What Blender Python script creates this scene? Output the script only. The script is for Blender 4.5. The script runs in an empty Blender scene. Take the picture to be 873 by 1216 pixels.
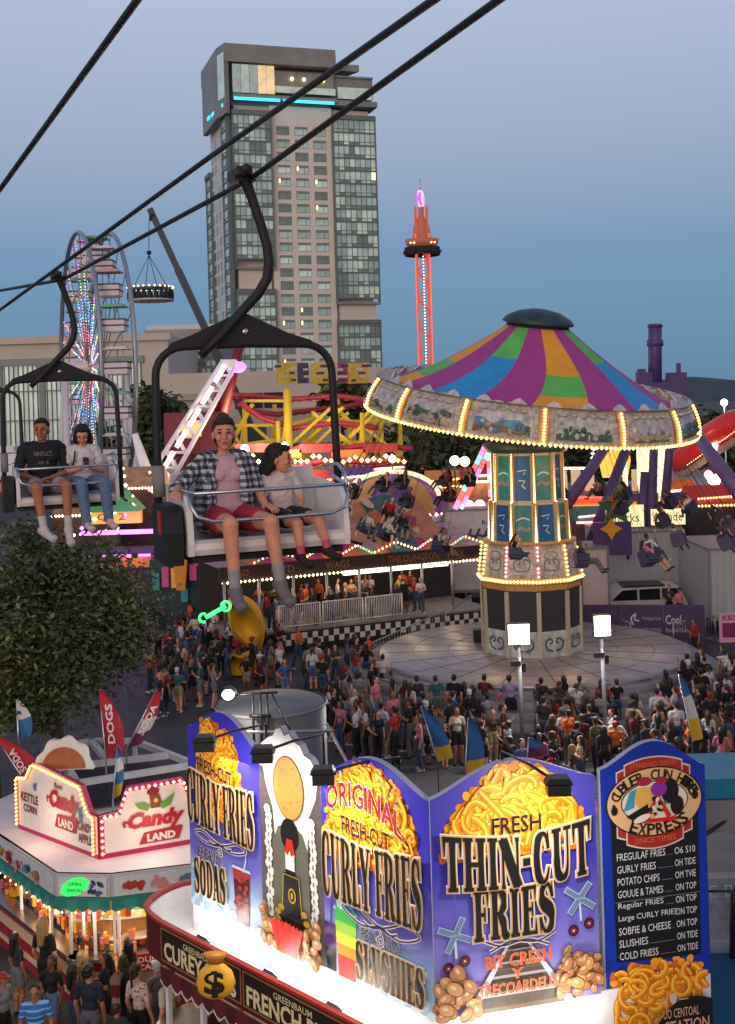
import bpy, math, random
import numpy as np
from math import sin, cos, pi, radians, sqrt, atan2
from mathutils import Vector, Matrix

scene = bpy.context.scene
C = scene.collection
# ------------------------------------------------------------------ camera
F, CX, VH, H, ROLL = 1400.0, 436.5, 480.0, 11.0, radians(1.7)
cam_d = bpy.data.cameras.new('camera')
cam = bpy.data.objects.new('camera', cam_d); C.objects.link(cam)
cam.location = (0, 0, H); cam.rotation_euler = (pi/2, ROLL, 0)
cam_d.sensor_fit = 'VERTICAL'; cam_d.sensor_height = 36
cam_d.lens = 36*F/1216; cam_d.shift_y = -(608-VH)/1216
cam_d.clip_start = .1; cam_d.clip_end = 6000
scene.camera = cam
scene.render.resolution_x, scene.render.resolution_y = 735, 1024

def srgb(r, g, b):
    f = lambda c: (c/255/12.92 if c/255 <= .04045 else ((c/255+.055)/1.055)**2.4)
    return (f(r), f(g), f(b))

# ------------------------------------------------------------------ world, sun, exposure
SUN_EL, SUN_ROT = radians(1.5), radians(200)
world = bpy.data.worlds.new('World'); scene.world = world; world.use_nodes = True
nt = world.node_tree; nt.nodes.clear()
out = nt.nodes.new('ShaderNodeOutputWorld')
sky = nt.nodes.new('ShaderNodeTexSky'); sky.sky_type = 'NISHITA'; sky.sun_disc = False
sky.sun_elevation = SUN_EL; sky.sun_rotation = SUN_ROT
bg1 = nt.nodes.new('ShaderNodeBackground'); bg1.inputs[1].default_value = .05; bg1.inputs[0].default_value = (0, 0, 0, 1)
dim = nt.nodes.new('ShaderNodeMix'); dim.data_type = 'RGBA'; dim.blend_type = 'MULTIPLY'; dim.inputs[0].default_value = 1; dim.inputs[7].default_value = (.3, .38, .5, 1)
nt.links.new(sky.outputs[0], dim.inputs[6]); nt.links.new(dim.outputs[2], bg1.inputs[0])
tc = nt.nodes.new('ShaderNodeTexCoord'); sep = nt.nodes.new('ShaderNodeSeparateXYZ')
nt.links.new(tc.outputs['Generated'], sep.inputs[0])
ramp = nt.nodes.new('ShaderNodeValToRGB')          # dusk colours over elevation (sine of the angle)
nt.links.new(sep.outputs[2], ramp.inputs[0])
stops = [(0, (96, 136, 168)), (.03, (97, 139, 172)), (.083, (103, 145, 180)), (.125, (115, 148, 186)),
         (.17, (138, 160, 191)), (.227, (159, 173, 200)), (.325, (178, 190, 216)), (.6, (150, 160, 195)), (1, (110, 125, 165))]
cr = ramp.color_ramp
while len(cr.elements) < len(stops): cr.elements.new(.5)
for e, (p, c) in zip(cr.elements, stops): e.position = p; e.color = (*srgb(*c), 1)
back = nt.nodes.new('ShaderNodeMapRange')           # the afterglow lies behind the camera
back.inputs[1].default_value = .1; back.inputs[2].default_value = -.9
nt.links.new(sep.outputs[1], back.inputs[0])
mixw = nt.nodes.new('ShaderNodeMix'); mixw.data_type = 'RGBA'
nt.links.new(back.outputs[0], mixw.inputs[0]); nt.links.new(ramp.outputs[0], mixw.inputs[6])
mixw.inputs[7].default_value = (*srgb(205, 182, 178), 1)
bg2 = nt.nodes.new('ShaderNodeBackground'); bg2.inputs[1].default_value = .97
nt.links.new(mixw.outputs[2], bg2.inputs[0])
addw = nt.nodes.new('ShaderNodeAddShader')
nt.links.new(bg1.outputs[0], addw.inputs[0]); nt.links.new(bg2.outputs[0], addw.inputs[1])
nt.links.new(addw.outputs[0], out.inputs[0])
sun_d = bpy.data.lights.new('sun', 'SUN'); sun_d.energy = .8; sun_d.angle = radians(35); sun_d.color = (1, .86, .78)
sun = bpy.data.objects.new('sun', sun_d); C.objects.link(sun)
sun.rotation_euler = (radians(80), 0, radians(-20))  # light travels forward and to the right, almost level
vs = scene.view_settings
vs.view_transform = 'Standard'; vs.look = 'None'; vs.gamma = 1; vs.exposure = 0; vs.use_curve_mapping = False
scene.cycles.max_bounces = 5

# ------------------------------------------------------------------ pixel rays to real places
def P(u, v, d):
    a, b = (u-CX)/F, -(v-VH)/F
    return Vector(((a*cos(ROLL)+b*sin(ROLL))*d, d, H+(-a*sin(ROLL)+b*cos(ROLL))*d))
def G(u, v, z=0.0):
    a, b = (u-CX)/F, -(v-VH)/F
    return P(u, v, (z-H)/(-a*sin(ROLL)+b*cos(ROLL)))
def pix(p):
    x, y, z = p[0], p[1], p[2]-H
    return (CX+F*(x*cos(ROLL)-z*sin(ROLL))/y, VH-F*(x*sin(ROLL)+z*cos(ROLL))/y)

# ------------------------------------------------------------------ materials
_m = {}
def mat(name, col=None, rough=.6, metal=0, em=None, es=0, var=0, scale=6, bump=0, spec=.5, alpha=1, trans=0):
    if name in _m: return _m[name]
    m = bpy.data.materials.new(name); m.use_nodes = True
    n = m.node_tree.nodes; l = m.node_tree.links; b = n['Principled BSDF']
    b.inputs['Base Color'].default_value = (*col, 1); b.inputs['Roughness'].default_value = rough
    b.inputs['Metallic'].default_value = metal; b.inputs['Specular IOR Level'].default_value = spec
    if alpha < 1: b.inputs['Alpha'].default_value = alpha
    if trans: b.inputs['Transmission Weight'].default_value = trans
    if em is not None:
        b.inputs['Emission Color'].default_value = (*em, 1); b.inputs['Emission Strength'].default_value = es
        m.cycles.emission_sampling = 'NONE'
    if var or bump:
        t = n.new('ShaderNodeTexCoord'); no = n.new('ShaderNodeTexNoise'); no.inputs['Scale'].default_value = scale
        no.inputs['Detail'].default_value = 6; no.inputs['Roughness'].default_value = .65
        l.new(t.outputs['Object'], no.inputs['Vector'])
        if var:
            mr = n.new('ShaderNodeMapRange'); mr.inputs[1].default_value = .3; mr.inputs[2].default_value = .7
            mr.inputs[3].default_value = 1-var; mr.inputs[4].default_value = 1+var
            l.new(no.outputs['Fac'], mr.inputs[0])
            mx = n.new('ShaderNodeMix'); mx.data_type = 'RGBA'; mx.blend_type = 'MULTIPLY'; mx.inputs[0].default_value = 1
            mx.inputs[6].default_value = (*col, 1); l.new(mr.outputs[0], mx.inputs[7]); l.new(mx.outputs[2], b.inputs['Base Color'])
        if bump:
            bp = n.new('ShaderNodeBump'); bp.inputs['Strength'].default_value = bump; bp.inputs['Distance'].default_value = .05
            l.new(no.outputs['Fac'], bp.inputs['Height']); l.new(bp.outputs[0], b.inputs['Normal'])
    _m[name] = m
    return m
def S(r, g, b, k=1.0): return tuple(c*k for c in srgb(r, g, b))
def glow(name, col, es): return mat(name, tuple(min(1, c*.6) for c in col), .5, em=col, es=es)

# ------------------------------------------------------------------ mesh building
class MB:
    def __init__(s): s.v, s.f, s.m, s.s = [], [], [], []
    def add(s, vs, fs, mi=0, M=None, sm=False):
        k = len(s.v)
        s.v += [tuple(M @ Vector(p)) for p in vs] if M is not None else [tuple(p) for p in vs]
        for f in fs: s.f.append([i+k for i in f]); s.m.append(mi); s.s.append(sm)
        return s
    def box(s, c, d, mi=0, M=None):
        x, y, z = d[0]/2, d[1]/2, d[2]/2
        vs = [(c[0]+a*x, c[1]+b*y, c[2]+e*z) for e in (-1, 1) for b in (-1, 1) for a in (-1, 1)]
        return s.add(vs, [(0,2,3,1), (4,5,7,6), (0,1,5,4), (2,6,7,3), (0,4,6,2), (1,3,7,5)], mi, M)
    def tube(s, pts, r, n=8, mi=0, closed=False, sm=True, M=None):
        pts = [Vector(p) for p in pts]; k = len(pts); vs = []; fs = []
        rs = r if isinstance(r, (list, tuple)) else [r]*k
        a = None
        for i, p in enumerate(pts):
            if closed: d = pts[(i+1) % k]-pts[i-1]
            else: d = pts[min(i+1, k-1)]-pts[max(i-1, 0)]
            d = d.normalized() if d.length > 1e-9 else Vector((0, 0, 1))
            if a is None: a = d.cross(Vector((0, 0, 1)) if abs(d.z) < .9 else Vector((1, 0, 0)))
            else: a = a-d*a.dot(d)
            if a.length < 1e-5: a = d.cross(Vector((.3, 1, .2)))
            a = a.normalized(); b = d.cross(a)
            for j in range(n):
                t = 2*pi*j/n
                vs.append(p+(a*cos(t)+b*sin(t))*rs[i])
        for i in range(k if closed else k-1):
            i2 = (i+1) % k
            for j in range(n):
                j2 = (j+1) % n
                fs.append((i*n+j, i2*n+j, i2*n+j2, i*n+j2))
        if not closed:
            fs.append(tuple(range(n))); fs.append(tuple((k-1)*n+j for j in reversed(range(n))))
        return s.add(vs, fs, mi, M, sm)
    def lathe(s, prof, n=24, mi=0, M=None, sm=True, a0=0, a1=2*pi):
        vs, fs = [], []; full = abs(a1-a0-2*pi) < 1e-6; c = n if full else n+1
        for r, z in prof:
            for j in range(c):
                t = a0+(a1-a0)*j/n; vs.append((r*cos(t), r*sin(t), z))
        for i in range(len(prof)-1):
            for j in range(n):
                j2 = (j+1) % c
                fs.append((i*c+j, i*c+j2, (i+1)*c+j2, (i+1)*c+j))
        return s.add(vs, fs, mi, M, sm)
    def prism(s, poly, z0, z1, mi=0, M=None, side=None):
        n = len(poly)
        vs = [(x, y, z0) for x, y in poly]+[(x, y, z1) for x, y in poly]
        s.add(vs, [tuple(range(n))[::-1], tuple(range(n, 2*n))], mi, M)
        return s.add(vs, [(i, (i+1) % n, n+(i+1) % n, n+i) for i in range(n)], mi if side is None else side, M)
    def ball(s, c, r, nu=12, nv=8, mi=0, M=None):
        if not isinstance(r, (list, tuple)): r = (r, r, r)
        vs = [(c[0], c[1], c[2]-r[2])]; fs = []
        for i in range(1, nv):
            a = -pi/2+pi*i/nv
            for j in range(nu):
                t = 2*pi*j/nu
                vs.append((c[0]+r[0]*cos(a)*cos(t), c[1]+r[1]*cos(a)*sin(t), c[2]+r[2]*sin(a)))
        vs.append((c[0], c[1], c[2]+r[2])); L = len(vs)-1
        for j in range(nu):
            j2 = (j+1) % nu
            fs.append((0, 1+j2, 1+j)); fs.append((L, L-nu+j, L-nu+j2))
            for i in range(nv-2):
                o = 1+i*nu; fs.append((o+j, o+j2, o+nu+j2, o+nu+j))
        return s.add(vs, fs, mi, M, True)
    def bulb(s, p, r, mi=0):
        x, y, z = p
        return s.add([(x+r, y, z), (x-r, y, z), (x, y+r, z), (x, y-r, z), (x, y, z+r), (x, y, z-r)],
                     [(0,2,4), (2,1,4), (1,3,4), (3,0,4), (2,0,5), (1,2,5), (3,1,5), (0,3,5)], mi)
    def bulbs(s, a, b, n, r, mi=0, mis=None):
        a, b = Vector(a), Vector(b)
        for i in range(n):
            s.bulb(a.lerp(b, (i+.5)/n), r, mi if mis is None else mis[i % len(mis)])
        return s
    def quad(s, a, b, c, d, mi=0): return s.add([a, b, c, d], [(0, 1, 2, 3)], mi)
    def beam(s, a, b, w, h, mi=0):       # square bar
        a, b = Vector(a), Vector(b); d = (b-a).normalized()
        r = Vector((0, 0, 1)) if abs(d.z) < .95 else Vector((1, 0, 0))
        x = d.cross(r).normalized(); y = x.cross(d)
        vs = [p+x*(i*w/2)+y*(j*h/2) for p in (a, b) for i, j in ((-1,-1), (1,-1), (1,1), (-1,1))]
        return s.add(vs, [(0,1,2,3), (7,6,5,4), (0,4,5,1), (1,5,6,2), (2,6,7,3), (3,7,4,0)], mi)
    def mesh(s, name, mats):
        me = bpy.data.meshes.new(name); me.from_pydata(s.v, [], s.f)
        for m in (mats if isinstance(mats, (list, tuple)) else [mats]): me.materials.append(m)
        me.polygons.foreach_set('material_index', s.m); me.polygons.foreach_set('use_smooth', s.s)
        me.update(); return me
    def build(s, name, mats, parent=None, loc=None, M=None):
        o = bpy.data.objects.new(name, s.mesh(name, mats)); C.objects.link(o)
        if parent: o.parent = parent
        if M is not None: o.matrix_local = M
        elif loc is not None: o.location = loc
        return o
def tag(o, label, cat=None, group=None):
    if label: o['label'] = label
    if cat: o['category'] = cat
    if group: o['group'] = group
    return o
def thing(name, label, cat, loc=(0, 0, 0), rz=0, group=None, M=None):
    o = bpy.data.objects.new(name, None); C.objects.link(o); o.empty_display_size = .3
    if M is not None: o.matrix_world = M
    else: o.location = loc; o.rotation_euler = (0, 0, rz)
    return tag(o, label, cat, group)
def struct(o, kind='structure'): o['kind'] = kind; return o
def dup(o, parent=None):
    c = o.copy(); C.objects.link(c)
    if parent: c.parent = parent
    for ch in list(o.children): dup(ch, c)
    return c
def frame(o, x, y):     # 4x4 with origin o, x axis, y axis, z = x cross y
    x = Vector(x).normalized(); y = Vector(y).normalized(); z = x.cross(y).normalized(); y = z.cross(x)
    return Matrix(((x.x, y.x, z.x, o[0]), (x.y, y.y, z.y, o[1]), (x.z, y.z, z.z, o[2]), (0, 0, 0, 1)))
def lamp(name, typ, loc, power, col=(1, .8, .55), size=.3, to=None, spot=None, sy=None):
    d = bpy.data.lights.new(name, typ); d.energy = power; d.color = col
    if typ == 'AREA':
        d.size = size
        if sy: d.shape = 'RECTANGLE'; d.size_y = sy
    else: d.shadow_soft_size = size
    if spot: d.spot_size = spot; d.spot_blend = .6
    o = bpy.data.objects.new(name, d); C.objects.link(o); o.location = loc
    if to is not None:
        o.rotation_euler = (Vector(to)-Vector(loc)).to_track_quat('-Z', 'Y').to_euler()
    return o

# common paint
BLACK = mat('black paint', (.012, .012, .013), .45, var=.3, scale=20)
STEEL = mat('brushed steel', (.5, .51, .53), .28, 1, var=.15, scale=30)
GALV = mat('galvanised steel', (.35, .36, .38), .45, .8, var=.2, scale=12)
WHITE = mat('white paint', (.72, .72, .72), .5, var=.08, scale=4)
OFFW = mat('off white panel', (.55, .55, .56), .5, var=.14, scale=2)
DARK = mat('dark interior', (.02, .02, .024), .8)
WARM = glow('warm bulb', (1, .5, .14), 5.0)
WARMW = glow('pale warm bulb', (1, .74, .38), 6.0)
PINKB = glow('pink bulb', (1, .28, .3), 4.0)
REDB = glow('red bulb', (1, .07, .06), 3.5)
COOLW = glow('cool white lamp', (1, .97, .92), 14)
GREENB = glow('green neon', (.05, 1, .2), 2.5)
rnd = random.Random(7)
# ------------------------------------------------------------------ flat printed art and lettering
def ribbon(mb, pts, w, z=0.0, mi=0, M=None, warp=None, closed=False, ext=0):
    pts = [Vector((p[0], p[1])) for p in pts]; n = len(pts)
    ws = list(w) if isinstance(w, (list, tuple)) else [w]*n
    if ext and not closed:
        d = (pts[0]-pts[1]).normalized(); pts[0] = pts[0]+d*ext
        d = (pts[-1]-pts[-2]).normalized(); pts[-1] = pts[-1]+d*ext
    vs, fs = [], []
    for i, p in enumerate(pts):
        if closed: a, b = pts[i-1], pts[(i+1) % n]
        else: a, b = pts[max(i-1, 0)], pts[min(i+1, n-1)]
        d = (b-a)
        d = d.normalized() if d.length > 1e-9 else Vector((1, 0))
        q = Vector((-d.y, d.x))*ws[i]/2
        for s in (p+q, p-q):
            x, y = (s.x, s.y) if warp is None else warp(s.x, s.y)
            vs.append((x, y, z))
    for i in range(n if closed else n-1):
        j = (i+1) % n
        fs.append((2*i, 2*i+1, 2*j+1, 2*j))
    mb.add(vs, fs, mi, M)
def smooth(pts, k=6, closed=False):
    out = []; n = len(pts); P_ = [Vector((p[0], p[1])) for p in pts]
    rng = range(n if closed else n-1)
    for i in rng:
        p0, p1, p2, p3 = (P_[(i-1) % n] if closed or i > 0 else P_[0]), P_[i], P_[(i+1) % n], (P_[(i+2) % n] if closed or i+2 < n else P_[-1])
        for j in range(k):
            t = j/k
            out.append(.5*((2*p1)+(p2-p0)*t+(2*p0-5*p1+4*p2-p3)*t*t+(3*p1-p0-3*p2+p3)*t**3))
    if not closed: out.append(P_[-1])
    return [(p.x, p.y) for p in out]
T_, t_ = .25, .075
def _c(pts, ws):
    p = smooth(pts, 4); w = []
    for i in range(len(ws)-1):
        for j in range(4): w.append(ws[i]+(ws[i+1]-ws[i])*j/4)
    return (p, w+[ws[-1]])
def _stem(x, a=0, b=1, T=T_, s0=True, s1=True):
    h = (a+b)/2
    r = [([(x, a), (x, a+(b-a)*.25), (x, h), (x, a+(b-a)*.75), (x, b)], [T*1.12, T*.92, T*.86, T*.92, T*1.12])]
    if s0: r.append(([(x-T*.8, a+t_/2), (x+T*.8, a+t_/2)], t_))
    if s1: r.append(([(x-T*.8, b-t_/2), (x+T*.8, b-t_/2)], t_))
    return r
def _r(*a, w=t_): return (list(a), w)
GLY = {
 'I': (.5, _stem(.25)),
 'L': (.74, _stem(.25)+[_r((.25, .04), (.68, .04)), ([(.66, 0), (.66, .34)], [.13, .03])]),
 'F': (.72, _stem(.25)+[_r((.25, .96), (.68, .96)), ([(.66, 1), (.66, .68)], [.13, .03]), _r((.3, .52), (.54, .52)), _r((.53, .38), (.53, .66), w=.07)]),
 'E': (.76, _stem(.25)+[_r((.25, .96), (.68, .96)), ([(.66, 1), (.66, .7)], [.13, .03]), _r((.3, .52), (.54, .52)), _r((.53, .38), (.53, .66), w=.07), _r((.25, .04), (.7, .04)), ([(.68, 0), (.68, .32)], [.13, .03])]),
 'T': (.8, _stem(.4, s1=False)+[_r((.03, .95), (.77, .95), w=.1), ([(.07, 1), (.07, .64)], [.14, .04]), ([(.73, 1), (.73, .64)], [.14, .04])]),
 'H': (1., _stem(.24)+_stem(.76)+[_r((.3, .5), (.7, .5), w=.09)]),
 'N': (.94, _stem(.17, T=.1)+_stem(.77, T=.1, s0=False)+[([(.17, .98), (.77, .02)], .25)]),
 'U': (.9, _stem(.24, .3, 1, s0=False)+[_c([(.24, .4), (.28, .14), (.46, .04), (.64, .13), (.7, .4), (.7, 1)], [T_, T_*.8, .11, .09, t_, t_]), _r((.54, .965), (.86, .965))]),
 'C': (.82, [_c([(.7, .7), (.62, .9), (.46, .97), (.28, .85), (.21, .5), (.28, .15), (.46, .03), (.62, .1), (.72, .3)], [.1, .08, t_, T_*.75, T_, T_*.75, t_, .07, .05]), ([(.7, 1), (.7, .66)], [.04, .13])]),
 'O': (.88, [_c([(.44, .965), (.24, .82), (.19, .5), (.24, .18), (.44, .035), (.64, .18), (.69, .5), (.64, .82), (.44, .965)], [t_, T_*.75, T_, T_*.75, t_, T_*.75, T_, T_*.75, t_])]),
 'D': (.88, _stem(.25)+[_c([(.25, .96), (.48, .94), (.66, .76), (.7, .5), (.66, .24), (.48, .06), (.25, .04)], [t_, t_, T_*.75, T_, T_*.75, t_, t_])]),
 'S': (.8, [_c([(.64, .74), (.54, .93), (.4, .97), (.24, .88), (.22, .7), (.36, .56), (.52, .45), (.62, .3), (.58, .12), (.42, .03), (.26, .07), (.14, .28)], [.07, t_, t_, T_*.6, T_*.85, T_, T_, T_*.85, T_*.6, t_, t_, .07]), ([(.66, 1), (.66, .7)], [.04, .13]), ([(.13, 0), (.13, .32)], [.04, .13])]),
 'R': (.88, _stem(.25)+[_c([(.25, .96), (.48, .95), (.63, .86), (.64, .66), (.5, .53), (.25, .51)], [t_, t_, T_*.8, T_*.8, t_, t_]), _c([(.44, .53), (.6, .34), (.66, .1), (.76, .04), (.84, .1)], [.1, T_*.85, T_*.8, .12, .05])]),
 'P': (.78, _stem(.25)+[_c([(.25, .96), (.48, .95), (.63, .86), (.64, .66), (.5, .5), (.25, .48)], [t_, t_, T_*.8, T_*.8, t_, t_])]),
 'Y': (.86, _stem(.44, 0, .45, s1=False)+[([(.16, .97), (.44, .42)], [.24, .2]), ([(.74, .97), (.44, .42)], [.09, .09]), _r((.0, .965), (.34, .965)), _r((.6, .965), (.9, .965))]),
 'X': (.9, [([(.18, .98), (.72, .02)], .25), ([(.72, .98), (.18, .02)], .09), _r((.02, .965), (.36, .965)), _r((.58, .965), (.88, .965)), _r((.54, .035), (.9, .035)), _r((.02, .035), (.32, .035))]),
 'A': (.9, [([(.16, .02), (.44, .98)], .1), ([(.46, .98), (.72, .02)], .25), _r((.24, .32), (.62, .32)), _r((.0, .035), (.32, .035)), _r((.54, .035), (.92, .035))]),
 '-': (.42, [_r((.06, .48), (.36, .48), w=.15)]), ' ': (.35, []), "'": (.2, [_r((.1, .95), (.1, .72), w=.1)]),
}
def west(mb, s, box, z, mi, edge=None, emi=None, warp=None, e2=None, emi2=None):
    """western slab letters fitted to box (x0, y0, x1, y1) of a board"""
    x0, y0, x1, y1 = box; adv = sum(GLY[c][0] for c in s); kx = (x1-x0)/adv; ky = y1-y0; x = 0
    k = 0
    for ch in s:
        a, strokes = GLY[ch]
        for pts, w in strokes:
            q = [(x0+(x+px)*kx, y0+py*ky) for px, py in pts]
            ws = w if isinstance(w, (list, tuple)) else [w]*len(pts)
            ww = []
            for i in range(len(pts)):
                A, B = pts[max(i-1, 0)], pts[min(i+1, len(pts)-1)]
                dx, dy = abs(B[0]-A[0])*kx, abs(B[1]-A[1])*ky; L = (dx*dx+dy*dy)**.5 or 1
                ww.append(ws[i]*(kx*dy/L+min(ky, kx*2.2)*dx/L))
            if len(q) == 2:
                q = [q[0], ((q[0][0]+q[1][0])/2, (q[0][1]+q[1][1])/2), q[1]]; ww = [ww[0], (ww[0]+ww[1])/2, ww[1]]
            k += 1
            ribbon(mb, q, ww, z+k*1.2e-4, mi, warp=warp)
            if edge: ribbon(mb, q, [v+2*edge for v in ww], z-.008+k*1.2e-4, emi, warp=warp, ext=edge)
            if e2: ribbon(mb, q, [v+2*e2 for v in ww], z-.016+k*1.2e-4, emi2, warp=warp, ext=e2)
        x += a
_tx = {}
def text_raw(s, bold=0.0):
    key = (s, bold)
    if key not in _tx:
        cu = bpy.data.curves.new('lettering', 'FONT'); cu.body = s; cu.size = 1; cu.resolution_u = 2
        cu.offset = bold; cu.align_x = 'LEFT'
        o = bpy.data.objects.new('lettering', cu); C.objects.link(o)
        me = bpy.data.meshes.new_from_object(o.evaluated_get(bpy.context.evaluated_depsgraph_get()))
        vs = [tuple(v.co) for v in me.vertices]; fs = [tuple(p.vertices) for p in me.polygons]
        bpy.data.objects.remove(o); bpy.data.curves.remove(cu); bpy.data.meshes.remove(me)
        _tx[key] = (vs, fs)
    return _tx[key]
def sans(mb, s, box, z, mi, bold=0.0, warp=None, slant=0, keep=False, edge=0, emi=0):
    vs, fs = text_raw(s, bold)
    if not vs: return
    if edge: sans(mb, s, box, z-.006, emi, bold+edge, warp, slant, keep)
    vs0 = text_raw(s, 0)[0]
    xa, xb = min(v[0] for v in vs0), max(v[0] for v in vs0); ya, yb = min(v[1] for v in vs0), max(v[1] for v in vs0)
    x0, y0, x1, y1 = box; ky = (y1-y0)/max(yb-ya, 1e-6); kx = ky if keep else (x1-x0)/(xb-xa)
    outv = []
    for v in vs:
        X = x0+(v[0]-xa)*kx; Y = y0+(v[1]-ya)*ky; X += (Y-y0)*slant
        if warp: X, Y = warp(X, Y)
        outv.append((X, Y, z))
    mb.add(outv, fs, mi)
def disc(mb, c, rx, ry, z, mi, n=20, ang=0):
    vs = [(c[0]+rx*cos(t)*cos(ang)-ry*sin(t)*sin(ang), c[1]+rx*cos(t)*sin(ang)+ry*sin(t)*cos(ang), z) for t in [2*pi*i/n for i in range(n)]]
    mb.add(vs, [tuple(range(n))], mi)
def poly(mb, pts, z, mi): mb.add([(p[0], p[1], z) for p in pts], [tuple(range(len(pts)))], mi)

# ------------------------------------------------------------------ bodies: one continuous surface grown round a skeleton
def cap(a, b, ra, rb, m): return ('c', Vector(a), Vector(b), ra, rb, m)
def ell(c, r, m, R=None): return ('e', Vector(c), r if isinstance(r, (tuple, list)) else (r, r, r), R, m)
def move(prims, M):
    out = []; R = M.to_3x3()
    for p in prims:
        if p[0] == 'c': out.append(('c', M @ p[1], M @ p[2], p[3], p[4], p[5]))
        else: out.append(('e', M @ p[1], p[2], R @ p[3] if p[3] is not None else R.copy(), p[4]))
    return out
def blob(name, prims, mats, voxel, it=3, wrinkle=0):
    mb = MB()
    for p in prims:
        if p[0] == 'c':
            a, b, ra, rb = p[1:5]; d = b-a; L = d.length
            if L < 1e-5: mb.ball(a, ra); continue
            d.normalize(); pts = []; rs = []
            for k in range(4):
                t = pi/2*(k/4); pts.append(a-d*ra*cos(t)); rs.append(max(ra*sin(t), ra*.08))
            pts.append(a); rs.append(ra); pts.append(b); rs.append(rb)
            for k in range(1, 5):
                t = pi/2*(k/4); pts.append(b+d*rb*sin(t)); rs.append(max(rb*cos(t), rb*.08))
            mb.tube(pts, rs, 12)
        else:
            c, r, R = p[1:4]
            M = Matrix.Translation(c) @ ((R.to_4x4()) if R is not None else Matrix.Identity(4))
            mb.ball((0, 0, 0), tuple(r), 16, 10, 0, M)
    me = mb.mesh(name, []); o = bpy.data.objects.new(name, me); C.objects.link(o)
    r = o.modifiers.new('r', 'REMESH'); r.mode = 'VOXEL'; r.voxel_size = voxel; r.adaptivity = 0
    s = o.modifiers.new('s', 'SMOOTH'); s.factor = .5; s.iterations = it
    if wrinkle:
        for sz, st in ((.075, 1.0), (.03, .45)):
            tx = bpy.data.textures.new('folds', 'CLOUDS'); tx.noise_scale = sz; tx.noise_depth = 2
            dm = o.modifiers.new('d', 'DISPLACE'); dm.texture = tx; dm.strength = wrinkle*st; dm.mid_level = .45; dm.texture_coords = 'LOCAL'
    dg = bpy.context.evaluated_depsgraph_get(); dg.update()
    res = bpy.data.meshes.new_from_object(o.evaluated_get(dg))
    bpy.data.objects.remove(o); bpy.data.meshes.remove(me); res.name = name
    n = len(res.polygons); cen = np.empty(n*3); res.polygons.foreach_get('center', cen); cen = cen.reshape(n, 3)
    best = np.full(n, 1e9); idx = np.zeros(n, int)
    for p in prims:
        if p[0] == 'c':
            a, b, ra, rb = np.array(p[1]), np.array(p[2]), p[3], p[4]; d = b-a; L2 = max(float(d @ d), 1e-9)
            t = np.clip(((cen-a) @ d)/L2, 0, 1); dist = np.linalg.norm(cen-(a+t[:, None]*d), axis=1)-(ra+(rb-ra)*t); m = p[5]
        else:
            q = cen-np.array(p[1])
            if p[3] is not None: q = q @ np.array(p[3])
            r = np.array(p[2]); k0 = np.linalg.norm(q/r, axis=1); k1 = np.linalg.norm(q/(r*r), axis=1)+1e-9
            dist = k0*(k0-1)/k1; m = p[4]
        hit = dist < best; best[hit] = dist[hit]; idx[hit] = m
    for m in mats: res.materials.append(m)
    res.polygons.foreach_set('material_index', idx.astype(np.int32)); res.polygons.foreach_set('use_smooth', [True]*n)
    res.update(); return res
def hand(wrist, d, n, side, m, curl=.35, k=1.0, spread=.1):
    """palm, four unequal bent fingers and a thumb; d = finger direction, n = palm normal, side = towards the thumb"""
    w = Vector(wrist); d = Vector(d).normalized(); s = Vector(side); s = (s-d*s.dot(d)).normalized(); n = Vector(n)
    n = (n-d*n.dot(d)-s*n.dot(s)).normalized(); out = []
    R = Matrix((s, n, d)).transposed()
    out.append(ell(w+d*.045*k, (.04*k, .016*k, .05*k), m, R))
    for i, (o, L) in enumerate(((.031, .9), (.0105, 1.), (-.0105, .95), (-.031, .75))):
        p = w+d*.082*k+s*o*k; a = curl*.6; prev = p-d*.03*k
        out.append(cap(prev, p, .0095*k, .009*k, m))
        for q, l in enumerate((.042, .028, .022)):
            dd = d*cos(a)+n*sin(a)+s*(o*spread*8)
            e = p+dd.normalized()*l*L*k; out.append(cap(p, e, (.0088-.0007*q)*k, (.0081-.0007*q)*k, m)); p = e; a += curl
    p = w+d*.018*k+s*.03*k; b = w+d*.05*k+s*.052*k+n*.012*k; c = b+(d*.85+s*.25+n*.4).normalized()*.032*k; e = c+(d*.95+n*.45).normalized()*.024*k
    out += [cap(p, b, .014*k, .011*k, m), cap(b, c, .0105*k, .0095*k, m), cap(c, e, .0095*k, .008*k, m)]
    return out
# ------------------------------------------------------------------ ground, hills
ASPH = mat('worn asphalt', (.037, .036, .039), .75, var=.45, scale=1.2, bump=.25)
g = MB()
nx = 60
ys = [-30, 0, 10, 20, 30, 45, 60, 90, 150, 300, 700, 1500, 3500]
for i in range(len(ys)-1):
    for j in range(nx):
        x0, x1 = -2500+5000*j/nx, -2500+5000*(j+1)/nx
        g.quad((x0, ys[i], 0), (x1, ys[i], 0), (x1, ys[i+1], 0), (x0, ys[i+1], 0))
struct(g.build('ground', ASPH))
hm = MB(); hv = []; hf = []
r2 = random.Random(3); N = 120
hs = [22+9*sin(i*.21)+6*sin(i*.53+1)+3*sin(i*1.7)+r2.random()*2 for i in range(N)]
for row, (yy, k) in enumerate(((1500, 0), (1700, .7), (2000, 1.15), (2600, 1.1))):
    for i in range(N): hv.append((-1300+2600*i/(N-1)*1.2, yy+60*sin(i*.3), hs[i]*k+(.0 if k else -1)))
for rw in range(3):
    for i in range(N-1):
        a = rw*N+i; hf.append((a, a+1, a+N+1, a+N))
hm.add(hv, hf, 0, None, True)
struct(hm.build('hills', mat('distant wooded hill', S(46, 62, 74), .9, var=.3, scale=.02)))

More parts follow.
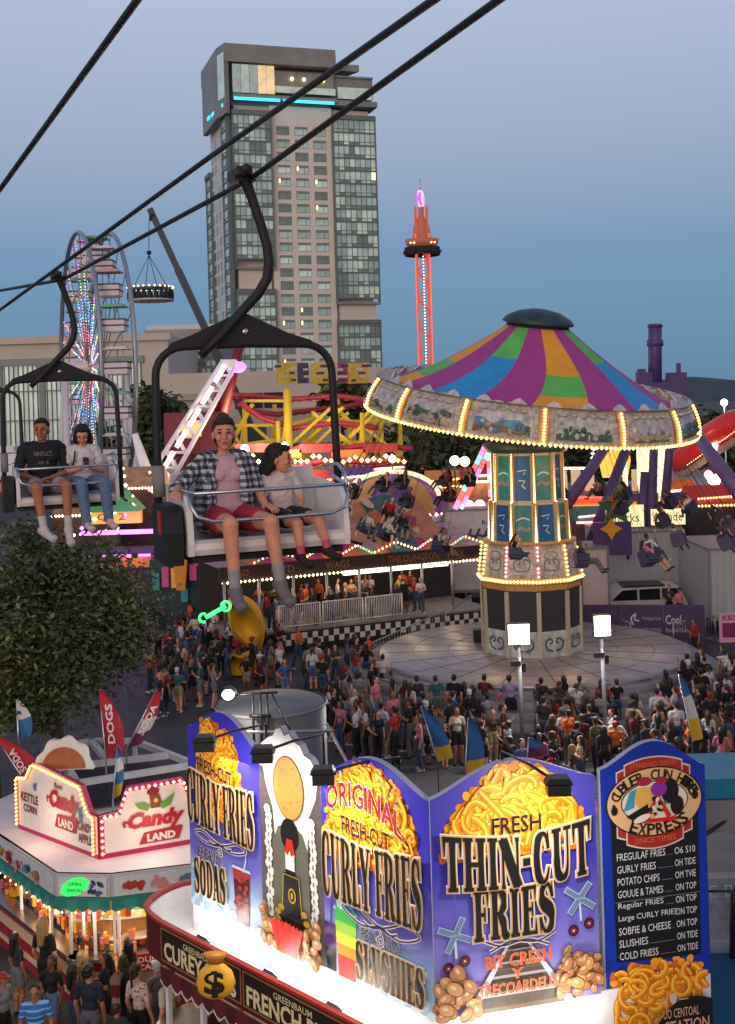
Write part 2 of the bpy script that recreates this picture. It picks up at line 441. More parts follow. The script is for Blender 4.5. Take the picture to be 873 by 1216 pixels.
# ------------------------------------------------------------------ the hotel tower
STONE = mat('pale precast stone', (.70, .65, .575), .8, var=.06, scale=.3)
STONED = mat('shadowed precast stone', (.62, .56, .49), .8, var=.06, scale=.3)  # darker copy of the stone, its shade put into the colour
FRAME = mat('dark curtain wall frame', (.13, .17, .165), .5)
CROWN = mat('dark metal cladding', (.22, .23, .225), .5, var=.2, scale=.2)
def glassm(name, c, r=.12): return mat(name, c, r, .0, var=.25, scale=.25, spec=.7)
GL = [glassm('pale curtained glass', (.66, .90, .80)), glassm('green grey glass', (.36, .54, .49)), glassm('dark green glass', (.16, .24, .23)), glassm('bluish glass', (.48, .68, .66))]
LITW = glow('lit hotel room', (1, .78, .45), 1.3)
tw = thing('hotel_tower', 'tall stone and glass hotel tower with cyan light strip under its dark crown', 'building', M=Matrix.Translation((P(279, 300, 300).x, 300, 0)) @ Matrix.Rotation(radians(18), 4, 'Z'))
W_, D_, ZT = 38.2, 26.0, 88.5
x1, x2 = 10.0, 26.6
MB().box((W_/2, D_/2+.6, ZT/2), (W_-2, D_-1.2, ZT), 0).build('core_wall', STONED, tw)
MB().box(((x1+x2)/2, .6, ZT/2), (x2-x1-.04, 1.6, ZT), 0).build('stone_facade', STONE, tw)
MB().box((-.1+.4, 16.5, ZT/2-.5), (1.8, 18.0, ZT), 0).build('side_facade', STONE, tw)
rr = random.Random(11)
def bay(name, xa, xb, y, za, zb, side=None):
    m = MB(); fr = MB(); fh = 3.33; nfl = int((zb-za)/fh); n = max(2, int((xb-xa)/1.35)); dx = (xb-xa)/n
    for k in range(nfl):
        z = zb-(k+1)*fh
        tone = None
        for i in range(n):
            if i % 2 == 0 or rr.random() < .3: tone = rr.choices([0, 1, 2, 3], [4, 4, 1.3, 3])[0]
            a, b = xa+i*dx, xa+(i+1)*dx
            if rr.random() < .012: tone = 4
            zm = z+fh*.3
            m.quad((a, y, z), (b, y, z), (b, y, zm), (a, y, zm), 2 if tone != 4 and rr.random() < .5 else (1 if tone == 4 else tone))
            m.quad((a, y, zm), (b, y, zm), (b, y, z+fh), (a, y, z+fh), tone)
            if tone == 4: tone = 1
            if side is None: fr.box((a, y-.05, z+fh/2), (.11, .2, fh))
        fr.box(((xa+xb)/2, y-.06, z), (xb-xa+.1, .26, .42)); fr.box(((xa+xb)/2, y-.04, zm), (xb-xa, .16, .12))
    fr.box(((xa+xb)/2, y-.05, zb+.6), (xb-xa+.3, 1.0, 1.2)); fr.box((xb, y+.3, (za+zb)/2), (.35, 1.2, zb-za)); fr.box((xa, y+.3, (za+zb)/2), (.35, 1.2, zb-za))
    if side is not None: M = Matrix.Rotation(radians(-90), 4, 'Z'); M = Matrix.Translation(side) @ M
    else: M = None
    p = m.build('glass_bay', GL+[LITW], tw, M=M); fr.build('mullions', FRAME, p)
    return p
bay('a', 0, x1, -1.2, 3, 40, None); bay('a', 0, x1, -1.4, 46.5, ZT-3, None)
bay('a', x2, W_, -.9, 3, 32, None); bay('a', x2, W_, -1.1, 37.5, ZT-3, None)
bay('a', -6, 0, -1.2, 3, ZT-3, (.0, .0, 0)); bay('a', -31, -24.5, -1.0, 3, ZT-14, (0, 0, 0))
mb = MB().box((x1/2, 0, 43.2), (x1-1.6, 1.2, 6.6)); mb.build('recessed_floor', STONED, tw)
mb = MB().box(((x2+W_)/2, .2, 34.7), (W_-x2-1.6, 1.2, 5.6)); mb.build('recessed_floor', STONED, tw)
for zc in (40, 46.5): MB().box((x1/2, -.6, zc), (x1+.3, 1.9, .6)).build('ledge', CROWN, tw)
for zc in (32, 37.5): MB().box(((x2+W_)/2, -.5, zc), (W_-x2+.3, 1.9, .6)).build('ledge', CROWN, tw)
wm = []
for ci, xc in enumerate((13.4, 18.3, 23.2)):
    for k in range(25):
        z = ZT-6.3-k*3.33; tone = rr.choices([0, 1, 2, 3], [3, 4, 3, 2])[0]
        w = MB().box((0, -.26, 0), (3.4, .12, 2.2), 1); w.quad((-1.65, -.325, -1.05), (1.65, -.325, -1.05), (1.65, -.325, .5), (-1.65, -.325, .5), 0)
        w.box((.55, -.33, -.2), (.12, .06, 1.7), 1); w.box((0, -.33, .5), (3.3, .06, .12), 1); w.quad((-1.65, -.323, .5), (1.65, -.323, .5), (1.65, -.323, 1.05), (-1.65, -.323, 1.05), 2)
        mats = [GL[tone], FRAME, GL[2]]
        if rr.random() < .16: w.box((-1.2, -.35, .3), (.5, .05, 1.1), 3); mats = mats+[LITW]
        w.build('window', mats, tw, loc=(xc, 0, z))
w = MB()
for yc in (10.2, 14.6, 19.0, 23.0):
    for k in range(25):
        w.box((-.55, yc, ZT-6.3-k*3.33), (.24, 2.2, 2.3), rr.choice((0, 1, 1)))
struct(w.build('side_windows', [GL[1], GL[2]], tw), 'stuff')
# crown: cantilevered dark box with a lounge behind glass, cyan light strip below
cw = MB()
cw.prism([(-1.6, -2.4), (27.6, -2.4), (27.6, 9), (28, 20), (-2.8, 25), (-2.8, 3)], 98.6, 103.2)
cw.prism([(-1.6, -2.4), (-.6, -1.9), (-.6, 9), (-1.5, 24), (-2.8, 24), (-2.8, 3)], 85.5, 98.58)
cw.box((14, 9, 93.5), (27, 14, 10)); cw.box((14, -1.2, 90.1), (27.4, 2.2, 1.0))
cw.prism([(25, 4), (36, 4), (33, 12), (25, 12)], 99.8, 101.6); cw.box((33, 6, 94.5), (11.5, 9, 5.5)); cw.box((33, 2, 89.8), (12, 7, 1.4))
cw.box((33.3, 4, 97.4), (11, 6, .5))
cw.build('crown', CROWN, tw)
for i in range(5):
    a = .3+i*2.2
    MB().box((a+1, -2.1, 94.5), (2.1, .1, 7.2)).build('lounge_glass', [GL[3], GL[0], mat('lit lounge glass', S(200, 180, 130), .3, em=(1, .72, .38), es=.55, var=.5, scale=.6)][(0, 1, 0, 2, 2)[i]], tw)
lg = MB()
lg.box((18, .9, 95), (19, 2.2, 5.0), 0); lg.box((18, -1.6, 92.4), (19, .1, 1.7), 1)
for i in range(4): lg.ball((11+i*4.2+(i % 2), -.6, 95.6), .45, 8, 6, 2)
for i in range(14): lg.box((9+i*1.3, -.3, 92.8+(i % 3)*.2), (.35, .2, .5), 2 if i % 3 == 0 else 0)
lg.build('balcony_lounge', [CROWN, GL[0], glow('lounge lamp', (1, .72, .3), 5)], tw)
cl = MB()
cl.box((6.4, -2.5, 89.3), (12, .3, .7)); cl.box((20, -2.5, 89.3), (13.6, .3, .7))
for i in range(4): cl.box((-2.1-i*.35, 1.0+i*4.2, 87.9), (.3, 3.0, .8))
cl.build('light_strip', glow('cyan light strip', (.04, .7, .95), 1.6), tw)
m = MB(); m.prism([(-1.80, -1.95), (-2.62, 2.1), (-2.74, 2.07), (-1.92, -1.99)], 89.5, 101); m.build('corner_window', GL[0], tw)
MB().box((W_/2+14, -.6, 92.6), (9.4, .4, 3.0)).build('upper_window', GL[0], tw)

# ------------------------------------------------------------------ buildings behind the fair
def block(name, label, u0, u1, v, d, depth, m, zb=0, group=None):
    a, b = P(u0, v, d), P(u1, v, d); h = (a.z+b.z)/2
    t = thing(name, label, 'building', ((a.x+b.x)/2, d, 0)); w = b.x-a.x
    MB().box((0, depth/2, h/2), (w, depth, h)).build('wall', m, t)
    return t, w, h
CONC = mat('beige concrete', (.54, .48, .41), .85, var=.08, scale=.2)
GREYB = mat('grey cladding', (.28, .28, .28), .8, var=.08, scale=.3)
t, w, h = block('casino_hall', 'long beige casino hall with tall green glass front behind the ferris wheel', -60, 199, 400, 170, 30, CONC)
nb = 13; bw = (w-4)/nb
p = MB()
for i in range(nb*3):
    a = -w/2+1+i*(w-5)/(nb*3)
    for k in range(3): p.quad((a, -.1, 6+k*4.2), (a+(w-5)/(nb*3), -.1, 6+k*4.2), (a+(w-5)/(nb*3), -.1, 10.1+k*4.2), (a, -.1, 10.1+k*4.2), rr.choices([0, 1, 2, 3], [5, 1.5, 0, 4])[0])
p.build('glass_front', GL, t)
f = MB()
for i in range(0, nb*3+1): f.box((-w/2+1+i*(w-5)/(nb*3), -.2, 12.4), (.05 if i % 9 else .8, .4, 13))
for k in range(4): f.box((-1.5, -.25, 5.9+k*4.2), (w-4, .5, .16 if 0 < k < 3 else 1.0))
f.build('mullions', mat('grey green mullion', (.2, .25, .23), .5), t)
gl = MB()
gl.box((-1.5, -.3, 3.7), (w-4, .3, 1.5)); gl.build('lit_entrance', glow('lit entrance', (1, .66, .3), .55), t)
MB().box((0, 0, h-.4), (w+1, 1.2, 1.0)).build('cornice', CONC, t)
t, w, h = block('parking_block', 'grey block with rows of small windows left of the hotel tower', 171, 262, 391, 200, 25, GREYB)
p = MB()
for i in range(9):
    for k in range(6): p.box((-w/2+5.7+i*.85, -.05, h-2.2-k*1.25), (.55, .2, .8), rr.choice((0, 1, 1)))
p.build('window_grid', [GL[0], GL[2]], t)
MB().box((-.2, 4, h+.4), (w-1, 6, .9)).build('roof_edge', OFFW, t)
t, w, h = block('service_wing', 'low beige windowless wing with three dark openings at the foot of the tower', 197, 470, 440, 150, 20, CONC)
p = MB()
for u in (287, 302, 325): p.box(((u-197)/273*w-w/2, -.05, h-4.2), (1.9 if u < 320 else 2.6, .3, 2.9))
p.build('opening', DARK, t)
p = MB(); p.box((-w/2+4, -.6, h-3), (9, 1.2, .8)); p.box((0, -1, h-7), (w, 2.2, 4.5)); p.build('lower_wall', mat('tan render', (.42, .37, .31), .85, var=.1, scale=.3), t)
sg = thing('ride_billboard', 'long yellow and purple painted panel above the roller coaster', 'sign', P(376, 444, 100))
for i, (u, wd, c) in enumerate(((340, 24, (200, 170, 40)), (360, 14, (60, 45, 90)), (384, 30, (205, 175, 50)), (407, 12, (150, 50, 90)), (425, 26, (190, 160, 60)))):
    o = P(u, 443, 100)-P(376, 444, 100); q = MB().box((o.x, 0, o.z), (wd*.07, .2, 1.75))
    for j in range(5): q.box((o.x-wd*.03+rr.random()*wd*.06, -.12, o.z-.6+j*.3), (.35+rr.random()*.5, .06, .2), 1+j % 2)
    q.build('panel', [mat('panel paint %d' % i, srgb(*c), .5, var=.3, scale=3), mat('dark purple trim', S(60, 40, 90), .6), mat('pale trim', S(190, 190, 170), .6)], sg)

# ------------------------------------------------------------------ trees
LEAF = [mat('leaf dark', (.028, .048, .018), .6), mat('leaf mid', (.075, .098, .032), .55), mat('leaf light', (.17, .18, .065), .5)]
BARK = mat('bark', (.05, .035, .025), .9, var=.3, scale=8, bump=.5)
def tree(label, base, cz, r, n, leaf, seed, group=None, clumps=40, cat='tree', ext=(1, 1, 1), lm=None, trunk=.14):
    q = random.Random(seed); t = thing('leafy_tree', label, cat, base, 0, group)
    tb = MB(); bz = cz-r*ext[2]*.75
    tb.tube([(0, 0, -.1), (.04*r, 0, bz*.5), (-.03*r, .03, bz), (0, 0, cz)], [trunk*1.3, trunk, trunk*.8, trunk*.3], 8)
    cs = []
    for i in range(clumps):
        while True:
            p = Vector((q.uniform(-1, 1), q.uniform(-1, 1), q.uniform(-1, 1)))
            if .35 < p.length < 1: break
        p = p*(.72+.28*q.random()); cs.append((Vector((p.x*r*ext[0], p.y*r*ext[1], cz+p.z*r*ext[2])), r*q.uniform(.14, .36)))
    for c, rc in cs[::3]:
        m0 = Vector((0, 0, bz+(c.z-bz)*.25)); tb.tube([m0, m0.lerp(c, .5)+Vector((0, 0, .1*r)), c], [trunk*.45, trunk*.28, trunk*.1], 5)
    tb.build('trunk', BARK, t)
    vs, fs, ms = [], [], []; tone = [q.choice(((6, 3, .6), (3, 5, 1.2), (1.5, 4, 4), (4, 4, 1))) for _ in cs]; lsz = [q.uniform(.75, 1.25) for _ in cs]
    for i in range(n):
        ci = q.randrange(len(cs)); c, rc = cs[ci]
        p = c+Vector((q.gauss(0, .62), q.gauss(0, .62), q.gauss(0, .55)))*rc
        a = Vector((q.uniform(-1, 1), q.uniform(-1, 1), q.uniform(-.6, .6))).normalized(); b = a.cross(Vector((q.uniform(-1, 1), q.uniform(-1, 1), q.uniform(.2, 1)))).normalized()
        s = leaf*lsz[ci]*q.uniform(.6, 1.3); k = len(vs)
        vs += [p-a*s, p+b*s*.45, p+a*s, p-b*s*.45]; fs.append((k, k+1, k+2, k+3)); ms.append(q.choices((0, 1, 2), tone[ci])[0])
    m = MB(); m.v = [tuple(v) for v in vs]; m.f = fs; m.m = ms; m.s = [False]*len(fs)
    m.build('crown', lm or LEAF, t)
    return t
b = G(70, 1020, 0); b = P(70, 900, 27); b.z = 0
tree('large leafy green tree standing beside the Candy stand and below the chairlift', b, 6.1, 2.05, 40000, .078, 5, clumps=84, ext=(1.06, 1.0, 1.12), trunk=.16)
b = P(-8, 900, 28); b.z = 0
tree('dark leafy tree at the left edge behind the big tree', b, 5.2, 1.4, 5000, .105, 6, clumps=40, ext=(1, 1, 1.5))
for i, (u, v, d, r, lab) in enumerate(((104, 535, 120, 2.8, 'dark shrubby tree in front of the casino hall behind the ferris wheel'), (148, 540, 118, 2.6, 'low dark tree right of the ferris wheel foot'), (185, 505, 110, 3.6, 'dark tree at the foot of the grey block'), (212, 508, 112, 3.2, 'dark round tree left of the white lit ride arm'),
                                       (405, 468, 118, 2.6, 'small dark tree on the terrace below the hotel tower'), (425, 475, 116, 2.2, 'smallest dark tree beside the swing ride rim'))):
    p = P(u, v, d); z = p.z; p.z = 0
    tree(lab, p, z, r, 1500, .5, 20+i, 'trees behind the fair', 22, trunk=.3)
for i in range(11):
    d = 112+(i % 3)*14+i*2; u = 470+i*40; p = P(u, 500, d); p.z = 0; hh = 8.6+(i*37 % 5)*.55
    tree(('dark broad tree behind the %s' % ('drop tower', 'swing ride left rim', 'swing ride tower', 'pink and blue lit legs', 'fun house roof', 'golden arch', 'purple angled legs', 'purple ride mast', 'right rim of the swing ride', 'red tube slide', 'tall field lamp')[i]), p, hh*.62, hh*.45, 1600, .55, 50+i, 'trees behind the fair', 26, ext=(1.25, 1, .95), trunk=.35)
# ------------------------------------------------------------------ ferris wheel
RIMS = mat('rim steel', (.3, .34, .4), .4, .6)
LED = [glow('led orange', (1, .35, .06), 3), glow('led pink', (1, .2, .45), 2.2), glow('led blue', (.15, .45, 1), 2.2),
       glow('led yellow', (.95, .85, .2), 2), glow('led green', (.15, .8, .35), 1.8), glow('led magenta', (.95, .12, .6), 2), glow('led white', (.8, .85, 1), 2)]
hubA = P(95, 434, 87); hubB = P(131, 438, 86.6); ax = (hubB-hubA); ax.z = 0; ax.normalize(); ax = Vector((.927, .373, 0))
e1 = Vector((.373, -.927, 0)); WR = 9.8
hc = (hubA+hubB)/2; hw = 1.12
fw = thing('ferris_wheel', 'tall double rimmed ferris wheel with rainbow lit spokes and tubs between its rims', 'ferris wheel', (hc.x, hc.y, 0))
o0 = Vector((hc.x, hc.y, 0)); hub = hc-o0
def wp(a, r, s): return hub+ax*s+e1*(r*cos(a))+Vector((0, 0, r*sin(a)))
for s in (-hw, hw):
    MB().tube([wp(2*pi*i/72, WR, s) for i in range(72)], .17, 6, closed=True).build('rim', RIMS, fw)
    MB().tube([wp(2*pi*i/48, WR*.55, s) for i in range(48)], .05, 5, closed=True).build('inner_rim', RIMS, fw)
    sp = MB()
    for k in range(18):
        a = 2*pi*k/18; sp.tube([wp(a, .5, s*.5), wp(a, WR, s)], .045, 5)
    sp.build('spokes', RIMS, fw)
wr = random.Random(4)
for k in range(36):
    a = 2*pi*(k+.5)/36; m = MB()
    for j in range(36):
        r = 1.0+8.3*j/35
        if r < 1.7: c = 0
        elif r < 3.2: c = wr.choice((1, 1, 6, 0))
        elif r < 5.4: c = wr.choice((2, 2, 2, 6))
        elif r < 7.4: c = wr.choice((3, 4, 3, 5))
        else: c = wr.choice((5, 1, 5, 4))
        if r > 5.6 and k % 3 == 2: continue
        m.bulb(wp(a+wr.gauss(0, .008), r, -hw*(.35+.65*r/WR)+.05), .058, c)
    m.build('led_string', LED, fw)
GW = mat('gondola white', (.6, .56, .6), .5); GD = mat('gondola dark band', (.05, .04, .05), .6)
for k in range(20):
    a = 2*pi*(k+.3)/20; p = wp(a, WR*.965, 0); cg = bpy.data.objects.new('gondola', None)
    m = MB()
    m.box((p.x, p.y, p.z-1.35), (1.55, 1.5, .75)); m.box((p.x, p.y, p.z-1.35), (1.6, 1.55, .1), 1); m.box((p.x, p.y, p.z-.95), (1.6, 1.55, .1), 1)
    m.box((p.x, p.y, p.z-1.72), (1.1, 1.1, .15), 0)
    go = m.build('gondola', [GW, GD], fw)
    MB().tube([(p.x, p.y, p.z-.2), (p.x, p.y, p.z-1.0)], .04, 5).build('hanger', RIMS, go)
    m = MB(); m.prism([(-.85, -.8), (.85, -.8), (.85, .8), (-.85, .8)], 0, .08, 0, Matrix.Translation(p+Vector((0, 0, -.12)))); m.box((p.x, p.y, p.z+.02), (1.3, 1.2, .12), 0)
    m.build('canopy', [[GW, mat('gondola green', (.15, .4, .25), .5), mat('gondola pink', (.55, .25, .35), .5)][k % 3]], go)
m = MB()
for s in (-hw*1.9, hw*1.9):
    for e in (-3.6, 3.6): m.tube([hub+ax*s, o0*0+ax*s*1.3+e1*e+Vector((hub.x*0, 0, 0))], [.22, .3], 8)
m.tube([hub-ax*hw*2, hub+ax*hw*2], .4, 12)
m.build('support_legs', mat('white ride steel', (.6, .6, .63), .4, var=.1), fw)

# ------------------------------------------------------------------ drop tower
d = 130; base = P(511, 620, d); base.z = 0; top = P(500, 246, d)
dt = thing('drop_tower', 'slim red lit drop tower rising behind the swing ride', 'ride', base)
hz = top.z
RT = mat('glowing red tower steel', (.45, .05, .03), .5, em=(1, .12, .05), es=.45)  # the lattice's red light is put into the steel as its own glow
m = MB()
for x in (-.62, .62):
    for y in (-.62, .62): m.tube([(x, y, 0), (x, y, hz)], .13, 6)
for k in range(int(hz/1.5)):
    z = k*1.5; s = 1 if k % 2 else -1
    for y in (-.62, .62): m.tube([(-.62*s, y, z), (.62*s, y, z+1.5)], .06, 4)
    for x in (-.62, .62): m.tube([(x, -.62*s, z), (x, .62*s, z+1.5)], .06, 4)
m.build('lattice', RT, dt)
for x in (-.75, .75): MB().bulbs((x, -.78, 1), (x, -.78, hz-3), 110, .12).build('edge_lights', glow('tower red light', (1, .10, .05), 1.6), dt)
m = MB().bulbs((.05, -.8, 8), (.05, -.8, hz-4), 60, .07); m.build('centre_lights', WARMW, dt)
m = MB(); m.lathe([(.9, hz-4.4), (1.7, hz-4.2), (1.9, hz-3.6), (1.0, hz-3.4), (.9, hz-2.2), (.3, hz-1.0), (.3, hz)], 20)
m.build('head', mat('tower head', (.3, .12, .08), .5, em=(1, .25, .08), es=.15), dt)
m = MB()
for k in range(20):
    a = 2*pi*k/20; m.box((0, 0, 0), (.35, .7, .9), 0, Matrix.Translation((1.75*cos(a), 1.75*sin(a), hz-4.9)) @ Matrix.Rotation(a, 4, 'Z'))
m.lathe([(1.2, hz-5.2), (2.0, hz-5.2), (2.0, hz-4.9), (1.2, hz-4.9)], 20)
m.build('seat_ring', DARK, dt)
m = MB()
for k in range(8):
    a = 2*pi*(k+.5)/8; m.tube([(1.6*cos(a), 1.6*sin(a), hz-4.7), (2.25*cos(a), 2.25*sin(a), hz-5.0)], .1, 5)
m.bulbs((-1.5, -1.5, hz-4.1), (1.5, -1.5, hz-4.1), 8, .12, 1); m.build('seat_arms', [DARK, WARM], dt)
m = MB(); m.lathe([(.0, -.16), (.95, -.16), (1.0, 0), (.95, .16), (0, .16)], 24, 0, Matrix.Translation((0, 0, hz+.9)) @ Matrix.Rotation(radians(70), 4, 'Z') @ Matrix.Rotation(pi/2, 4, 'X'))
m.build('top_disc', mat('pale lit disc', (.6, .5, .6), .4, em=(1, .7, .85), es=.8), dt)
MB().lathe([(.55, -.2), (.9, -.2), (.9, .2), (.55, .2)], 24, 0, Matrix.Translation((0, -.1, hz+.9)) @ Matrix.Rotation(radians(70), 4, 'Z') @ Matrix.Rotation(pi/2, 4, 'X'), a0=2.2, a1=4.4).build('disc_arc', glow('magenta disc arc', (.8, .1, .6), 1.2), dt)
MB().tube([(0, 0, hz+1.6), (0, 0, hz+3.1)], .05, 5).build('mast', STEEL, dt)

# ------------------------------------------------------------------ dinner table in the sky and its crane
d = 120
a, b = P(178, 248, d), P(252, 408, d); foot = P(300, 520, d)
crane = thing('mobile_crane', 'dark blue crane boom slanting up to the left of the hotel tower', 'crane', (foot.x, foot.y, 0))
fo = Vector((foot.x, foot.y, 0)); m = MB()
CR = mat('dark blue crane paint', (.02, .032, .055), .5)
end = b+(b-a)*.62
m.beam(end-fo, b-fo, .85, .85); m.beam(b-fo, a.lerp(b, .45)-fo, .72, .72); m.beam(a.lerp(b, .45)-fo, a-fo, .6, .6)
m.build('boom', CR, crane)
m = MB(); m.box((end.x-fo.x, 0, end.z/2), (3, 2.4, end.z)); m.build('carriage', CR, crane)
MB().tube([P(180, 262, d)-fo, P(180, 254, d-.3)-fo], .25, 6).build('sheave', DARK, crane)
pl = P(179, 352, d); st = thing('sky_dining_platform', 'round dining platform full of seated guests hanging from the crane by cables', 'platform', pl)
m = MB(); m.tube([P(177, 262, d)-pl, P(177, 296, d)-pl], .04, 5); m.ball(P(177, 300, d)-pl, .25)
for s in (-1.7, -.6, .6, 1.7): m.tube([P(177, 303, d)-pl, (s, .5 if abs(s) < 1 else 0, 1.0)], .035, 5)
m.build('cables', BLACK, st)
MB().lathe([(0, 1.2), (2.3, .95), (2.35, .85), (0, .85)], 24).build('canopy', OFFW, st)
m = MB()
for k in range(26): m.bulb((2.3*cos(2*pi*k/26), 2.3*sin(2*pi*k/26), .9), .1)
m.build('canopy_lights', WARMW, st)
MB().lathe([(0, -.5), (2.35, -.5), (2.35, -.35), (0, -.35)], 24).build('deck', OFFW, st)
m = MB()
for k in range(22):
    a_ = 2*pi*k/22; x, y = 2.15*cos(a_), 2.15*sin(a_)
    m.box((x, y, .0), (.38, .38, .7)); m.ball((x, y, .5), .17, 8, 6)
struct(m.build('seated_guests', DARK, st), 'stuff')

# ------------------------------------------------------------------ white lit ride arm and its legs
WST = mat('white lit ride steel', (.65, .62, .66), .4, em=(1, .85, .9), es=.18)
d = 72; a, b = P(272, 432, d), P(196, 560, d); fo = P(200, 660, d); fo.z = 0
arm = thing('swinging_ride_arm', 'white lit lattice ride arm leaning right with a purple lamp at its tip', 'ride', fo)
m = MB(); dv = (b-a).normalized(); sd = dv.cross(Vector((0, 1, 0))).normalized()
for s in (-.5, .5):
    for y in (-.4, .4): m.tube([a+sd*s*.8+Vector((0, y, 0))-fo, b+sd*s*1.3+Vector((0, y, 0))-fo], .1, 6)
for k in range(14):
    p, q = a.lerp(b, k/14), a.lerp(b, (k+1)/14); s = 1 if k % 2 else -1
    for y in (-.4, .4): m.tube([p+sd*s*.5+Vector((0, y, 0))-fo, q-sd*s*.5+Vector((0, y, 0))-fo], .07, 5)
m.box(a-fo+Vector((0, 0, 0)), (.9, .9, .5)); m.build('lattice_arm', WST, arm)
m = MB()
for k in range(5):
    p, q = a.lerp(b, k/5+.02), a.lerp(b, (k+1)/5-.02); m.tube([p-sd*.1-fo+Vector((0, -.5, 0)), q-sd*.1-fo+Vector((0, -.5, 0))], .16, 6)
m.build('light_tube', glow('white tube light', (1, .82, .9), 1.4), arm)
MB().ball(P(282, 436, d)-fo, (.55, .3, .35), 10, 8).build('tip_lamp', glow('violet lamp', (.45, .12, 1), 4), arm)
m = MB(); m.tube([b-fo, P(158, 640, d)-fo], [.45, .25], 10); m.build('lower_arm', mat('pinkish arm', (.55, .4, .6), .4, em=(1, .4, .9), es=.35), arm)
MB().tube([P(160, 515, d)-fo, P(184, 592, d)-fo], [.2, .5], 8).build('back_leg', WST, arm)
m = MB(); m.tube([P(158, 600, d)-fo, (0-1.8, 0, 0)], .25, 8); m.build('foot_column', mat('violet lit column', (.2, .05, .3), .5, em=(.6, .05, 1), es=1.2), arm)
red = thing('red_ride_gondola', 'dark red ride housing with gold trim at the foot of the roller coaster', 'ride', P(225, 520, 74))
m = MB(); m.box((.3, 0, .3), (3.4, 2, 2.6)); m.box((.3, -1.05, .6), (1.2, .15, 1.0), 1); m.tube([(1.9, 0, 1), (3.6, 0, 6.6)], [.5, .25], 8)
for z in range(6): m.box((.3, -.5, -1.2-z), (3.0, .3, .2))
m.box((.3, .3, -4), (2.2, 1, 7)); m.build('housing', [mat('dark red ride paint', S(110, 20, 40), .5), glow('gold sign', (1, .6, .15), .8)], red)

# ------------------------------------------------------------------ roller coaster
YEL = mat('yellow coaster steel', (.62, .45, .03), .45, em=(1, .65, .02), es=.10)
TRK = mat('crimson coaster track', (.38, .03, .06), .45)
d = 78; fo = P(350, 560, d); fo.z = 0
co = thing('roller_coaster', 'yellow steel roller coaster with crimson tracks behind the seated woman', 'roller coaster', fo)
def cp(u, v, dd=0): return P(u, v, d+dd)-fo
cols = [(258, 487), (290, 476), (326, 480), (341, 462), (372, 488), (401, 470), (430, 490), (452, 475), (475, 500), (330, 500), (360, 505), (415, 500)]
for i, (u, v) in enumerate(cols):
    t = cp(u, v, (i % 3)*3); m = MB(); m.tube([(t.x, t.y, 0), t], .17 if u != 341 else .3, 6)
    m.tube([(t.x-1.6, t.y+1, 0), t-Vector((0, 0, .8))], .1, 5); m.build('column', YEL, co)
br = MB()
for (u0, v0, u1, v1) in ((258, 480, 300, 555), (300, 480, 262, 550), (326, 545, 400, 478), (341, 545, 408, 484), (349, 552, 414, 490), (372, 490, 445, 550), (401, 486, 470, 555), (430, 556, 450, 486), (445, 480, 400, 540), (415, 520, 452, 484),
                         (290, 476, 341, 476), (341, 505, 380, 495), (258, 505, 345, 505), (270, 530, 345, 520), (380, 500, 470, 500), (395, 520, 480, 535), (300, 505, 345, 545), (430, 505, 480, 545)):
    br.beam(cp(u0, v0, rr.random()*4), cp(u1, v1, rr.random()*4), .2, .2)
br.build('bracing', YEL, co)
for i, (pts, dd) in enumerate((([(255, 468), (300, 470), (345, 474), (400, 470), (460, 478)], 3), ([(290, 487), (330, 492), (380, 486), (430, 480), (480, 484)], 5), ([(330, 540), (365, 528), (400, 533), (440, 528), (490, 533)], -2), ([(345, 556), (390, 546), (440, 549), (480, 545)], -3), ([(285, 478), (310, 496), (350, 508), (400, 502), (450, 508)], 1))):
    for o in (0, .9):
        q = [cp(u, v, dd+o) for u, v in pts]; q2 = []
        for k in range(len(q)-1):
            for j in range(6): q2.append(q[k].lerp(q[k+1], j/6))
        MB().tube(q2+[q[-1]], .2, 6).build('track_rail', TRK, co)
    tie = MB()
    for k in range(len(pts)-1):
        for j in range(5): a_ = cp(*pts[k], dd).lerp(cp(*pts[k+1], dd), j/5); tie.box(a_+Vector((0, .45, -.15)), (.3, 1.1, .18))
    tie.build('track_ties', TRK, co)
m = MB()
for i in range(5): m.box(cp(300+i*38, 532+(i % 2)*7, -2.5), (2.2, .4, .55), i % 2)
m.build('painted_fascia', [mat('red coaster fascia', (.4, .03, .04), .5, em=(1, .08, .02), es=.08), mat('orange coaster fascia', (.5, .2, .04), .5, em=(1, .3, .03), es=.1)], co)  # painted boards with a faint glow of their own, not lamps
m = MB()
for i in range(26): m.bulb(cp(300+i*7.2, 541+rr.random()*8, -3.5), .16, rr.choice((0, 0, 1)))
m.build('string_lights', [WARM, WARMW], co)
for (u, v, r, lab) in ((291, 533, .27, 'bright round floodlight glowing between the two heads on the near chair'), (338, 529, .22, 'smaller floodlight on the tall yellow coaster post')):
    p = P(u, v, 74); t = thing('floodlight', lab, 'floodlight', p, 0, 'coaster floodlights')
    MB().ball((0, 0, 0), (r, .2, r), 12, 8).build('lens', COOLW, t); MB().lathe([(r*.9, .05), (r*1.1, .1), (.2, .5)], 12, 0, Matrix.Rotation(-pi/2, 4, 'X')).build('housing', BLACK, t)
    MB().tube([(0, .3, 0), (0, .3, -p.z)], .08, 6).build('post', BLACK, t)
    lamp('floodlight_beam', 'POINT', p+Vector((0, -.7, 0)), 900, (1, .8, .5), .4)

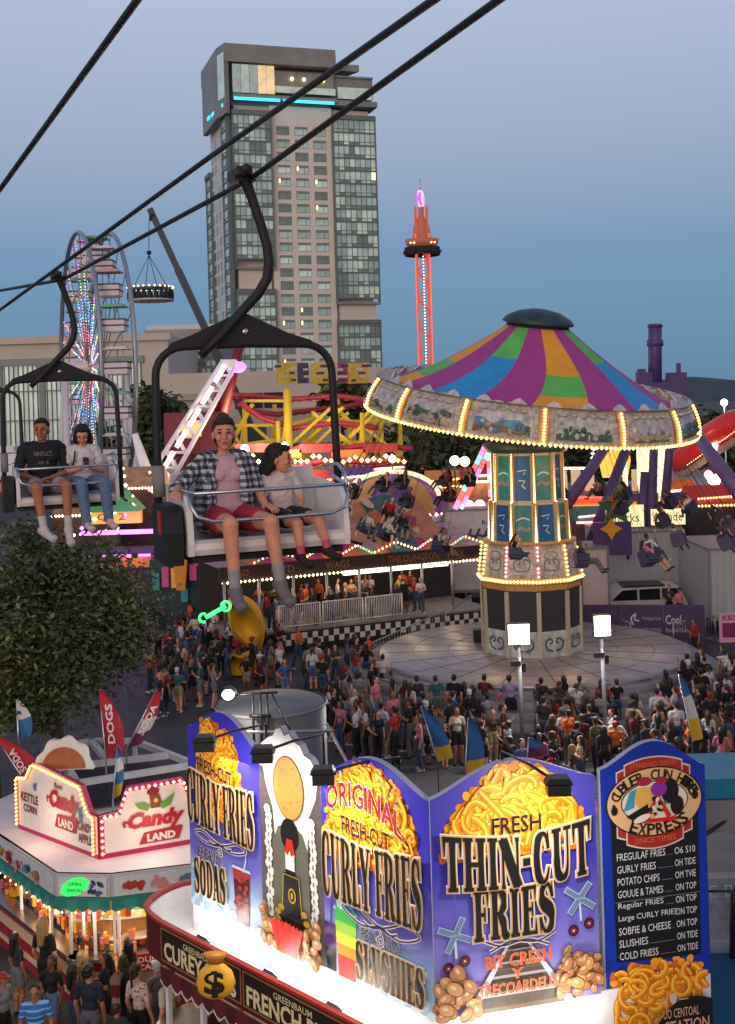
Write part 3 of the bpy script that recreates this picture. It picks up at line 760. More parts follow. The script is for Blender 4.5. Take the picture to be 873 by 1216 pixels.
# ------------------------------------------------------------------ purple mast ride, its legs
PUR = mat('purple ride steel', (.075, .04, .17), .45)
PURL = mat('lilac ride steel', (.13, .08, .20), .45, var=.2, scale=1)
d = 62; fo = P(778, 640, d); fo.z = 0
pr = thing('purple_mast_ride', 'dark purple ride mast with machinery rising behind the swing ride rim', 'ride', fo)
def q(u, v, dd=0): return P(u, v, d+dd)-fo
m = MB(); m.tube([q(778, 385), q(778, 410), q(778, 470)], .36, 12); m.tube([q(778, 404), q(778, 411)], .44, 12); m.tube([q(778, 386), q(778, 388)], .41, 12); m.build('mast', PUR, pr)
m = MB(); m.box(q(765, 452), (.7, .8, .9)); m.box(q(803, 456), (.9, .9, 1.2)); m.box(q(762, 445), (.35, .5, .6)); m.box(q(784, 463), (2.2, 1, .8)); m.box(q(806, 440), (.2, .2, .8)); m.build('motors', PUR, pr)
m = MB()
for (a_, b_) in (((778, 470), (770, 690)), ((745, 530), (700, 650)), ((765, 560), (760, 640)), ((800, 470), (785, 640))): m.tube([q(*a_), q(*b_)], [.28, .32], 8)
m.box(q(775, 590), (3.4, .3, .4)); m.box(q(775, 620), (3, .3, .4)); m.build('frame', PUR, pr)
MB().tube([P(720, 530, 58)-fo, P(672, 600, 55)-fo], [.24, .3], 10).build('angled_leg', PURL, pr); MB().tube([P(815, 500, 60)-fo, P(880, 588, 55)-fo], [.3, .38], 10).build('angled_leg', PURL, pr)
m = MB().bulbs(q(812, 505, -3), q(868, 575, -5), 26, .06); m.build('leg_lights', WARM, pr)
m = MB().box(q(742, 555), (.22, .2, 3)); m.box(q(766, 545), (.8, .3, 3.8)); m.box(q(786, 545), (.55, .3, 4.4)); m.build('lit_panels', glow('cream lit panel', (1, .85, .45), 1.6), pr)

# ------------------------------------------------------------------ right-hand background
sl = thing('tube_slide', 'red tube slide curving in from the right edge', 'slide', P(860, 520, 66))
m = MB(); B0 = P(860, 520, 66)
m.tube([P(u, v, dd)-B0 for u, v, dd in ((796, 552, 70), (815, 540, 69), (840, 520, 67), (870, 505, 65), (910, 498, 64))], [.5, .62, .75, .85, .9], 12)
m.build('tube', mat('glossy red plastic', (.5, .015, .02), .25, em=(1, .03, .03), es=.12), sl)
m = MB(); m.tube([P(u, v, dd)-B0 for u, v, dd in ((790, 568, 70), (815, 562, 69), (845, 540, 66.5), (880, 520, 64))], .22, 8)
m.build('side_beam', mat('tan beam', (.3, .24, .2), .6), sl)
m = MB().bulbs(P(815, 553, 67)-B0, P(873, 512, 63)-B0, 22, .04); m.build('edge_lights', WARM, sl)
MB().tube([P(845, 540, 66)-B0, P(845, 540, 66)-B0+Vector((0, 0, -8.3))], .2, 6).build('support', PUR, sl)
lp = P(860, 478, 95); t = thing('field_lamp', 'tall thin lamp post with round white lamp against the dark hills', 'lamp', (lp.x, lp.y, 0))
MB().tube([(0, 0, 0), (0, 0, lp.z)], .07, 6).build('post', STEEL, t); MB().ball((0, 0, lp.z), .28, 10, 8).build('lamp_globe', COOLW, t)

def booth(label, u0, u1, vt, vb, d, mroof, mwall, light, cat='booth', n=18, group=None, two=False):
    """small game booth: walls, sloped canopy and bulbs along its edge"""
    a, b = P(u0, vt, d), P(u1, vt, d); w = b.x-a.x; zt = (a.z+b.z)/2; c = P((u0+u1)/2, vb, d)
    t = thing('game_booth', label, cat, ((a.x+b.x)/2, d, 0), 0, group); zb = c.z
    MB().box((0, 1.6, (zb-.05)/2), (w*.94, 3, zb-.05)).build('wall', mwall, t)
    m = MB(); m.prism([(0, zb), (3.4, zb), (1.7, zt)], -w/2, w/2, 0, Matrix(((0, 0, 1, 0), (1, 0, 0, 0), (0, 1, 0, 0), (0, 0, 0, 1)))); m.build('canopy', mroof, t)
    m = MB().bulbs((-w/2, -.08, zb), (w/2, -.08, zb), n, .08)
    if two: m.bulbs((-w*.4, .35, zb+(zt-zb)*.35), (w*.45, .7, zb+(zt-zb)*.45), n, .07)
    m.build('string_lights', light, t)
    return t, w, zb, zt
booth('red lit canopy booth with rows of orange bulbs at the right edge', 822, 900, 578, 600, 62, mat('red canopy', S(150, 30, 25), .6, em=(1, .05, .02), es=.1), DARK, WARM, two=True)  # red light on the canopy is put into the cloth's colour and glow
t, w, zb, zt = booth('low teal roofed booth behind the white containers right', 800, 880, 560, 578, 68, mat('grey striped roof', (.3, .32, .33), .6), mat('pink lit wall', (.4, .2, .25), .6), PINKB)
# fun house with golden arch
t = thing('fun_house', 'ornate fun house front with glowing golden arch behind the swing tower', 'booth', (P(705, 640, 68).x, 68, 0)); fo = Vector((P(705, 640, 68).x, 68, 0))
m = MB(); m.box((0, 1, 3), (8.6, 1.6, 6)); m.build('wall', mat('teal grey painted wall', S(120, 135, 140), .6, var=.4, scale=2), t)
o = P(730, 548, 67)-fo; m = MB()
m.prism([(.8*cos(pi*i/12)*1.1, 1.4*sin(pi*i/12)) for i in range(13)]+[(-.7, -.9), (.7, -.9)], -.1, .1, 0, Matrix.Translation(o) @ Matrix.Rotation(pi/2, 4, 'X')); m.build('golden_arch', glow('golden panel', (1, .42, .06), 1.5), t)
m = MB()
for i in range(22): a_ = pi*i/21; m.bulb(o+Vector((1.35*cos(a_), -.3, 1.7*sin(a_))), .1)
m.bulbs(P(660, 556, 67)-fo, P(700, 556, 67)-fo, 20, .08); m.bulbs(P(640, 590, 66.5)-fo, P(762, 592, 66.5)-fo, 46, .09, 1)
m.build('bulbs', [WARMW, REDB], t)
m = MB(); m.box(P(700, 594, 66.8)-fo, (6.4, .3, .5)); m.box(P(690, 600, 66.8)-fo, (7, .3, .2), 1); m.build('red_band', [mat('red lit band', (.5, .05, .03), .5, em=(1, .1, .03), es=.8), mat('orange lit band', (.6, .2, .03), .5, em=(1, .35, .05), es=1.2)], t)
m = MB()
for u in (668, 684, 700, 756, 772): m.box(P(u, 570, 67.0)-fo, (.5, .3, 1.2))
m.build('window', mat('cream lit niche', (.6, .5, .35), .5, em=(1, .7, .4), es=.35), t)
t = thing('script_sign', 'cream glowing sign with dark script on the right behind the swing riders', 'sign', P(770, 612, 60)); o = P(770, 612, 60)
m = MB(); m.box((-1.2, 0, 0), (1.9, .2, 1.1)); m.box((1.0, 0, -.1), (1.7, .2, .8)); m.build('panel', glow('cream sign face', (1, .78, .4), 1.1), t)
for i, (x0, s) in enumerate(((-2.0, 'Snacks'), (.2, 'Arcade'))):
    q_ = MB(); sans(q_, s, (x0, -.3, x0+1.5, .15), 0, 0); q_.build('lettering', mat('dark script', (.05, .03, .02), .6), t, M=Matrix.Translation((0, -.12, 0)) @ Matrix.Rotation(pi/2, 4, 'X'))
t = thing('star_ornament', 'green and orange pointed ride ornament on purple base by the container', 'ornament', P(732, 620, 57)); 
m = MB(); o = Matrix.Rotation(pi/2, 4, 'X')
def star(c, R, k, n, z0, z1, mi): m.prism([(c[0]+(R if i % 2 == 0 else R*k)*sin(pi*i/n), c[1]+(R if i % 2 == 0 else R*k)*cos(pi*i/n)) for i in range(2*n)], z0, z1, mi, o)
star((0, .7), .95, .5, 5, -.1, .1, 0); star((.05, 1.05), .6, .45, 5, .12, .2, 1); star((-.3, -.3), .55, .5, 4, .14, .24, 2); m.box((-.2, .1, -.8), (1.8, .4, 1.6), 3)
m.build('star_panels', [mat('lime green panel', S(40, 120, 55), .5), mat('orange panel', S(190, 110, 35), .5), mat('amber panel', S(230, 160, 30), .5), PUR], t)

# pink and blue lit legs left of the swing tower
t = thing('lit_ride_legs', 'crossed ride legs striped with pink and blue lights beside the swing tower', 'ride', P(568, 600, 58)); o = P(568, 600, 58)
for (u0, v0, u1, v1) in ((576, 530, 540, 605), (580, 530, 583, 590)):
    m = MB(); a_, b_ = P(u0, v0, 58)-o, P(u1, v1, 58)-o
    for k in range(14):
        p_, q_ = a_.lerp(b_, k/14), a_.lerp(b_, (k+.9)/14); m.beam(p_, q_, .22, .22, k//2 % 3); m.beam(p_+Vector((.3, 0, 0)), q_+Vector((.3, 0, 0)), .12, .2, (k+1)//2 % 3)
    m.build('lit_leg', [LED[1], glow('pale blue tube', (.3, .7, 1), 1.5), REDB], t)
# small glow lamps scattered among the booths
lampg = 'round lamps among the far booths'
for i, (u, v, r, mt_) in enumerate(((540, 547, .28, WARMW), (552, 548, .28, WARMW), (466, 545, .22, WARMW), (556, 602, .4, PINKB), (570, 600, .32, PINKB), (848, 535, .3, COOLW), (848, 570, .35, COOLW), (842, 564, .28, PINKB))):
    p = P(u, v, 66); t = thing('globe_lamp', '%s globe lamp %s' % ('pink' if mt_ is PINKB else 'white', ('left of the pair above the trailers', 'right of the pair above the trailers', 'by the coaster end', 'larger, low by the lit legs', 'smaller, low by the lit legs', 'high at the right edge', 'low at the right edge', 'beside the red canopy')[i]), 'lamp', p, 0, lampg)
    MB().ball((0, 0, 0), r, 10, 8).build('globe', mt_, t); MB().tube([(0, 0, -r), (0, 0, -p.z)], .05, 5).build('post', BLACK, t)
# ------------------------------------------------------------------ the wave swinger
dc = G(632, 770, 1.2); dc.z = 0
sw = thing('swing_ride', 'big wave swinger with tilted striped canopy and bulb edged painted rim', 'swing ride', dc)
DECK = mat('grey ride deck', (.30, .28, .29), .32, .3, var=.25, scale=1.5)
STEP = mat('grey deck step', (.2, .2, .21), .6, var=.25, scale=2)
m = MB()
for k in range(20): m.beam((2.0*cos(k*pi/10), 2.0*sin(k*pi/10), 1.204), (5.98*cos(k*pi/10), 5.98*sin(k*pi/10), 1.204), .035, .006)
for r_ in (3.3, 4.7): m.tube([(r_*cos(2*pi*i/60), r_*sin(2*pi*i/60), 1.195) for i in range(60)], .014, 4, closed=True)
m.build('deck_seams', mat('dark seam', (.05, .05, .055), .7), sw)
MB().lathe([(0, 1.2), (6.0, 1.2), (6.05, 1.16), (6.05, 1.0)], 72).build('deck', DECK, sw)
for k in range(4):
    r = 6.05+.42*(k+1); z = 1.0-.25*k
    MB().lathe([(r-.45, z), (r, z), (r, z-.25)], 72).build('step', STEP, sw)
IVORY = mat('ivory painted scrollwork', (.42, .375, .31), .55, var=.6, scale=6)
GOLDP = mat('gold painted trim', (.45, .25, .06), .45, var=.3, scale=8)
DRUM = mat('dark drum panel', (.03, .03, .035), .6)
ART = [mat('pale mural', (.46, .44, .42), .55, var=.55, scale=4), mat('sand mural', (.42, .33, .24), .55, var=.6, scale=3), mat('sea mural', (.10, .26, .34), .55, var=.6, scale=2), mat('green mural', (.05, .12, .06), .55, var=.7, scale=3), mat('brown mural', (.2, .12, .06), .55, var=.5, scale=3)]
BLUEM = mat('deep blue mural', S(25, 85, 140), .5, var=.35, scale=1.2); TEALM = mat('teal mural', S(50, 125, 125), .5, var=.35, scale=1.2)
CREAM = mat('cream frame', (.5, .42, .3), .5)
# lower drum, ten sides
def ring(n, r0, z0, r1, z1, mi, m, a0=0, gap=0):
    for k in range(n):
        a, b = a0+2*pi*(k+gap)/n, a0+2*pi*(k+1-gap)/n
        m.quad((r0*cos(a), r0*sin(a), z0), (r0*cos(b), r0*sin(b), z0), (r1*cos(b), r1*sin(b), z1), (r1*cos(a), r1*sin(a), z1), mi)
NS = 10; A0 = -pi/2+.02
m = MB(); ring(NS, 1.92, 2.2, 1.96, 3.75, 0, m, A0); m.build('drum_wall', DRUM, sw)
m = MB(); ring(NS, 1.92, 1.21, 1.92, 2.2, 0, m, A0, .02); m.build('skirt_panels', mat('scrolled white panel', (.5, .5, .48), .55, var=.5, scale=3), sw)
for k in range(NS):
    m = MB(); a = A0+2*pi*(k+.5)/NS; e = Vector((-sin(a), cos(a), 0)); o = Vector((1.87*cos(a), 1.87*sin(a), 1.75)); n_ = Vector((cos(a), sin(a), 0))
    M = frame(o, e, (0, 0, 1))
    for sgn in (1, -1):
        ribbon(m, smooth([(sgn*.05, -.3), (sgn*.3, -.2), (sgn*.36, .05), (sgn*.18, .18), (sgn*.08, .05), (sgn*.2, -.02)], 4), .06, .02+.002*sgn, 0, M)
    m.build('scroll', mat('dark teal scroll', S(50, 80, 75), .6), sw)
m = MB(); ring(NS, 1.98, 3.75, 1.98, 3.98, 0, m, A0); m.build('drum_frieze', GOLDP, sw)
m = MB()
for k in range(NS):
    a = A0+2*pi*k/NS; m.box((0, 0, 2.45), (.1, .16, 2.5), 0, Matrix.Translation((1.95*cos(a), 1.95*sin(a), 0)) @ Matrix.Rotation(a, 4, 'Z'))
m.build('drum_posts', CREAM, sw)
m = MB(); ring(NS, 2.04, 4.0, 2.04, 4.22, 0, m, A0); ring(NS, 1.9, 4.22, 2.04, 4.22, 0, m, A0); ring(NS, 1.95, 3.99, 2.04, 4.0, 0, m, A0); m.build('light_band', GOLDP, sw)
def facet(n, a0, k, r, z): 
    a, b = a0+2*pi*k/n, a0+2*pi*(k+1)/n
    return Vector((r*cos(a), r*sin(a), z)), Vector((r*cos(b), r*sin(b), z))
for k in range(NS):
    a, b = facet(NS, A0, k, 2.09, 4.11); MB().bulbs(a, b, 9, .072).build('bulb_row', WARM, sw)
# upper drum panels
for k in range(NS):
    a, b = facet(NS, A0, k, 1.98, 4.22); c, d_ = facet(NS, A0, k, 1.82, 5.45); m = MB()
    m.quad(a, b, d_, c, 0); nrm = (b-a).cross(c-a).normalized(); i_ = lambda s, t: a.lerp(b, s).lerp(c.lerp(d_, s), t)+nrm*.02
    m.quad(i_(.12, .12), i_(.88, .12), i_(.88, .88), i_(.12, .88), 1)
    M = frame(i_(.5, .5)+nrm*.01, b-a, c-a)
    for sg_ in (1, -1):
        ribbon(m, smooth([(0, -.35), (sg_*.25, -.3), (sg_*.3, 0), (sg_*.1, .1), (sg_*.08, -.06), (sg_*.16, -.08)], 4), .05, .004+.002*sg_, 2, M)
        ribbon(m, smooth([(0, .38), (sg_*.2, .34), (sg_*.28, .2), (sg_*.16, .12)], 4), .05, .008+.002*sg_, 3, M)
    m.build('drum_panel', [IVORY, ART[0], mat('grey green scroll', S(110, 120, 105), .6), GOLDP], sw)
    MB().bulbs(a+nrm*.06, c+nrm*.06, 8, .06).build('bulb_row', [WARM, PINKB][k % 3 == 0], sw)
m = MB(); m.lathe([(1.3, 5.44), (1.84, 5.46), (1.84, 5.54), (1.3, 5.56)], 40); m.build('drum_cornice', GOLDP, sw)
# telescoping tower, two tiers of eight murals
NT = 10; B0 = -pi/2+pi/NT*.0+.04
for ti, (r0, r1, z0, z1) in enumerate(((1.52, 1.46, 5.5, 7.05), (1.36, 1.33, 7.05, 8.95))):
    for k in range(NT):
        a, b = facet(NT, B0, k, r0, z0); c, d_ = facet(NT, B0, k, r1, z1); m = MB(); nrm = (b-a).cross(c-a).normalized()
        i_ = lambda s, t: a.lerp(b, s).lerp(c.lerp(d_, s), t)+nrm*.015
        m.quad(a, b, d_, c, 0)
        m.quad(i_(.14, .04), i_(.86, .04), i_(.86, .94), i_(.14, .94), 1+(k+ti) % 2)
        M = frame(i_(.5, .5)+nrm*.01, b-a, c-a); h = (z1-z0)
        if (k+ti) % 2 == 0:
            ribbon(m, [(-.15, -.1), (.1, -.12), (-.02, -.3), (.12, -.42)], .05, 0, 3, M); ribbon(m, [(-.2, .25), (.16, .3), (.05, .12)], .04, .002, 3, M)
        else:
            ribbon(m, smooth([(-.28, -.3), (-.1, -.18), (.1, -.26), (.28, -.2)], 4), .12, 0, 4, M); ribbon(m, smooth([(-.26, .1), (0, .2), (.26, .12)], 4), .06, .002, 3, M)
        m.build('tower_panel', [CREAM, BLUEM, TEALM, mat('pale mural figure', S(190, 205, 205), .5), mat('mural sand', S(150, 130, 100), .5)], sw)
        MB().bulbs(a+nrm*.05, c+nrm*.05, 22, .066).build('bulb_row', WARMW, sw)
        MB().box((a+c)/2, (.16, .16, z1-z0)).build('tower_post', GOLDP, sw)
m = MB(); m.lathe([(1.2, 8.95), (1.55, 8.95), (1.75, 9.25), (1.4, 9.4)], 40); m.build('tower_collar', mat('dark teal trim', S(35, 60, 60), .5), sw)
MB().lathe([(1.1, 9.2), (.9, 12.6)], 24).build('core_column', DARK, sw)
# the tilted crown: everything below lives in its own tilted frame
nx_, ny_ = radians(6.2), radians(8.2)
zaxis = Vector((sin(nx_), -sin(ny_), 1)).normalized(); xaxis = Vector((1, 0, 0)); xaxis = (xaxis-zaxis*xaxis.dot(zaxis)).normalized()
yaxis = zaxis.cross(xaxis)
rc = P(630, 476, dc.y)-dc
TM = Matrix(((xaxis.x, yaxis.x, zaxis.x, rc.x), (xaxis.y, yaxis.y, zaxis.y, rc.y), (xaxis.z, yaxis.z, zaxis.z, rc.z), (0, 0, 0, 1)))
FAB = [mat('magenta canopy cloth', S(160, 60, 135), .7, var=.12, scale=1.2), mat('sky blue canopy cloth', S(40, 145, 205), .7, var=.12, scale=1.2), mat('green canopy cloth', S(90, 185, 85), .7, var=.12, scale=1.2), mat('orange canopy cloth', S(225, 155, 40), .7, var=.12, scale=1.2)]
NSEG, SUB, NR = 16, 5, 20; m = MB(); vs, fs = [], []
R0, R1, H1 = 5.62, 1.12, 2.62
n = NSEG*SUB
def cone(t, j):
    r = R0+(R1-R0)*(t**.86); z = H1*(t**1.12)+.38
    sag = -.05*abs(sin(pi*j/SUB))*sin(pi*t)
    a = 2*pi*j/n-.17+.13*t+.10*sin(pi*t)
    return (r*cos(a), r*sin(a), z+sag)
for i in range(NR+1):
    for j in range(n): vs.append(cone(i/NR, j))
fm = []
for i in range(NR):
    for j in range(n):
        fs.append((i*n+j, i*n+(j+1) % n, (i+1)*n+(j+1) % n, (i+1)*n+j)); s = (j//SUB+3) % NSEG; t = (i+.5)/NR
        fm.append(0 if s % 2 == 0 else ((2 if t > .62 else 1) if s % 4 == 1 else (2 if .2 < t < .45 else 3)))
cm = MB(); cm.v = vs; cm.f = fs; cm.m = fm; cm.s = [True]*len(fs)
cm.build('canopy', FAB, sw, M=TM)
MB().lathe([(1.35, 0), (1.4, .06), (1.25, .25), (.8, .48), (.3, .58), (0, .6)], 32).build('cap', mat('dark green cap', S(32, 58, 62), .5, var=.3, scale=3), sw, M=TM @ Matrix.Translation((0, 0, H1+.42)))
MB().lathe([(1.0, 0), (1.25, .0), (1.2, .28), (1.0, .28)], 32).build('cap_collar', DARK, sw, M=TM @ Matrix.Translation((0, 0, H1+.16)))
m = MB(); m.lathe([(5.2, .3), (5.7, .5), (6.12, .62)], 56); m.lathe([(6.12, .60), (5.0, -.2), (1.6, -.6), (1.2, -.6)], 56)
m.build('ceiling_ring', IVORY, sw, M=TM)
m = MB()
for k in range(28):
    a = 2*pi*k/28; M = Matrix.Rotation(a, 4, 'Z') @ Matrix.Translation((5.6, 0, .36)) @ Matrix.Rotation(pi/2, 4, 'Z') @ Matrix.Rotation(radians(65), 4, 'X')
    m.prism([(-.63, -.1), (.63, -.1), (.5, .16), (.3, .2), (.16, .34), (0, .42), (-.16, .34), (-.3, .2), (-.5, .16)], -.03, .03, 0, M)
m.build('scalloped_edge', mat('white scroll edge', (.52, .5, .5), .55, var=.35, scale=5), sw, M=TM)
NP = 14; pr_ = random.Random(8)
for k in range(NP):
    a0 = -pi/2-radians(4)+2*pi*k/NP; m = MB(); ns = 8
    def rp(s, t, off=0): 
        a = a0+2*pi/NP*s; r = 6.42-.42*t+off+.10*sin(t*pi)
        return Vector((r*cos(a), r*sin(a), -.64+1.2*t))
    def patch(s0, s1, t0, t1, off, mi, top=None, nt_=3, bot=None):
        for i in range(ns):
            for j in range(nt_):
                sa, sb = s0+(s1-s0)*i/ns, s0+(s1-s0)*(i+1)/ns
                T = lambda s, j: (t0+(bot(s) if bot else 0))+((t1+(top(s) if top else 0))-(t0+(bot(s) if bot else 0)))*j/nt_
                m.quad(rp(sa, T(sa, j), off), rp(sb, T(sb, j), off), rp(sb, T(sb, j+1), off), rp(sa, T(sa, j+1), off), mi)
    ns = 20
    patch(0, 1, 0, .93, 0, 0, top=lambda s: .07*abs(sin(4*pi*s))+.10*sin(pi*s)**2)
    ns = 10
    patch(.13, .87, .16, .74, .03, 1, top=lambda s: .10*sin(pi*(s-.15)/.7), bot=lambda s: -.04*sin(pi*(s-.15)/.7))
    patch(.15, .85, .30, .48, .036, 3, top=lambda s: .14*sin(7*s+k)**2+.04*sin(29*s))
    patch(.15, .85, .17, .31, .045, 2, top=lambda s: .05*sin(17*s)+.05*sin(37*s+k)+.10*sin(3.1*s+k)**2)
    patch(.2, .8, .165, .21, .052, 6, top=lambda s: .03*sin(23*s+2*k))
    for j in range(16):
        c = rp(pr_.uniform(.17, .83), pr_.uniform(.22, .5), .055); m.ball(c, (pr_.uniform(.04, .13), .05, pr_.uniform(.05, .14)), 7, 5, pr_.choice((2, 2, 6, 3, 1)))
    for sg_ in (0, 1):
        for j in range(5):
            c = rp(.25+.125*j, .1 if sg_ == 0 else .86, .03)
            m.ball(c, (.14, .14, .07), 6, 4, 4)
    ns = 4
    patch(-.045, .06, 0, 1.04, .05, 5)
    mats = [IVORY, ART[0], ART[pr_.choice((1, 3, 4, 1))], ART[pr_.choice((2, 0, 3, 0))], mat('cream scroll', (.5, .45, .38), .55), GOLDP, ART[pr_.choice((4, 3, 1))]]
    p = m.build('rim_panel', mats, sw, M=TM)
    b = MB()
    for j in range(11): b.bulb(rp(.008, .06+.9*j/10, .12), .066)
    b.build('bulb_column', WARM, p)
    b = MB()
    for j in range(16): b.bulb(rp((j+.5)/16, .0, .06), .066)
    b.build('bulb_row', WARM, p)
    b = MB(); ga = a0+pi/NP
    for j in range(14):
        s = (j+.5)/14; a = a0+2*pi/NP*s; rr_ = 5.3-.7*sin(pi*s); b.bulb((rr_*cos(a), rr_*sin(a), -.70-.1*sin(pi*s)), .06)
    b.build('garland_bulbs', WARM, p)
# a soft warm lamp stands for the rows of bulbs lighting the drum and the deck
for k in range(4): lamp('bulb_glow', 'POINT', dc+Vector((3.2*cos(k*pi/2+.7), 3.2*sin(k*pi/2+.7)-.6, 8.6)), 130, (1, .68, .36), .8)
# equipment on the deck
for (u, v, s) in ((572, 762, .5), (678, 765, .45)):
    p = G(u, v, 1.2); t = thing('equipment_case', 'dark equipment case on the deck %s of the drum' % ('left' if u < 600 else 'right'), 'case', p)
    MB().box((0, 0, s*.5), (s*1.3, s, s)).build('body', DARK, t); MB().box((0, 0, s*1.02), (s*1.35, s*1.05, s*.1)).build('lid', BLACK, t); MB().tube([(-.1, 0, s*1.07), (-.1, 0, s*1.2), (.1, 0, s*1.2), (.1, 0, s*1.07)], .02, 5).build('handle', STEEL, t)

# ------------------------------------------------------------------ dark ride station left of the swing
d = 55; L, R = P(262, 700, 52.5), P(572, 684, 58); fo = Vector(((L.x+R.x)/2, (L.y+R.y)/2, 0)); ex = (R-L); ex.z = 0; LW = ex.length; ex.normalize()
TM2 = frame((fo.x, fo.y, 0), ex, Vector((-ex.y, ex.x, 0)))
st = thing('ride_station', 'dark ride station with strings of lights and slanted painted roof', 'ride', M=TM2)
m = MB(); m.box((0, 3.4, 2.4), (LW, .3, 4.8)); m.build('back_wall', DARK, st)
m = MB(); m.box((0, .1, 3.6), (LW, .25, .62)); m.build('fascia', mat('dark maroon fascia', S(45, 25, 28), .6, var=.5, scale=1.5), st)
m = MB(); m.bulbs((-LW/2, -.1, 3.22), (LW*.3, -.1, 3.22), 52, .07, 0, None); m.bulbs((LW*.3, -.1, 3.22), (LW/2, -.1, 3.22), 14, .07); m.build('lower_string_lights', WARMW, st)
k = 0; x = -LW/2+1.5
while x < LW/2-.3:
    y0, y1 = (3.98, 4.42) if k % 2 == 0 else (4.42, 3.98); w_ = .75+.5*rr.random()
    MB().bulbs((x, -.06, y0), (x+w_, -.06, y1), 6, .065, 0, [k//2 % 2, k//2 % 2, 2] if k % 5 else [0, 3]).build('zigzag_lights', [PINKB, WARM, WARMW, GREENB], st); x += w_; k += 1
RC = [mat('magenta roof panel', S(150, 30, 80), .5, var=.25, scale=1), mat('orange roof panel', S(180, 95, 35), .5, var=.25, scale=1), mat('grey pink roof panel', S(150, 120, 130), .5, var=.25, scale=2), mat('teal roof panel', S(50, 90, 90), .5, var=.25, scale=1), mat('tan roof panel', S(165, 110, 70), .5, var=.3, scale=1)]
for i in range(8):
    x0, x1 = -LW/2+LW*i/8, -LW/2+LW*(i+1)/8; hgt = (.9, 1.2, 1.9, 2.4, 2.2, 2.6, 2.1, .9)[i]
    m = MB(); m.add([(x0, 0, 3.95), (x1, 0, 3.95), (x1, 3.2, 3.95+hgt), (x0, 3.2, 3.95+hgt*.85), (x0, 0, 3.85), (x1, 0, 3.85), (x1, 3.2, 3.85), (x0, 3.2, 3.85)], [(0, 1, 2, 3), (0, 4, 5, 1), (1, 5, 6, 2), (3, 7, 4, 0), (2, 6, 7, 3)])
    p = m.build('roof_panel', RC[(2, 0, 0, 1, 4, 3, 4, 2)[i]], st)
    m = MB()
    for j in range(4):
        s_ = (j+.5)/4; M = frame(((x0+x1)/2+(rr.random()-.5)*1.4, 3.2*s_, 3.98+hgt*.92*s_), (1, 0, 0), (0, 3.2, hgt))
        m2 = MB(); disc(m2, (0, 0), .25+.35*rr.random(), .2+.3*rr.random(), .01+.01*j, 0, 12, rr.random()*3); m.add(m2.v, m2.f, j % 2, M)
    m.build('roof_art', [RC[(1, 4, 2, 0, 2, 1, 0, 4)[i]], mat('roof art pale', S(190, 160, 140), .6)], p)
m = MB()
for (x, s, wd) in ((-.32*LW, 'IHYD', 1.5), (-.12*LW, 'WAGS', 1.6), (.12*LW, 'THE DUNGEON', 3.6), (-.44*LW, 'GO', .7), (.36*LW, 'PLAY', 1.2)):
    sans(m, s, (x, 3.44, x+wd*.75, 3.76), .0, 0)
o = m.build('sign_lettering', mat('dull gold lettering', S(120, 90, 45), .6, em=(1, .6, .2), es=.02), st, M=Matrix.Translation((0, -.04, 0)) @ Matrix.Rotation(pi/2, 4, 'X'))
o.matrix_local = Matrix(((1, 0, 0, 0), (0, 0, -1, -.04), (0, 1, 0, 0), (0, 0, 0, 1)))
m = MB(); m.box((0, 1.2, .9), (LW, 4.2, .14)); m.build('platform', STEP, st)
m = MB(); nq = 54
for i in range(nq):
    for j in range(2): m.box((-LW/2+LW*.16+(i+.5)*.26, -.95, .42+.26*j), (.26, .04, .26), (i+j) % 2)
m.build('checkered_skirt', [mat('check white', (.6, .6, .6), .5), mat('check black', (.02, .02, .02), .5)], st)
MB().box((0, -.9, .45), (LW, .05, .86)).build('skirt', BLACK, st)
for i in range(9):
    MB().tube([(-LW/2+.1+(LW-.2)*i/8, -.2, .9), (-LW/2+.1+(LW-.2)*i/8, -.2, 3.3)], .06, 6).build('post', GALV, st)
m = MB()
for i in range(7): m.box((LW*(-.02+.06*i), .2, 3.12), (.7, .2, .18))
m.build('tube_lamps', glow('cool tube lamp', (.95, 1, .95), 2.5), st)
for i in range(5): lamp('station_light', 'POINT', TM2 @ Vector((-LW*.38+LW*.19*i, .8, 3.0)), 38, (1, .7, .42), .3)

def railing(name, label, a, b, h, n, m_, cat='railing', group=None, foot=True):
    a, b = Vector(a), Vector(b); t = thing(name, label, cat, a, 0, group); d_ = b-a; q_ = MB()
    q_.tube([(0, 0, h), d_+Vector((0, 0, h))], .03, 6); q_.tube([(0, 0, .15), d_+Vector((0, 0, .15))], .025, 6); q_.build('rails', m_, t); q_ = MB()
    for i in range(n): q_.tube([d_*((i+.5)/n)+Vector((0, 0, .15)), d_*((i+.5)/n)+Vector((0, 0, h))], .013, 4)
    q_.build('bars', m_, t); q_ = MB()
    for s in (0, 1):
        q_.tube([d_*s+Vector((0, 0, 0)), d_*s+Vector((0, 0, h))], .032, 6)
        if foot: n_ = Vector((-d_.y, d_.x, 0)).normalized(); q_.tube([d_*(s*.96+.02)-n_*.3, d_*(s*.96+.02)+n_*.3], .02, 5)
    q_.build('posts', m_, t); return t
for i, (x0, x1, w_) in enumerate(((-.32, -.17, 'left'), (-.16, -.01, 'middle'), (0, .14, 'right'))):
    a, b = TM2 @ Vector((LW*x0, -.85, .98)), TM2 @ Vector((LW*x1, -.85, .98))
    railing('platform_railing', 'white barred railing above the black and white checkered skirt, %s section' % w_, a, b, 1.1, 22, WHITE, group='white railings on the ride platform', foot=False)
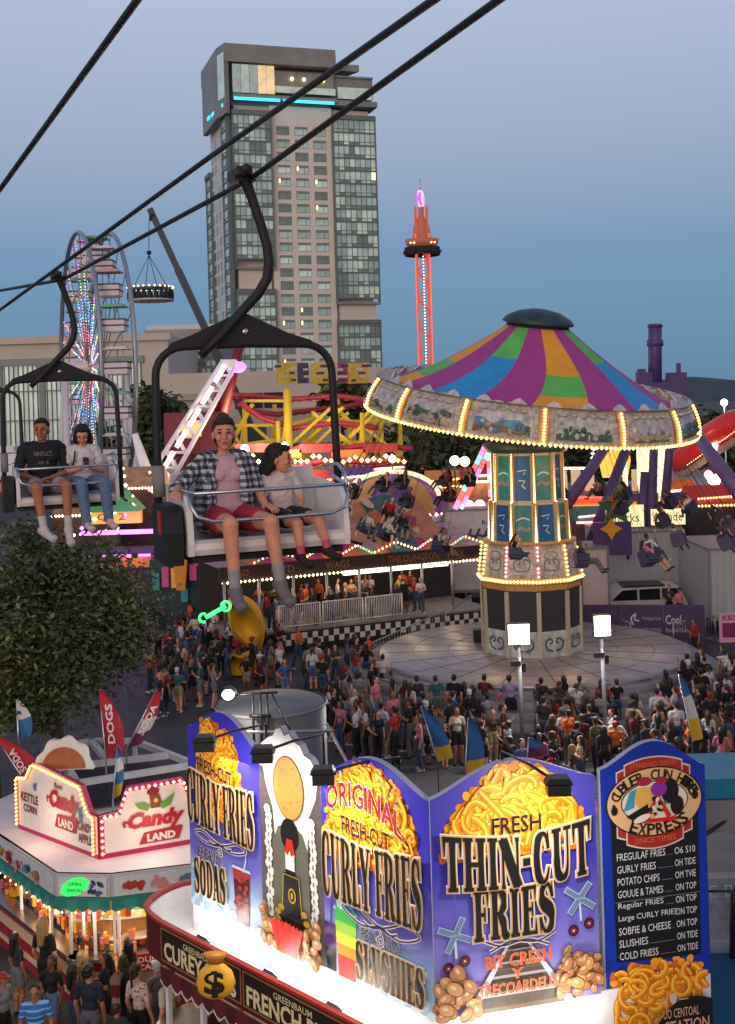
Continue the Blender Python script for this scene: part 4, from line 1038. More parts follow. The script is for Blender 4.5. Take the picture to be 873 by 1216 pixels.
for i, (u0, v0, u1, v1) in enumerate(((432, 800, 530, 752), (365, 815, 435, 800), (535, 750, 560, 732))):
    a, b = G(u0, v0), G(u1, v1)
    railing('queue_railing', 'slanting grey queue railing %s' % ('leading up to the swing deck', 'beside the crowd left of the deck', 'shortest, at the back of the swing deck')[i], a, b, 1.1, 30, GALV, group='grey queue railings')

# yellow curled entrance sign
e = G(292, 792); t = thing('yellow_entrance_shell', 'big yellow curved entrance shell with green neon wrench before it', 'sign', e)
YS = mat('yellow moulded plastic', S(215, 150, 15), .65, var=.12, scale=2)
UP = [(-.35, 2.78), (.05, 2.82), (.42, 2.6), (.66, 2.15), (.74, 1.6), (.68, 1.1), (.55, .85), (.2, 1.02), (-.1, 1.35), (-.35, 1.8)]
LO = [(-.4, .82), (-.05, .72), (.3, .84), (.66, .72), (.64, .42), (.42, .12), (.1, 0), (-.4, 0)]
for nm, pg in (('upper_shell', UP), ('lower_shell', LO)):
    pg = smooth(pg, 5, True); m = MB(); cxx = sum(p[0] for p in pg)/len(pg); czz = sum(p[1] for p in pg)/len(pg)
    lay = [(.0, .78), (-.12, .93), (-.3, 1.0), (-.8, 1.0), (-1.0, .9)]; vs = []; fs = []; L_ = len(pg)
    for y, k_ in lay: vs += [((cxx+(x-cxx)*k_)*1.3, -1.0-y*.9-.9, (czz+(z-czz)*k_)*1.15) for x, z in pg]
    for r_ in range(len(lay)-1):
        for i in range(L_): fs.append((r_*L_+i, r_*L_+(i+1) % L_, (r_+1)*L_+(i+1) % L_, (r_+1)*L_+i))
    fs.append(tuple(range(L_))); m.add(vs, fs, 0, None, True); m.build(nm, YS, t)
m = MB()
M = Matrix.Translation((-.85, -2.3, 2.75)) @ Matrix.Scale(.72, 4) @ Matrix.Rotation(radians(-28), 4, 'Y') @ Matrix.Rotation(pi/2, 4, 'X')
m.tube([(-.7, 0, 0), (.6, 0, 0)], .045, 6, M=M); m.tube([(-.7, .12, 0), (.6, .12, 0)], .06, 6, M=M)
m.tube([(.6+.26*cos(t_a), .06+.26*sin(t_a), 0) for t_a in [-2.6+i*.42 for i in range(13)]], .07, 6, M=M)
m.tube([(-.8+.24*cos(t_a), .1+.24*sin(t_a), 0) for t_a in [.6+i*.4 for i in range(11)]], .07, 6, M=M)
m.build('neon_wrench', GREENB, t)
p = P(230, 690, 57); q9 = random.Random(5); t = thing('arcade_front', 'tall green and orange lit arcade front above the left crowd', 'booth', (p.x, 57, 0))
m = MB(); m.box((0, .5, 1.9), (4.2, 1, 3.8)); m.build('wall', mat('teal night wall', S(25, 50, 55), .6, var=.4, scale=1), t)
m = MB(); m.beam((-1.2, -.2, 4.6), (1.8, -.2, 2.9), .5, .5); m.build('awning_beam', mat('orange beam', S(215, 120, 30), .5), t)
m = MB(); m.tube([(-1.0, -.5, 4.9), (.4, -.5, 4.1)], .06, 6, 0); m.tube([(.4, -.5, 4.1), (1.9, -.5, 3.2)], .06, 6, 1); m.build('neon_tubes', [glow('red neon', (1, .15, .12), 3), glow('white neon', (1, .85, .85), 3)], t)
for i in range(9): MB().box((-1.8+.45*i, -.08, 2.0+q9.random()*1.2), (.32, .16, .3+q9.random()*.7)).build('lit_panel', [mat('teal lit panel', S(30, 90, 100), .5, em=(.05, .5, .5), es=.12), mat('pink lit panel', S(140, 50, 90), .5, em=(1, .1, .4), es=.18), mat('amber lit panel', S(180, 120, 50), .5, em=(1, .5, .1), es=.22)][i % 3], t)
m = MB(); m.box((-1.25, -.3, 4.4), (.5, .5, 1.1)); m.build('green_lamp', glow('green lamp', (.03, .7, .25), 1.6), t)
m = MB(); m.prism([(-.35, 0), (.35, 0), (.2, -1.6), (-.2, -1.6)], 0, .2, 0, Matrix.Translation((-.5, -.6, 4.0)) @ Matrix.Rotation(pi/2, 4, 'X')); m.build('orange_pennant', mat('orange cloth', S(225, 135, 25), .6), t)
m = MB(); m.box((1.0, -.1, 2.3), (.9, .2, 2)); m.build('blue_panel', mat('blue neon panel', S(30, 60, 140), .5, em=(.05, .15, .7), es=.25), t)
# stage under the far lit booth left: yellow sign and violet stage
t = thing('striped_game_booth', 'green roofed booth with yellow sign band and violet stage below the second chair', 'booth', (P(138, 640, 60).x, 60, 0)); fo = Vector((P(138, 640, 60).x, 60, 0))
m = MB(); m.box((0, .6, 2), (4.6, 1.2, 4)); m.build('wall', mat('plum wall', S(60, 35, 70), .6), t)
o = P(138, 614, 59.5)-fo; m = MB(); m.box(o, (2.6, .4, .62)); m.build('sign_band', mat('amber sign band', S(225, 150, 40), .5, em=(1, .5, .08), es=.35), t)
m = MB(); sans(m, 'QI 2', (-.9, -.2, .5, .2), 0, 0); m.build('lettering', BLACK, t, M=Matrix.Translation(o+Vector((0, -.22, 0))) @ Matrix.Rotation(pi/2, 4, 'X'))
m = MB(); m.prism([(-1.3, 0), (1.3, 0), (.1, 1.3), (-.5, 1.3)], 0, 2, 0, Matrix.Translation(o+Vector((0, 1.2, .32))) @ Matrix.Rotation(pi/2, 4, 'X')); m.build('green_roof', mat('green roof cloth', S(50, 140, 70), .6, em=(.05, .5, .1), es=.08), t)
m = MB(); m.box(P(140, 632, 59)-fo, (3.6, .5, .18)); m.box(P(140, 662, 59)-fo, (3.2, .5, .22)); m.build('violet_tube', glow('violet tube', (.8, .25, 1), 1.8), t)
m = MB(); m.box(P(142, 668, 58.5)-fo, (3.4, .3, .5)); m.build('ochre_band', mat('ochre band', S(190, 125, 40), .6), t)
m = MB()
for i in range(30): m.bulb(P(70+rr.random()*115, 555+rr.random()*85, 59)-fo, .07+.06*rr.random(), rr.choice((0, 0, 1, 2)))
m.build('scattered_bulbs', [WARMW, WARM, glow('violet bulb', (.7, .2, 1), 3)], t)
lamp('violet_stage_light', 'POINT', P(145, 640, 57.5), 260, (.7, .25, 1), .4)
booth('small warm lit booth seen between the ferris wheel legs', 60, 132, 590, 612, 64, mat('tan canopy', S(150, 110, 70), .6, var=.4, scale=2), mat('warm wall', S(70, 45, 35), .6, var=.6, scale=1.5), WARMW)
booth('warm lit prize booth right of the ferris wheel foot', 120, 190, 556, 580, 68, mat('cream canopy', S(170, 130, 95), .6, var=.4, scale=2), mat('warm prize wall', S(85, 50, 38), .6, var=.6, scale=1.5), WARMW)

for (lab, u0, u1, vt, vb, d_, c1, c2, lt) in (
    ('purple canopy booth with pale bulbs left of the dome tent', 398, 442, 556, 574, 70, (105, 70, 130), (120, 70, 60), WARMW),
    ('amber canopy booth with bulbs right of the dome tent', 506, 548, 560, 578, 72, (200, 135, 50), (150, 90, 50), WARM),
    ('small crimson canopy booth below the pair of globe lamps', 548, 590, 556, 572, 74, (165, 45, 50), (130, 80, 60), WARMW),
    ('teal canopy booth with pink bulbs behind the swing drum', 684, 726, 604, 620, 64, (45, 120, 115), (90, 60, 80), PINKB),
    ('yellow canopy booth under the golden arch', 690, 745, 578, 592, 70, (215, 165, 50), (160, 95, 50), WARM),
    ('orange canopy booth beside the tube slide', 792, 832, 572, 590, 66, (205, 105, 40), (120, 60, 45), WARMW),
    ('pink canopy booth with bulbs at the foot of the coaster', 440, 482, 548, 562, 76, (190, 70, 110), (140, 80, 50), WARMW),
    ('white canopy booth with warm bulbs behind the near chair', 250, 300, 548, 566, 72, (190, 175, 160), (150, 95, 60), WARM),
    ('red canopy booth behind the child on the near chair', 345, 396, 560, 580, 72, (160, 40, 40), (150, 90, 50), WARM)):
    t, w, zb, zt = booth(lab, u0, u1, vt, vb, d_, mat('canopy '+lab[:9], S(*c1), .6, var=.25, scale=2), mat('stall wall '+lab[:9], S(*c2), .6, var=.5, scale=1.5), lt, n=22, group='small lit booths behind the swing', two=True)
    lamp('booth_light', 'POINT', t.location+Vector((0, -.7, zb-.5)), 45, (1, .66, .35), .25)
# ------------------------------------------------------------------ dome tent, trailers, containers, SUV, banners
t = thing('striped_dome_tent', 'low purple and orange dome tent behind the swing riders', 'tent', (P(465, 600, 66).x, 66, 0)); zt = P(465, 560, 66).z
mm = [mat('purple tent', S(95, 70, 130), .6), mat('orange tent', S(190, 140, 70), .6), mat('violet tent', S(130, 75, 140), .6)]
m = MB()
for k in range(16):
    m.lathe([(3.3*cos(pi/2*i/8), zt-2.2+2.2*sin(pi/2*i/8)) for i in range(9)], 3, k % 3, None, True, 2*pi*k/16, 2*pi*(k+1)/16)
m.build('canopy', mm, t); m = MB()
for k in range(40): a = 2*pi*k/40; m.bulb((3.35*cos(a), 3.35*sin(a), zt-2.25), .11)
m.build('rim_lights', glow('pink white bulb', (1, .6, .75), 4), t); MB().lathe([(3.2, 0), (3.2, zt-2.3)], 24).build('wall', OFFW, t)
m = MB(); m.tube([(2.6*cos(a), -1.6, zt-1.4+1.5*sin(a)) for a in [i*pi/14 for i in range(15)]], .14, 6); m.build('lit_arch', glow('cream arch', (1, .85, .55), 1.0), t)
RIB = mat('ribbed white steel', (.46, .47, .49), .5, var=.08, scale=2); TRI = mat('trailer trim', (.2, .2, .21), .5)
def trailer(name, label, u0, u1, vt, vb, d, dep, m_, cat='trailer', ribs=True, yaw=0, group=None):
    a, b = P(u0, vt, d), P(u1, vt, d); w = b.x-a.x; zt = (a.z+b.z)/2
    t = thing(name, label, cat, ((a.x+b.x)/2, d, 0), radians(yaw), group); z0 = .7
    MB().box((0, dep/2, (zt+z0)/2), (w, dep, zt-z0)).build('body', m_, t)
    q_ = MB()
    if ribs:
        n = int(w/.33)
        for i in range(n+1): q_.box((-w/2+w*i/n, -.02, (zt+z0)/2), (.05, .05, zt-z0-.2))
        q_.build('ribs', m_, t); q_ = MB()
    q_.box((0, dep/2, zt+.03), (w+.12, dep+.12, .1)); q_.box((0, 0, z0), (w, .16, .16)); 
    for s in (-1, 1): q_.box((s*w/2, 0, (zt+z0)/2), (.1, .12, zt-z0))
    q_.build('edge_trim', TRI, t)
    for s in (-.3, .3): MB().lathe([(0, -.12), (.4, -.12), (.42, 0), (.4, .12), (0, .12)], 16, 0, Matrix.Translation((s*w, .4, .42)) @ Matrix.Rotation(pi/2, 4, 'X')).build('wheel', BLACK, t)
    return t, w, zt
t, w, zt = trailer('white_trailer', 'white trailer with dark script lettering left of the swing drum', 474, 524, 615, 690, 66, 3, OFFW, ribs=False)
FL = lambda x, y, z: Matrix(((1, 0, 0, x), (0, 0, -1, y), (0, 1, 0, z), (0, 0, 0, 1)))
m = MB(); sans(m, 'Smith Family', (-w*.42, 0, w*.42, .42), 0, 0, slant=.3); m.build('lettering', BLACK, t, M=FL(0, -.03, zt-1.1))
t, w, zt = trailer('white_trailer', 'white trailer with dark curling stripes directly behind the swing drum', 526, 600, 606, 690, 64, 3, OFFW, ribs=False)
m = MB()
for i in range(6): ribbon(m, smooth([(-w*.3+i*.45, 0), (-w*.22+i*.45, .35), (-w*.12+i*.45, .3), (-w*.05+i*.45, .7)], 4), .13, .002*i, 0)
m.build('painted_stripes', mat('slate stripe', S(70, 75, 90), .6), t, M=FL(0, -.03, zt-1.7)); m = MB(); sans(m, 'Rides', (0, 0, .9, .25), 0, 0); m.build('lettering', BLACK, t, M=FL(.4, -.03, zt-.8))
t, w, zt = trailer('cargo_trailer', 'pinkish white cargo trailer close right of the swing drum', 672, 722, 652, 720, 56, 2.5, mat('pinkish white panel', (.55, .47, .47), .5, var=.1), ribs=False)
m = MB()
for i in range(3): m.box((-w/2+.25+i*.22, -.04, (zt+.7)/2), (.08, .06, zt-.9))
m.build('door_bars', mat('maroon bar', S(70, 45, 50), .5), t)
t, w, zt = trailer('storage_container', 'large white storage container behind the parked SUV', 712, 812, 632, 700, 60, 5, mat('cool white ribbed panel', (.42, .45, .47), .5, var=.1, scale=1), ribs=True, cat='container')
MB().box((-w*.17, -.05, zt-1.0), (.14, .08, .7)).build('door_latch', BLACK, t)
trailer('storage_container', 'ribbed grey container at the right edge beside the purple banner', 842, 920, 652, 730, 54, 5, mat('grey ribbed panel', (.36, .39, .41), .5, var=.1), cat='container')
trailer('storage_container', 'small white container with dark stripes between drum and large container', 664, 708, 622, 660, 66, 3, OFFW, cat='container')
# SUV
p = G(762, 742); t = thing('parked_suv', 'white SUV parked behind the purple banner fence', 'car', (p.x, p.y+1.2, 0))
SW = mat('white car paint', (.55, .56, .58), .3, var=.04)
prof = [(-2.35, .55), (-2.3, 1.0), (-1.55, 1.12), (-.85, 1.72), (1.9, 1.76), (2.25, 1.1), (2.35, .9), (2.3, .5)]
m = MB(); m.prism(prof, -.9, .9, 0, Matrix.Rotation(pi/2, 4, 'X')); m.build('body', SW, t)
CG = mat('dark car glass', (.015, .018, .02), .08)
for pts in ([(-1.35, 1.14), (-.82, 1.62), (-.1, 1.66), (-.1, 1.14)], [(0, 1.14), (0, 1.66), (1.0, 1.68), (1.0, 1.14)], [(1.1, 1.14), (1.1, 1.68), (1.8, 1.68), (2.05, 1.14)]):
    m = MB(); m.prism(pts, -.915, .915, 0, Matrix.Rotation(pi/2, 4, 'X')); m.build('window', CG, t)
for x in (-1.45, 1.45):
    for y in (-.82, .82):
        o = MB().lathe([(0, -.11), (.34, -.12), (.36, 0), (.34, .12), (0, .11)], 20, 0, Matrix.Translation((x, y, .36)) @ Matrix.Rotation(pi/2, 4, 'X')).build('wheel', BLACK, t)
        MB().lathe([(0, -.125), (.2, -.13), (.2, .13), (0, .125)], 14, 0, Matrix.Translation((x, y, .36)) @ Matrix.Rotation(pi/2, 4, 'X')).build('rim', STEEL, o)
MB().box((-2.33, -.6, .85), (.08, .35, .16)).build('headlight', STEEL, t); MB().box((.3, 0, 1.8), (2.0, 1.5, .05)).build('roof_rack', BLACK, t)
# purple banner fence
PB = mat('purple banner vinyl', S(66, 48, 92), .55, var=.18, scale=1)
L, R = P(690, 738, 52.5), P(838, 742, 51.5)
segs = 3
for i in range(segs):
    a, b = L.lerp(R, i/segs), L.lerp(R, (i+1)/segs); a.z = b.z = 0; ex = b-a; w_ = ex.length
    t = thing('banner_fence', ('purple banner fence panel right of the drum, plain', 'purple banner fence panel with white bird logo before the SUV', 'purple banner fence panel reading Coors below the woman in red')[i].replace('Coors', 'Cool'), 'fence', M=frame(a+Vector((0, 0, 0)), ex, (-ex.y, ex.x, 0)), group='purple banner fences')
    MB().box((w_/2, 0, .95), (w_-.03, .03, 1.7)).build('banner', PB, t); q_ = MB()
    for x in (0.02, w_-.02): q_.tube([(x, .05, 0), (x, .05, 1.9)], .03, 6)
    q_.build('posts', GALV, t); q_ = MB()
    if i == 1: ribbon(q_, smooth([(.5, .9), (.4, 1.2), (.6, 1.4), (.55, 1.15), (.75, 1.1)], 4), .07, 0, 0); sans(q_, 'First Niagara Casino', (.9, 1.1, w_-.1, 1.28), 0, 0); sans(q_, 'IT MAKES A WORLD OF PLAY', (.2, .55, w_-.1, .78), 0, 0)
    if i == 2: sans(q_, 'Cool', (.1, .95, .75, 1.35), 0, 0, bold=.02); sans(q_, 'Festival Games', (.1, .6, 1.2, .78), 0, 0)
    if i == 0: sans(q_, 'IT MAKES A', (w_-1.1, .55, w_-.1, .75), 0, 0)
    q_.build('lettering', mat('banner white print', S(190, 185, 205), .6), t, M=FL(0, -.02, 0))
p = P(868, 745, 50); t = thing('pink_sign', 'magenta framed sign at the right edge on the purple fence', 'sign', p); 
m = MB(); m.box((0, 0, 0), (1.0, .08, 1.25)); m.box((0, -.05, -.1), (.74, .05, .6), 1); m.build('panel', [mat('pale pink frame', S(205, 150, 175), .5), mat('magenta face', S(120, 25, 85), .5)], t)
m = MB(); sans(m, 'KIDS', (-.35, .32, .35, .52), 0, 0, .02); m.build('lettering', mat('magenta letters', S(120, 25, 85), .5), t, M=FL(0, -.05, 0)); MB().tube([(0, .1, .5), (0, .1, -p.z)], .04, 6).build('post', GALV, t)

# crowd barriers in front of the deck
bp = [(428, 838), (470, 846), (520, 852), (570, 854), (622, 856), (676, 855), (728, 850), (778, 842)]
for i in range(len(bp)-1):
    a, b = G(*bp[i]), G(*bp[i+1])
    railing('crowd_barrier', 'grey steel crowd barrier before the swing deck, %s' % ('leftmost', 'second from the left', 'left of the pink child', 'behind the left lamp pole', 'between the two lamp poles', 'behind the right lamp pole', 'rightmost')[i], a, a.lerp(b, .97), 1.1, 16, GALV, 'barrier', 'crowd barriers round the swing deck')
for i, (a, b) in enumerate((((690, 745), (750, 770)), ((800, 770), (850, 760)))):
    railing('crowd_barrier', 'grey barrier at the back right of the deck, %s' % ('nearer the drum' if i == 0 else 'beside the woman in red'), G(*a), G(*b), 1.1, 16, GALV, 'barrier', 'crowd barriers round the swing deck')

# floodlight poles
for i, (u, v, vb, w_, col) in enumerate(((619, 752, 908, .66, (1, .96, .84)), (718, 742, 906, .5, (1, .9, .95)))):
    bq = G(u+3, vb); h = P(u, v, bq.y).z
    t = thing('floodlight_pole', ('broad warm white' if i == 0 else 'narrow pinkish') + ' floodlight box on a grey pole before the swing deck', 'floodlight', bq, 0, 'floodlight poles')
    m = MB(); m.tube([(0, 0, 0), (-.05, 0, h-.3)], .065, 8); m.build('pole', GALV, t)
    m = MB(); m.box((-.05, 0, h), (w_, .3, .62)); m.build('lamp_housing', BLACK, t)
    MB().box((-.05, -.16, h), (w_*.94, .04, .58)).build('lamp_face', glow('flood lens %d' % i, col, 22), t)
    m = MB(); m.box((-.15, 0, h-.9), (.3, .15, .15)); m.box((.05, .1, h-1.05), (.2, .2, .25)); m.build('bracket', BLACK, t)
    MB().lathe([(0, .12), (.35, .1), (.4, 0)], 16).build('base', DARK, t)
    lamp('floodlight_beam', 'AREA', bq+Vector((-.05, -.22, h)), 420, col, w_, to=bq+Vector((-.5, -9, 0)), sy=.55)
    lamp('floodlight_spill', 'POINT', bq+Vector((-.05, .35, h)), 90, col, .25)
# ------------------------------------------------------------------ curly fries stand: printed boards on a white trailer roof
ZB = 3.2
A_, B_, C_ = G(228, 1072, ZB), G(517, 1212, ZB), G(714, 1180, ZB)
d1 = (B_-A_); L1 = d1.length; d1.normalize(); n1 = Vector((d1.y, -d1.x, 0))
d2 = (C_-B_); L2 = d2.length; d2.normalize(); n2 = Vector((d2.y, -d2.x, 0))
fs_ = thing('fries_stand', 'curly fries trailer with tall blue picture boards lit from below', 'food stand', (B_.x, B_.y, 0)); fo = Vector((B_.x, B_.y, 0))
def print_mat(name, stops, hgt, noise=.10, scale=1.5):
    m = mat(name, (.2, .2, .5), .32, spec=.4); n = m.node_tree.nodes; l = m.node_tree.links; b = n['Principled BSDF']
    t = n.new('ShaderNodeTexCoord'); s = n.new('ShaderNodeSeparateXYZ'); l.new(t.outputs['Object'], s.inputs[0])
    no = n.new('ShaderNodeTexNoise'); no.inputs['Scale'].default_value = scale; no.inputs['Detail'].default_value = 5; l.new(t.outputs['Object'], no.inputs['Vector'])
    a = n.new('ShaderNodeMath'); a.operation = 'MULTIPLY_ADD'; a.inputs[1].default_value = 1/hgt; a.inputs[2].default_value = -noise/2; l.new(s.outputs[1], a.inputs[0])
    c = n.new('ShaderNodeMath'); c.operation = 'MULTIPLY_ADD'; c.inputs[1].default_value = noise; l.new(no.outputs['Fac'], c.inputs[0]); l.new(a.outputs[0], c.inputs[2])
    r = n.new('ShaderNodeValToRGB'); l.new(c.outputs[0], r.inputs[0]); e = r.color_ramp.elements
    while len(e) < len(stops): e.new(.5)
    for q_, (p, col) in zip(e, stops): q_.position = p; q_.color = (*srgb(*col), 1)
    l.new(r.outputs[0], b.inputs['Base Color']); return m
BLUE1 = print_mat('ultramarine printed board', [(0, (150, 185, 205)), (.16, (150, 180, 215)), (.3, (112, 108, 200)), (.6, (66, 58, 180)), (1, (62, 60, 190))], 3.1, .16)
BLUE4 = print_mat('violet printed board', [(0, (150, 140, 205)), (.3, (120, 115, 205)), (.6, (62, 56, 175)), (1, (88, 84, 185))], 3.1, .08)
INK = mat('black lettering ink', (.012, .011, .012), .4); GLD = mat('gold outline ink', S(214, 170, 110), .45); CRM = mat('cream outline ink', S(238, 225, 205), .45)
FR = [mat('fry brown edge', S(205, 110, 14), .5), mat('fry orange', S(236, 138, 12), .45), mat('fry amber', S(248, 166, 22), .45), mat('fry pale', S(255, 208, 82), .4), mat('fry gold', S(242, 150, 14), .45)]
def board(name, o, ex, w, corners, peak, m_, nz=.10, label=None, shape=None, y0=0):
    """sheet with an arched top; returns its mesh object (local x along, y up, z out)"""
    M = frame(Vector(o)-fo, ex, (0, 0, 1)); p = MB()
    if shape is None:
        n = 18; shape = [(0, y0), (w, y0)]
        for i in range(n+1):
            t = 1-i/n; shape.append((w*t, corners[0]*(1-t)+corners[1]*t+(peak-(corners[0]*(1-t)+corners[1]*t))*sin(pi*t)**1.4))
    p.prism(shape, -nz, 0, 0, None, 1)
    b = p.build(name, [m_, mat('pale board edge', S(170, 170, 185), .5)], fs_, M=M)
    if label: b['label'] = label
    return b
def fry_pile(name, parent, inside, n, seed, wid=.07, big=(.10, .26), cols=(1, 2, 4, 2), z0=.004, box=(0, 0, 2, 3), straight=.2):
    q_ = random.Random(seed); m = MB(); z = z0+.006; k = 0; tries = 0; dz = .045/n
    while k < n*3 and tries < n*90:
        tries += 1; x, y = q_.uniform(box[0], box[2]), q_.uniform(box[1], box[3])
        if inside(x, y): disc(m, (x, y), wid*.9, wid*.7, z0+k*1.5e-5, q_.choice((0, 0, 2, 1)), 8, q_.random()*3); k += 1
    k = tries = 0
    while k < n and tries < n*60:
        tries += 1
        x, y = q_.uniform(box[0], box[2]), q_.uniform(box[1], box[3])
        if not inside(x, y): continue
        if q_.random() < straight:
            a = q_.uniform(0, pi); L = q_.uniform(.28, .6); c = q_.uniform(-.14, .14)
            pts = [(x+cos(a)*L*(t-.5)-sin(a)*c*sin(pi*t), y+sin(a)*L*(t-.5)+cos(a)*c*sin(pi*t)) for t in [i/9 for i in range(10)]]
        else:
            R = q_.uniform(*big); a = q_.uniform(0, 2*pi); sw_ = q_.uniform(2.2, 5.6); e = q_.uniform(.6, 1.0); ph = q_.uniform(0, pi); pts = []
            for i in range(20):
                th = a+sw_*i/19; r = R*(1-.25*i/19); u_, v_ = r*cos(th), r*e*sin(th)
                pts.append((x+u_*cos(ph)-v_*sin(ph), y+u_*sin(ph)+v_*cos(ph)))
        if not all(inside(px, py) for px, py in pts): 
            if q_.random() < .85: continue
            if any(not inside(px*.9+x*.1, py*.9+y*.1) for px, py in pts): continue
        w = wid*q_.uniform(.75, 1.25); n_ = len(pts); W = [w*(.8+.2*sin(pi*i/(n_-1))) for i in range(n_)]; c = q_.choice(cols)
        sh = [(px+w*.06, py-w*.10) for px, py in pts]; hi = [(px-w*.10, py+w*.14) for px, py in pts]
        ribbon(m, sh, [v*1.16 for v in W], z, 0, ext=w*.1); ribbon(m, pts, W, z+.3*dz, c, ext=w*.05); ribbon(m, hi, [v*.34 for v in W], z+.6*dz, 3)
        z += dz; k += 1
    return m.build(name, FR, parent)
def dome(cx, cy, rx, ry, base):
    return lambda x, y: y > base and ((x-cx)/rx)**2+((y-cy)/ry)**2 < 1
LOWER = [mat('glass ice blue', S(190, 215, 225), .4), mat('soda dark red', S(95, 30, 40), .35), mat('soda red', S(165, 60, 60), .35)]
# board 1
w1 = L1*.345
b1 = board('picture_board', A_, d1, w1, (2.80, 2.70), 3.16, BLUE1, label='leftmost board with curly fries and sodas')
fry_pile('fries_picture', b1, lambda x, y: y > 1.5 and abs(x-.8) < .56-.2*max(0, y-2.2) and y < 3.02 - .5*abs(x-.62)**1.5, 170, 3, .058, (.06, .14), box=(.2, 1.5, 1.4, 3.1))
m = MB(); sans(m, 'FRESH-CUT', (.36, 2.16, 1.22, 2.36), .075, 0, .012, warp=lambda x, y: (x, y-.1*(x-.8)), edge=.016, emi=1)
west(m, 'CURLY FRIES', (.06, 1.32, w1-.06, 2.08), .085, 0, .013, 1, warp=lambda x, y: (x, 1.32+(y-1.32)*(1+.12*abs(x-.85)/.85)-.05*(x-.8)), e2=.024, emi2=2)
sans(m, 'BR EAUS', (.28, .82, .78, 1.0), .042, 0, .0, edge=.02, emi=2)
west(m, 'SODAS', (.16, .24, .98, .8), .062, 0, .012, 1, e2=.022, emi2=2); m.build('lettering', [INK, GLD, CRM], b1)
def flourish(par, cx, cy, w, h):
    m = MB()
    for s_ in (1, -1):
        pts = smooth([(cx, cy), (cx+s_*w*.25, cy-h*.2), (cx+s_*w*.5, cy+h*.15), (cx+s_*w*.34, cy+h*.42), (cx+s_*w*.12, cy+h*.1), (cx-s_*w*.1, cy-h*.15), (cx-s_*w*.22, cy-h*.05)], 7)
        ribbon(m, pts, .052, .044+.002*s_, 0); ribbon(m, pts, .022, .05+.002*s_, 1)
    pts = smooth([(cx, cy-h*.1), (cx+.06, cy-h*.5), (cx, cy-h*.62), (cx-.05, cy-h*.45), (cx+.02, cy-h*.3)], 6)
    ribbon(m, pts, .045, .055, 0); ribbon(m, pts, .018, .058, 1); m.build('flourish', [CRM, mat('indigo line', S(45, 30, 90), .5)], par)
flourish(b1, .85, 1.14, 1.3, .26)
def cup(m, x, y, w0, w1_, h, z, bands, rim):
    n = len(bands)
    for i, c in enumerate(bands):
        t0, t1 = i/n, (i+1)/n; a, b = w0+(w1_-w0)*t0, w0+(w1_-w0)*t1
        poly(m, [(x-a/2, y+h*t0), (x+a/2, y+h*t0), (x+b/2, y+h*t1), (x-b/2, y+h*t1)], z, c)
    poly(m, [(x-w1_*.56, y+h), (x+w1_*.56, y+h), (x+w1_*.5, y+h*1.05), (x-w1_*.5, y+h*1.05)], z+.001, rim)
m = MB(); cup(m, 1.32, .06, .3, .42, .8, .012, [1, 2, 1, 1, 2], 0)
q_ = random.Random(2)
for i in range(16): disc(m, (1.32+q_.uniform(-.16, .16), .15+q_.uniform(0, .6)), .05, .04, .014+.0005*i, q_.choice((1, 2, 2)), 7, q_.random())
for i in range(30): disc(m, (q_.uniform(.02, w1-.05), q_.uniform(.02, .2)+(.5 if i % 5 == 0 else 0)), .09, .05, .004+.0003*i, 0, 8, q_.random())
ribbon(m, smooth([(1.38, .85), (1.45, 1.1), (1.3, 1.3)], 4), .03, .02, 0); m.build('soda_picture', LOWER, b1)
# board 2, the smoke cutout with locomotive front (the mascot's face is left out: a plain potato)
o2 = A_+d1*w1; w2 = L1*.262
shape = [(0, 0), (w2, 0), (w2, 2.2), (w2-.02, 2.72), (w2-.10, 2.74), (w2-.2, 2.86), (w2-.34, 2.9), (w2-.42, 3.02), (w2-.55, 3.05), (w2-.66, 3.16), (w2-.76, 3.1), (w2-.84, 3.2), (w2-.95, 3.17), (w2-1.02, 3.06), (w2-1.12, 3.02), (.08, 2.9), (.12, 2.7), (0, 2.55)]
SMK = mat('white printed smoke', S(225, 228, 224), .5, var=.10, scale=2.5)
b2 = board('smoke_board', o2, d1, w2, None, None, mat('brown printed brick', S(88, 78, 76), .6, var=.3, scale=9), shape=shape, label='white smoke cutout board with black locomotive')
m = MB(); cx = w2*.5
poly(m, [(.1, 2.55)]+shape[3:16][::1][::-1][:0]+[(.02, 2.56), (.10, 2.70), (.07, 2.88), (w2-1.12, 3.0), (w2-1.02, 3.04), (w2-.95, 3.15), (w2-.84, 3.18), (w2-.76, 3.08), (w2-.66, 3.14), (w2-.55, 3.03), (w2-.42, 3.0), (w2-.34, 2.88), (w2-.2, 2.84), (w2-.1, 2.72), (w2-.03, 2.70), (w2-.12, 2.3), (w2-.28, 2.0), (w2-.32, 1.5), (cx, 1.3), (.35, 1.5), (.3, 2.0), (.16, 2.3)], .006, 0)
q_ = random.Random(9)
for s_ in (0, 1):      # ragged white smoke edges down both sides of the tunnel
    for i in range(16): disc(m, ((.2 if s_ == 0 else w2-.2)+q_.uniform(-.03, .03), .45+i*.1), .075, .07, .008+.0004*i, 0, 8)
    pts = smooth([(.2 if s_ == 0 else w2-.2, .4), (.16 if s_ == 0 else w2-.16, 1.0), (.22 if s_ == 0 else w2-.22, 1.7)], 5)
    for i in range(12): disc(m, ((.2 if s_ == 0 else w2-.2), .5+i*.12), .02, .04, .018, 4, 6)
poly(m, [(.28, .35), (w2-.28, .35), (w2-.3, 1.5), (w2-.42, 1.75), (cx, 1.85), (.42, 1.75), (.3, 1.5)], .016, 1)
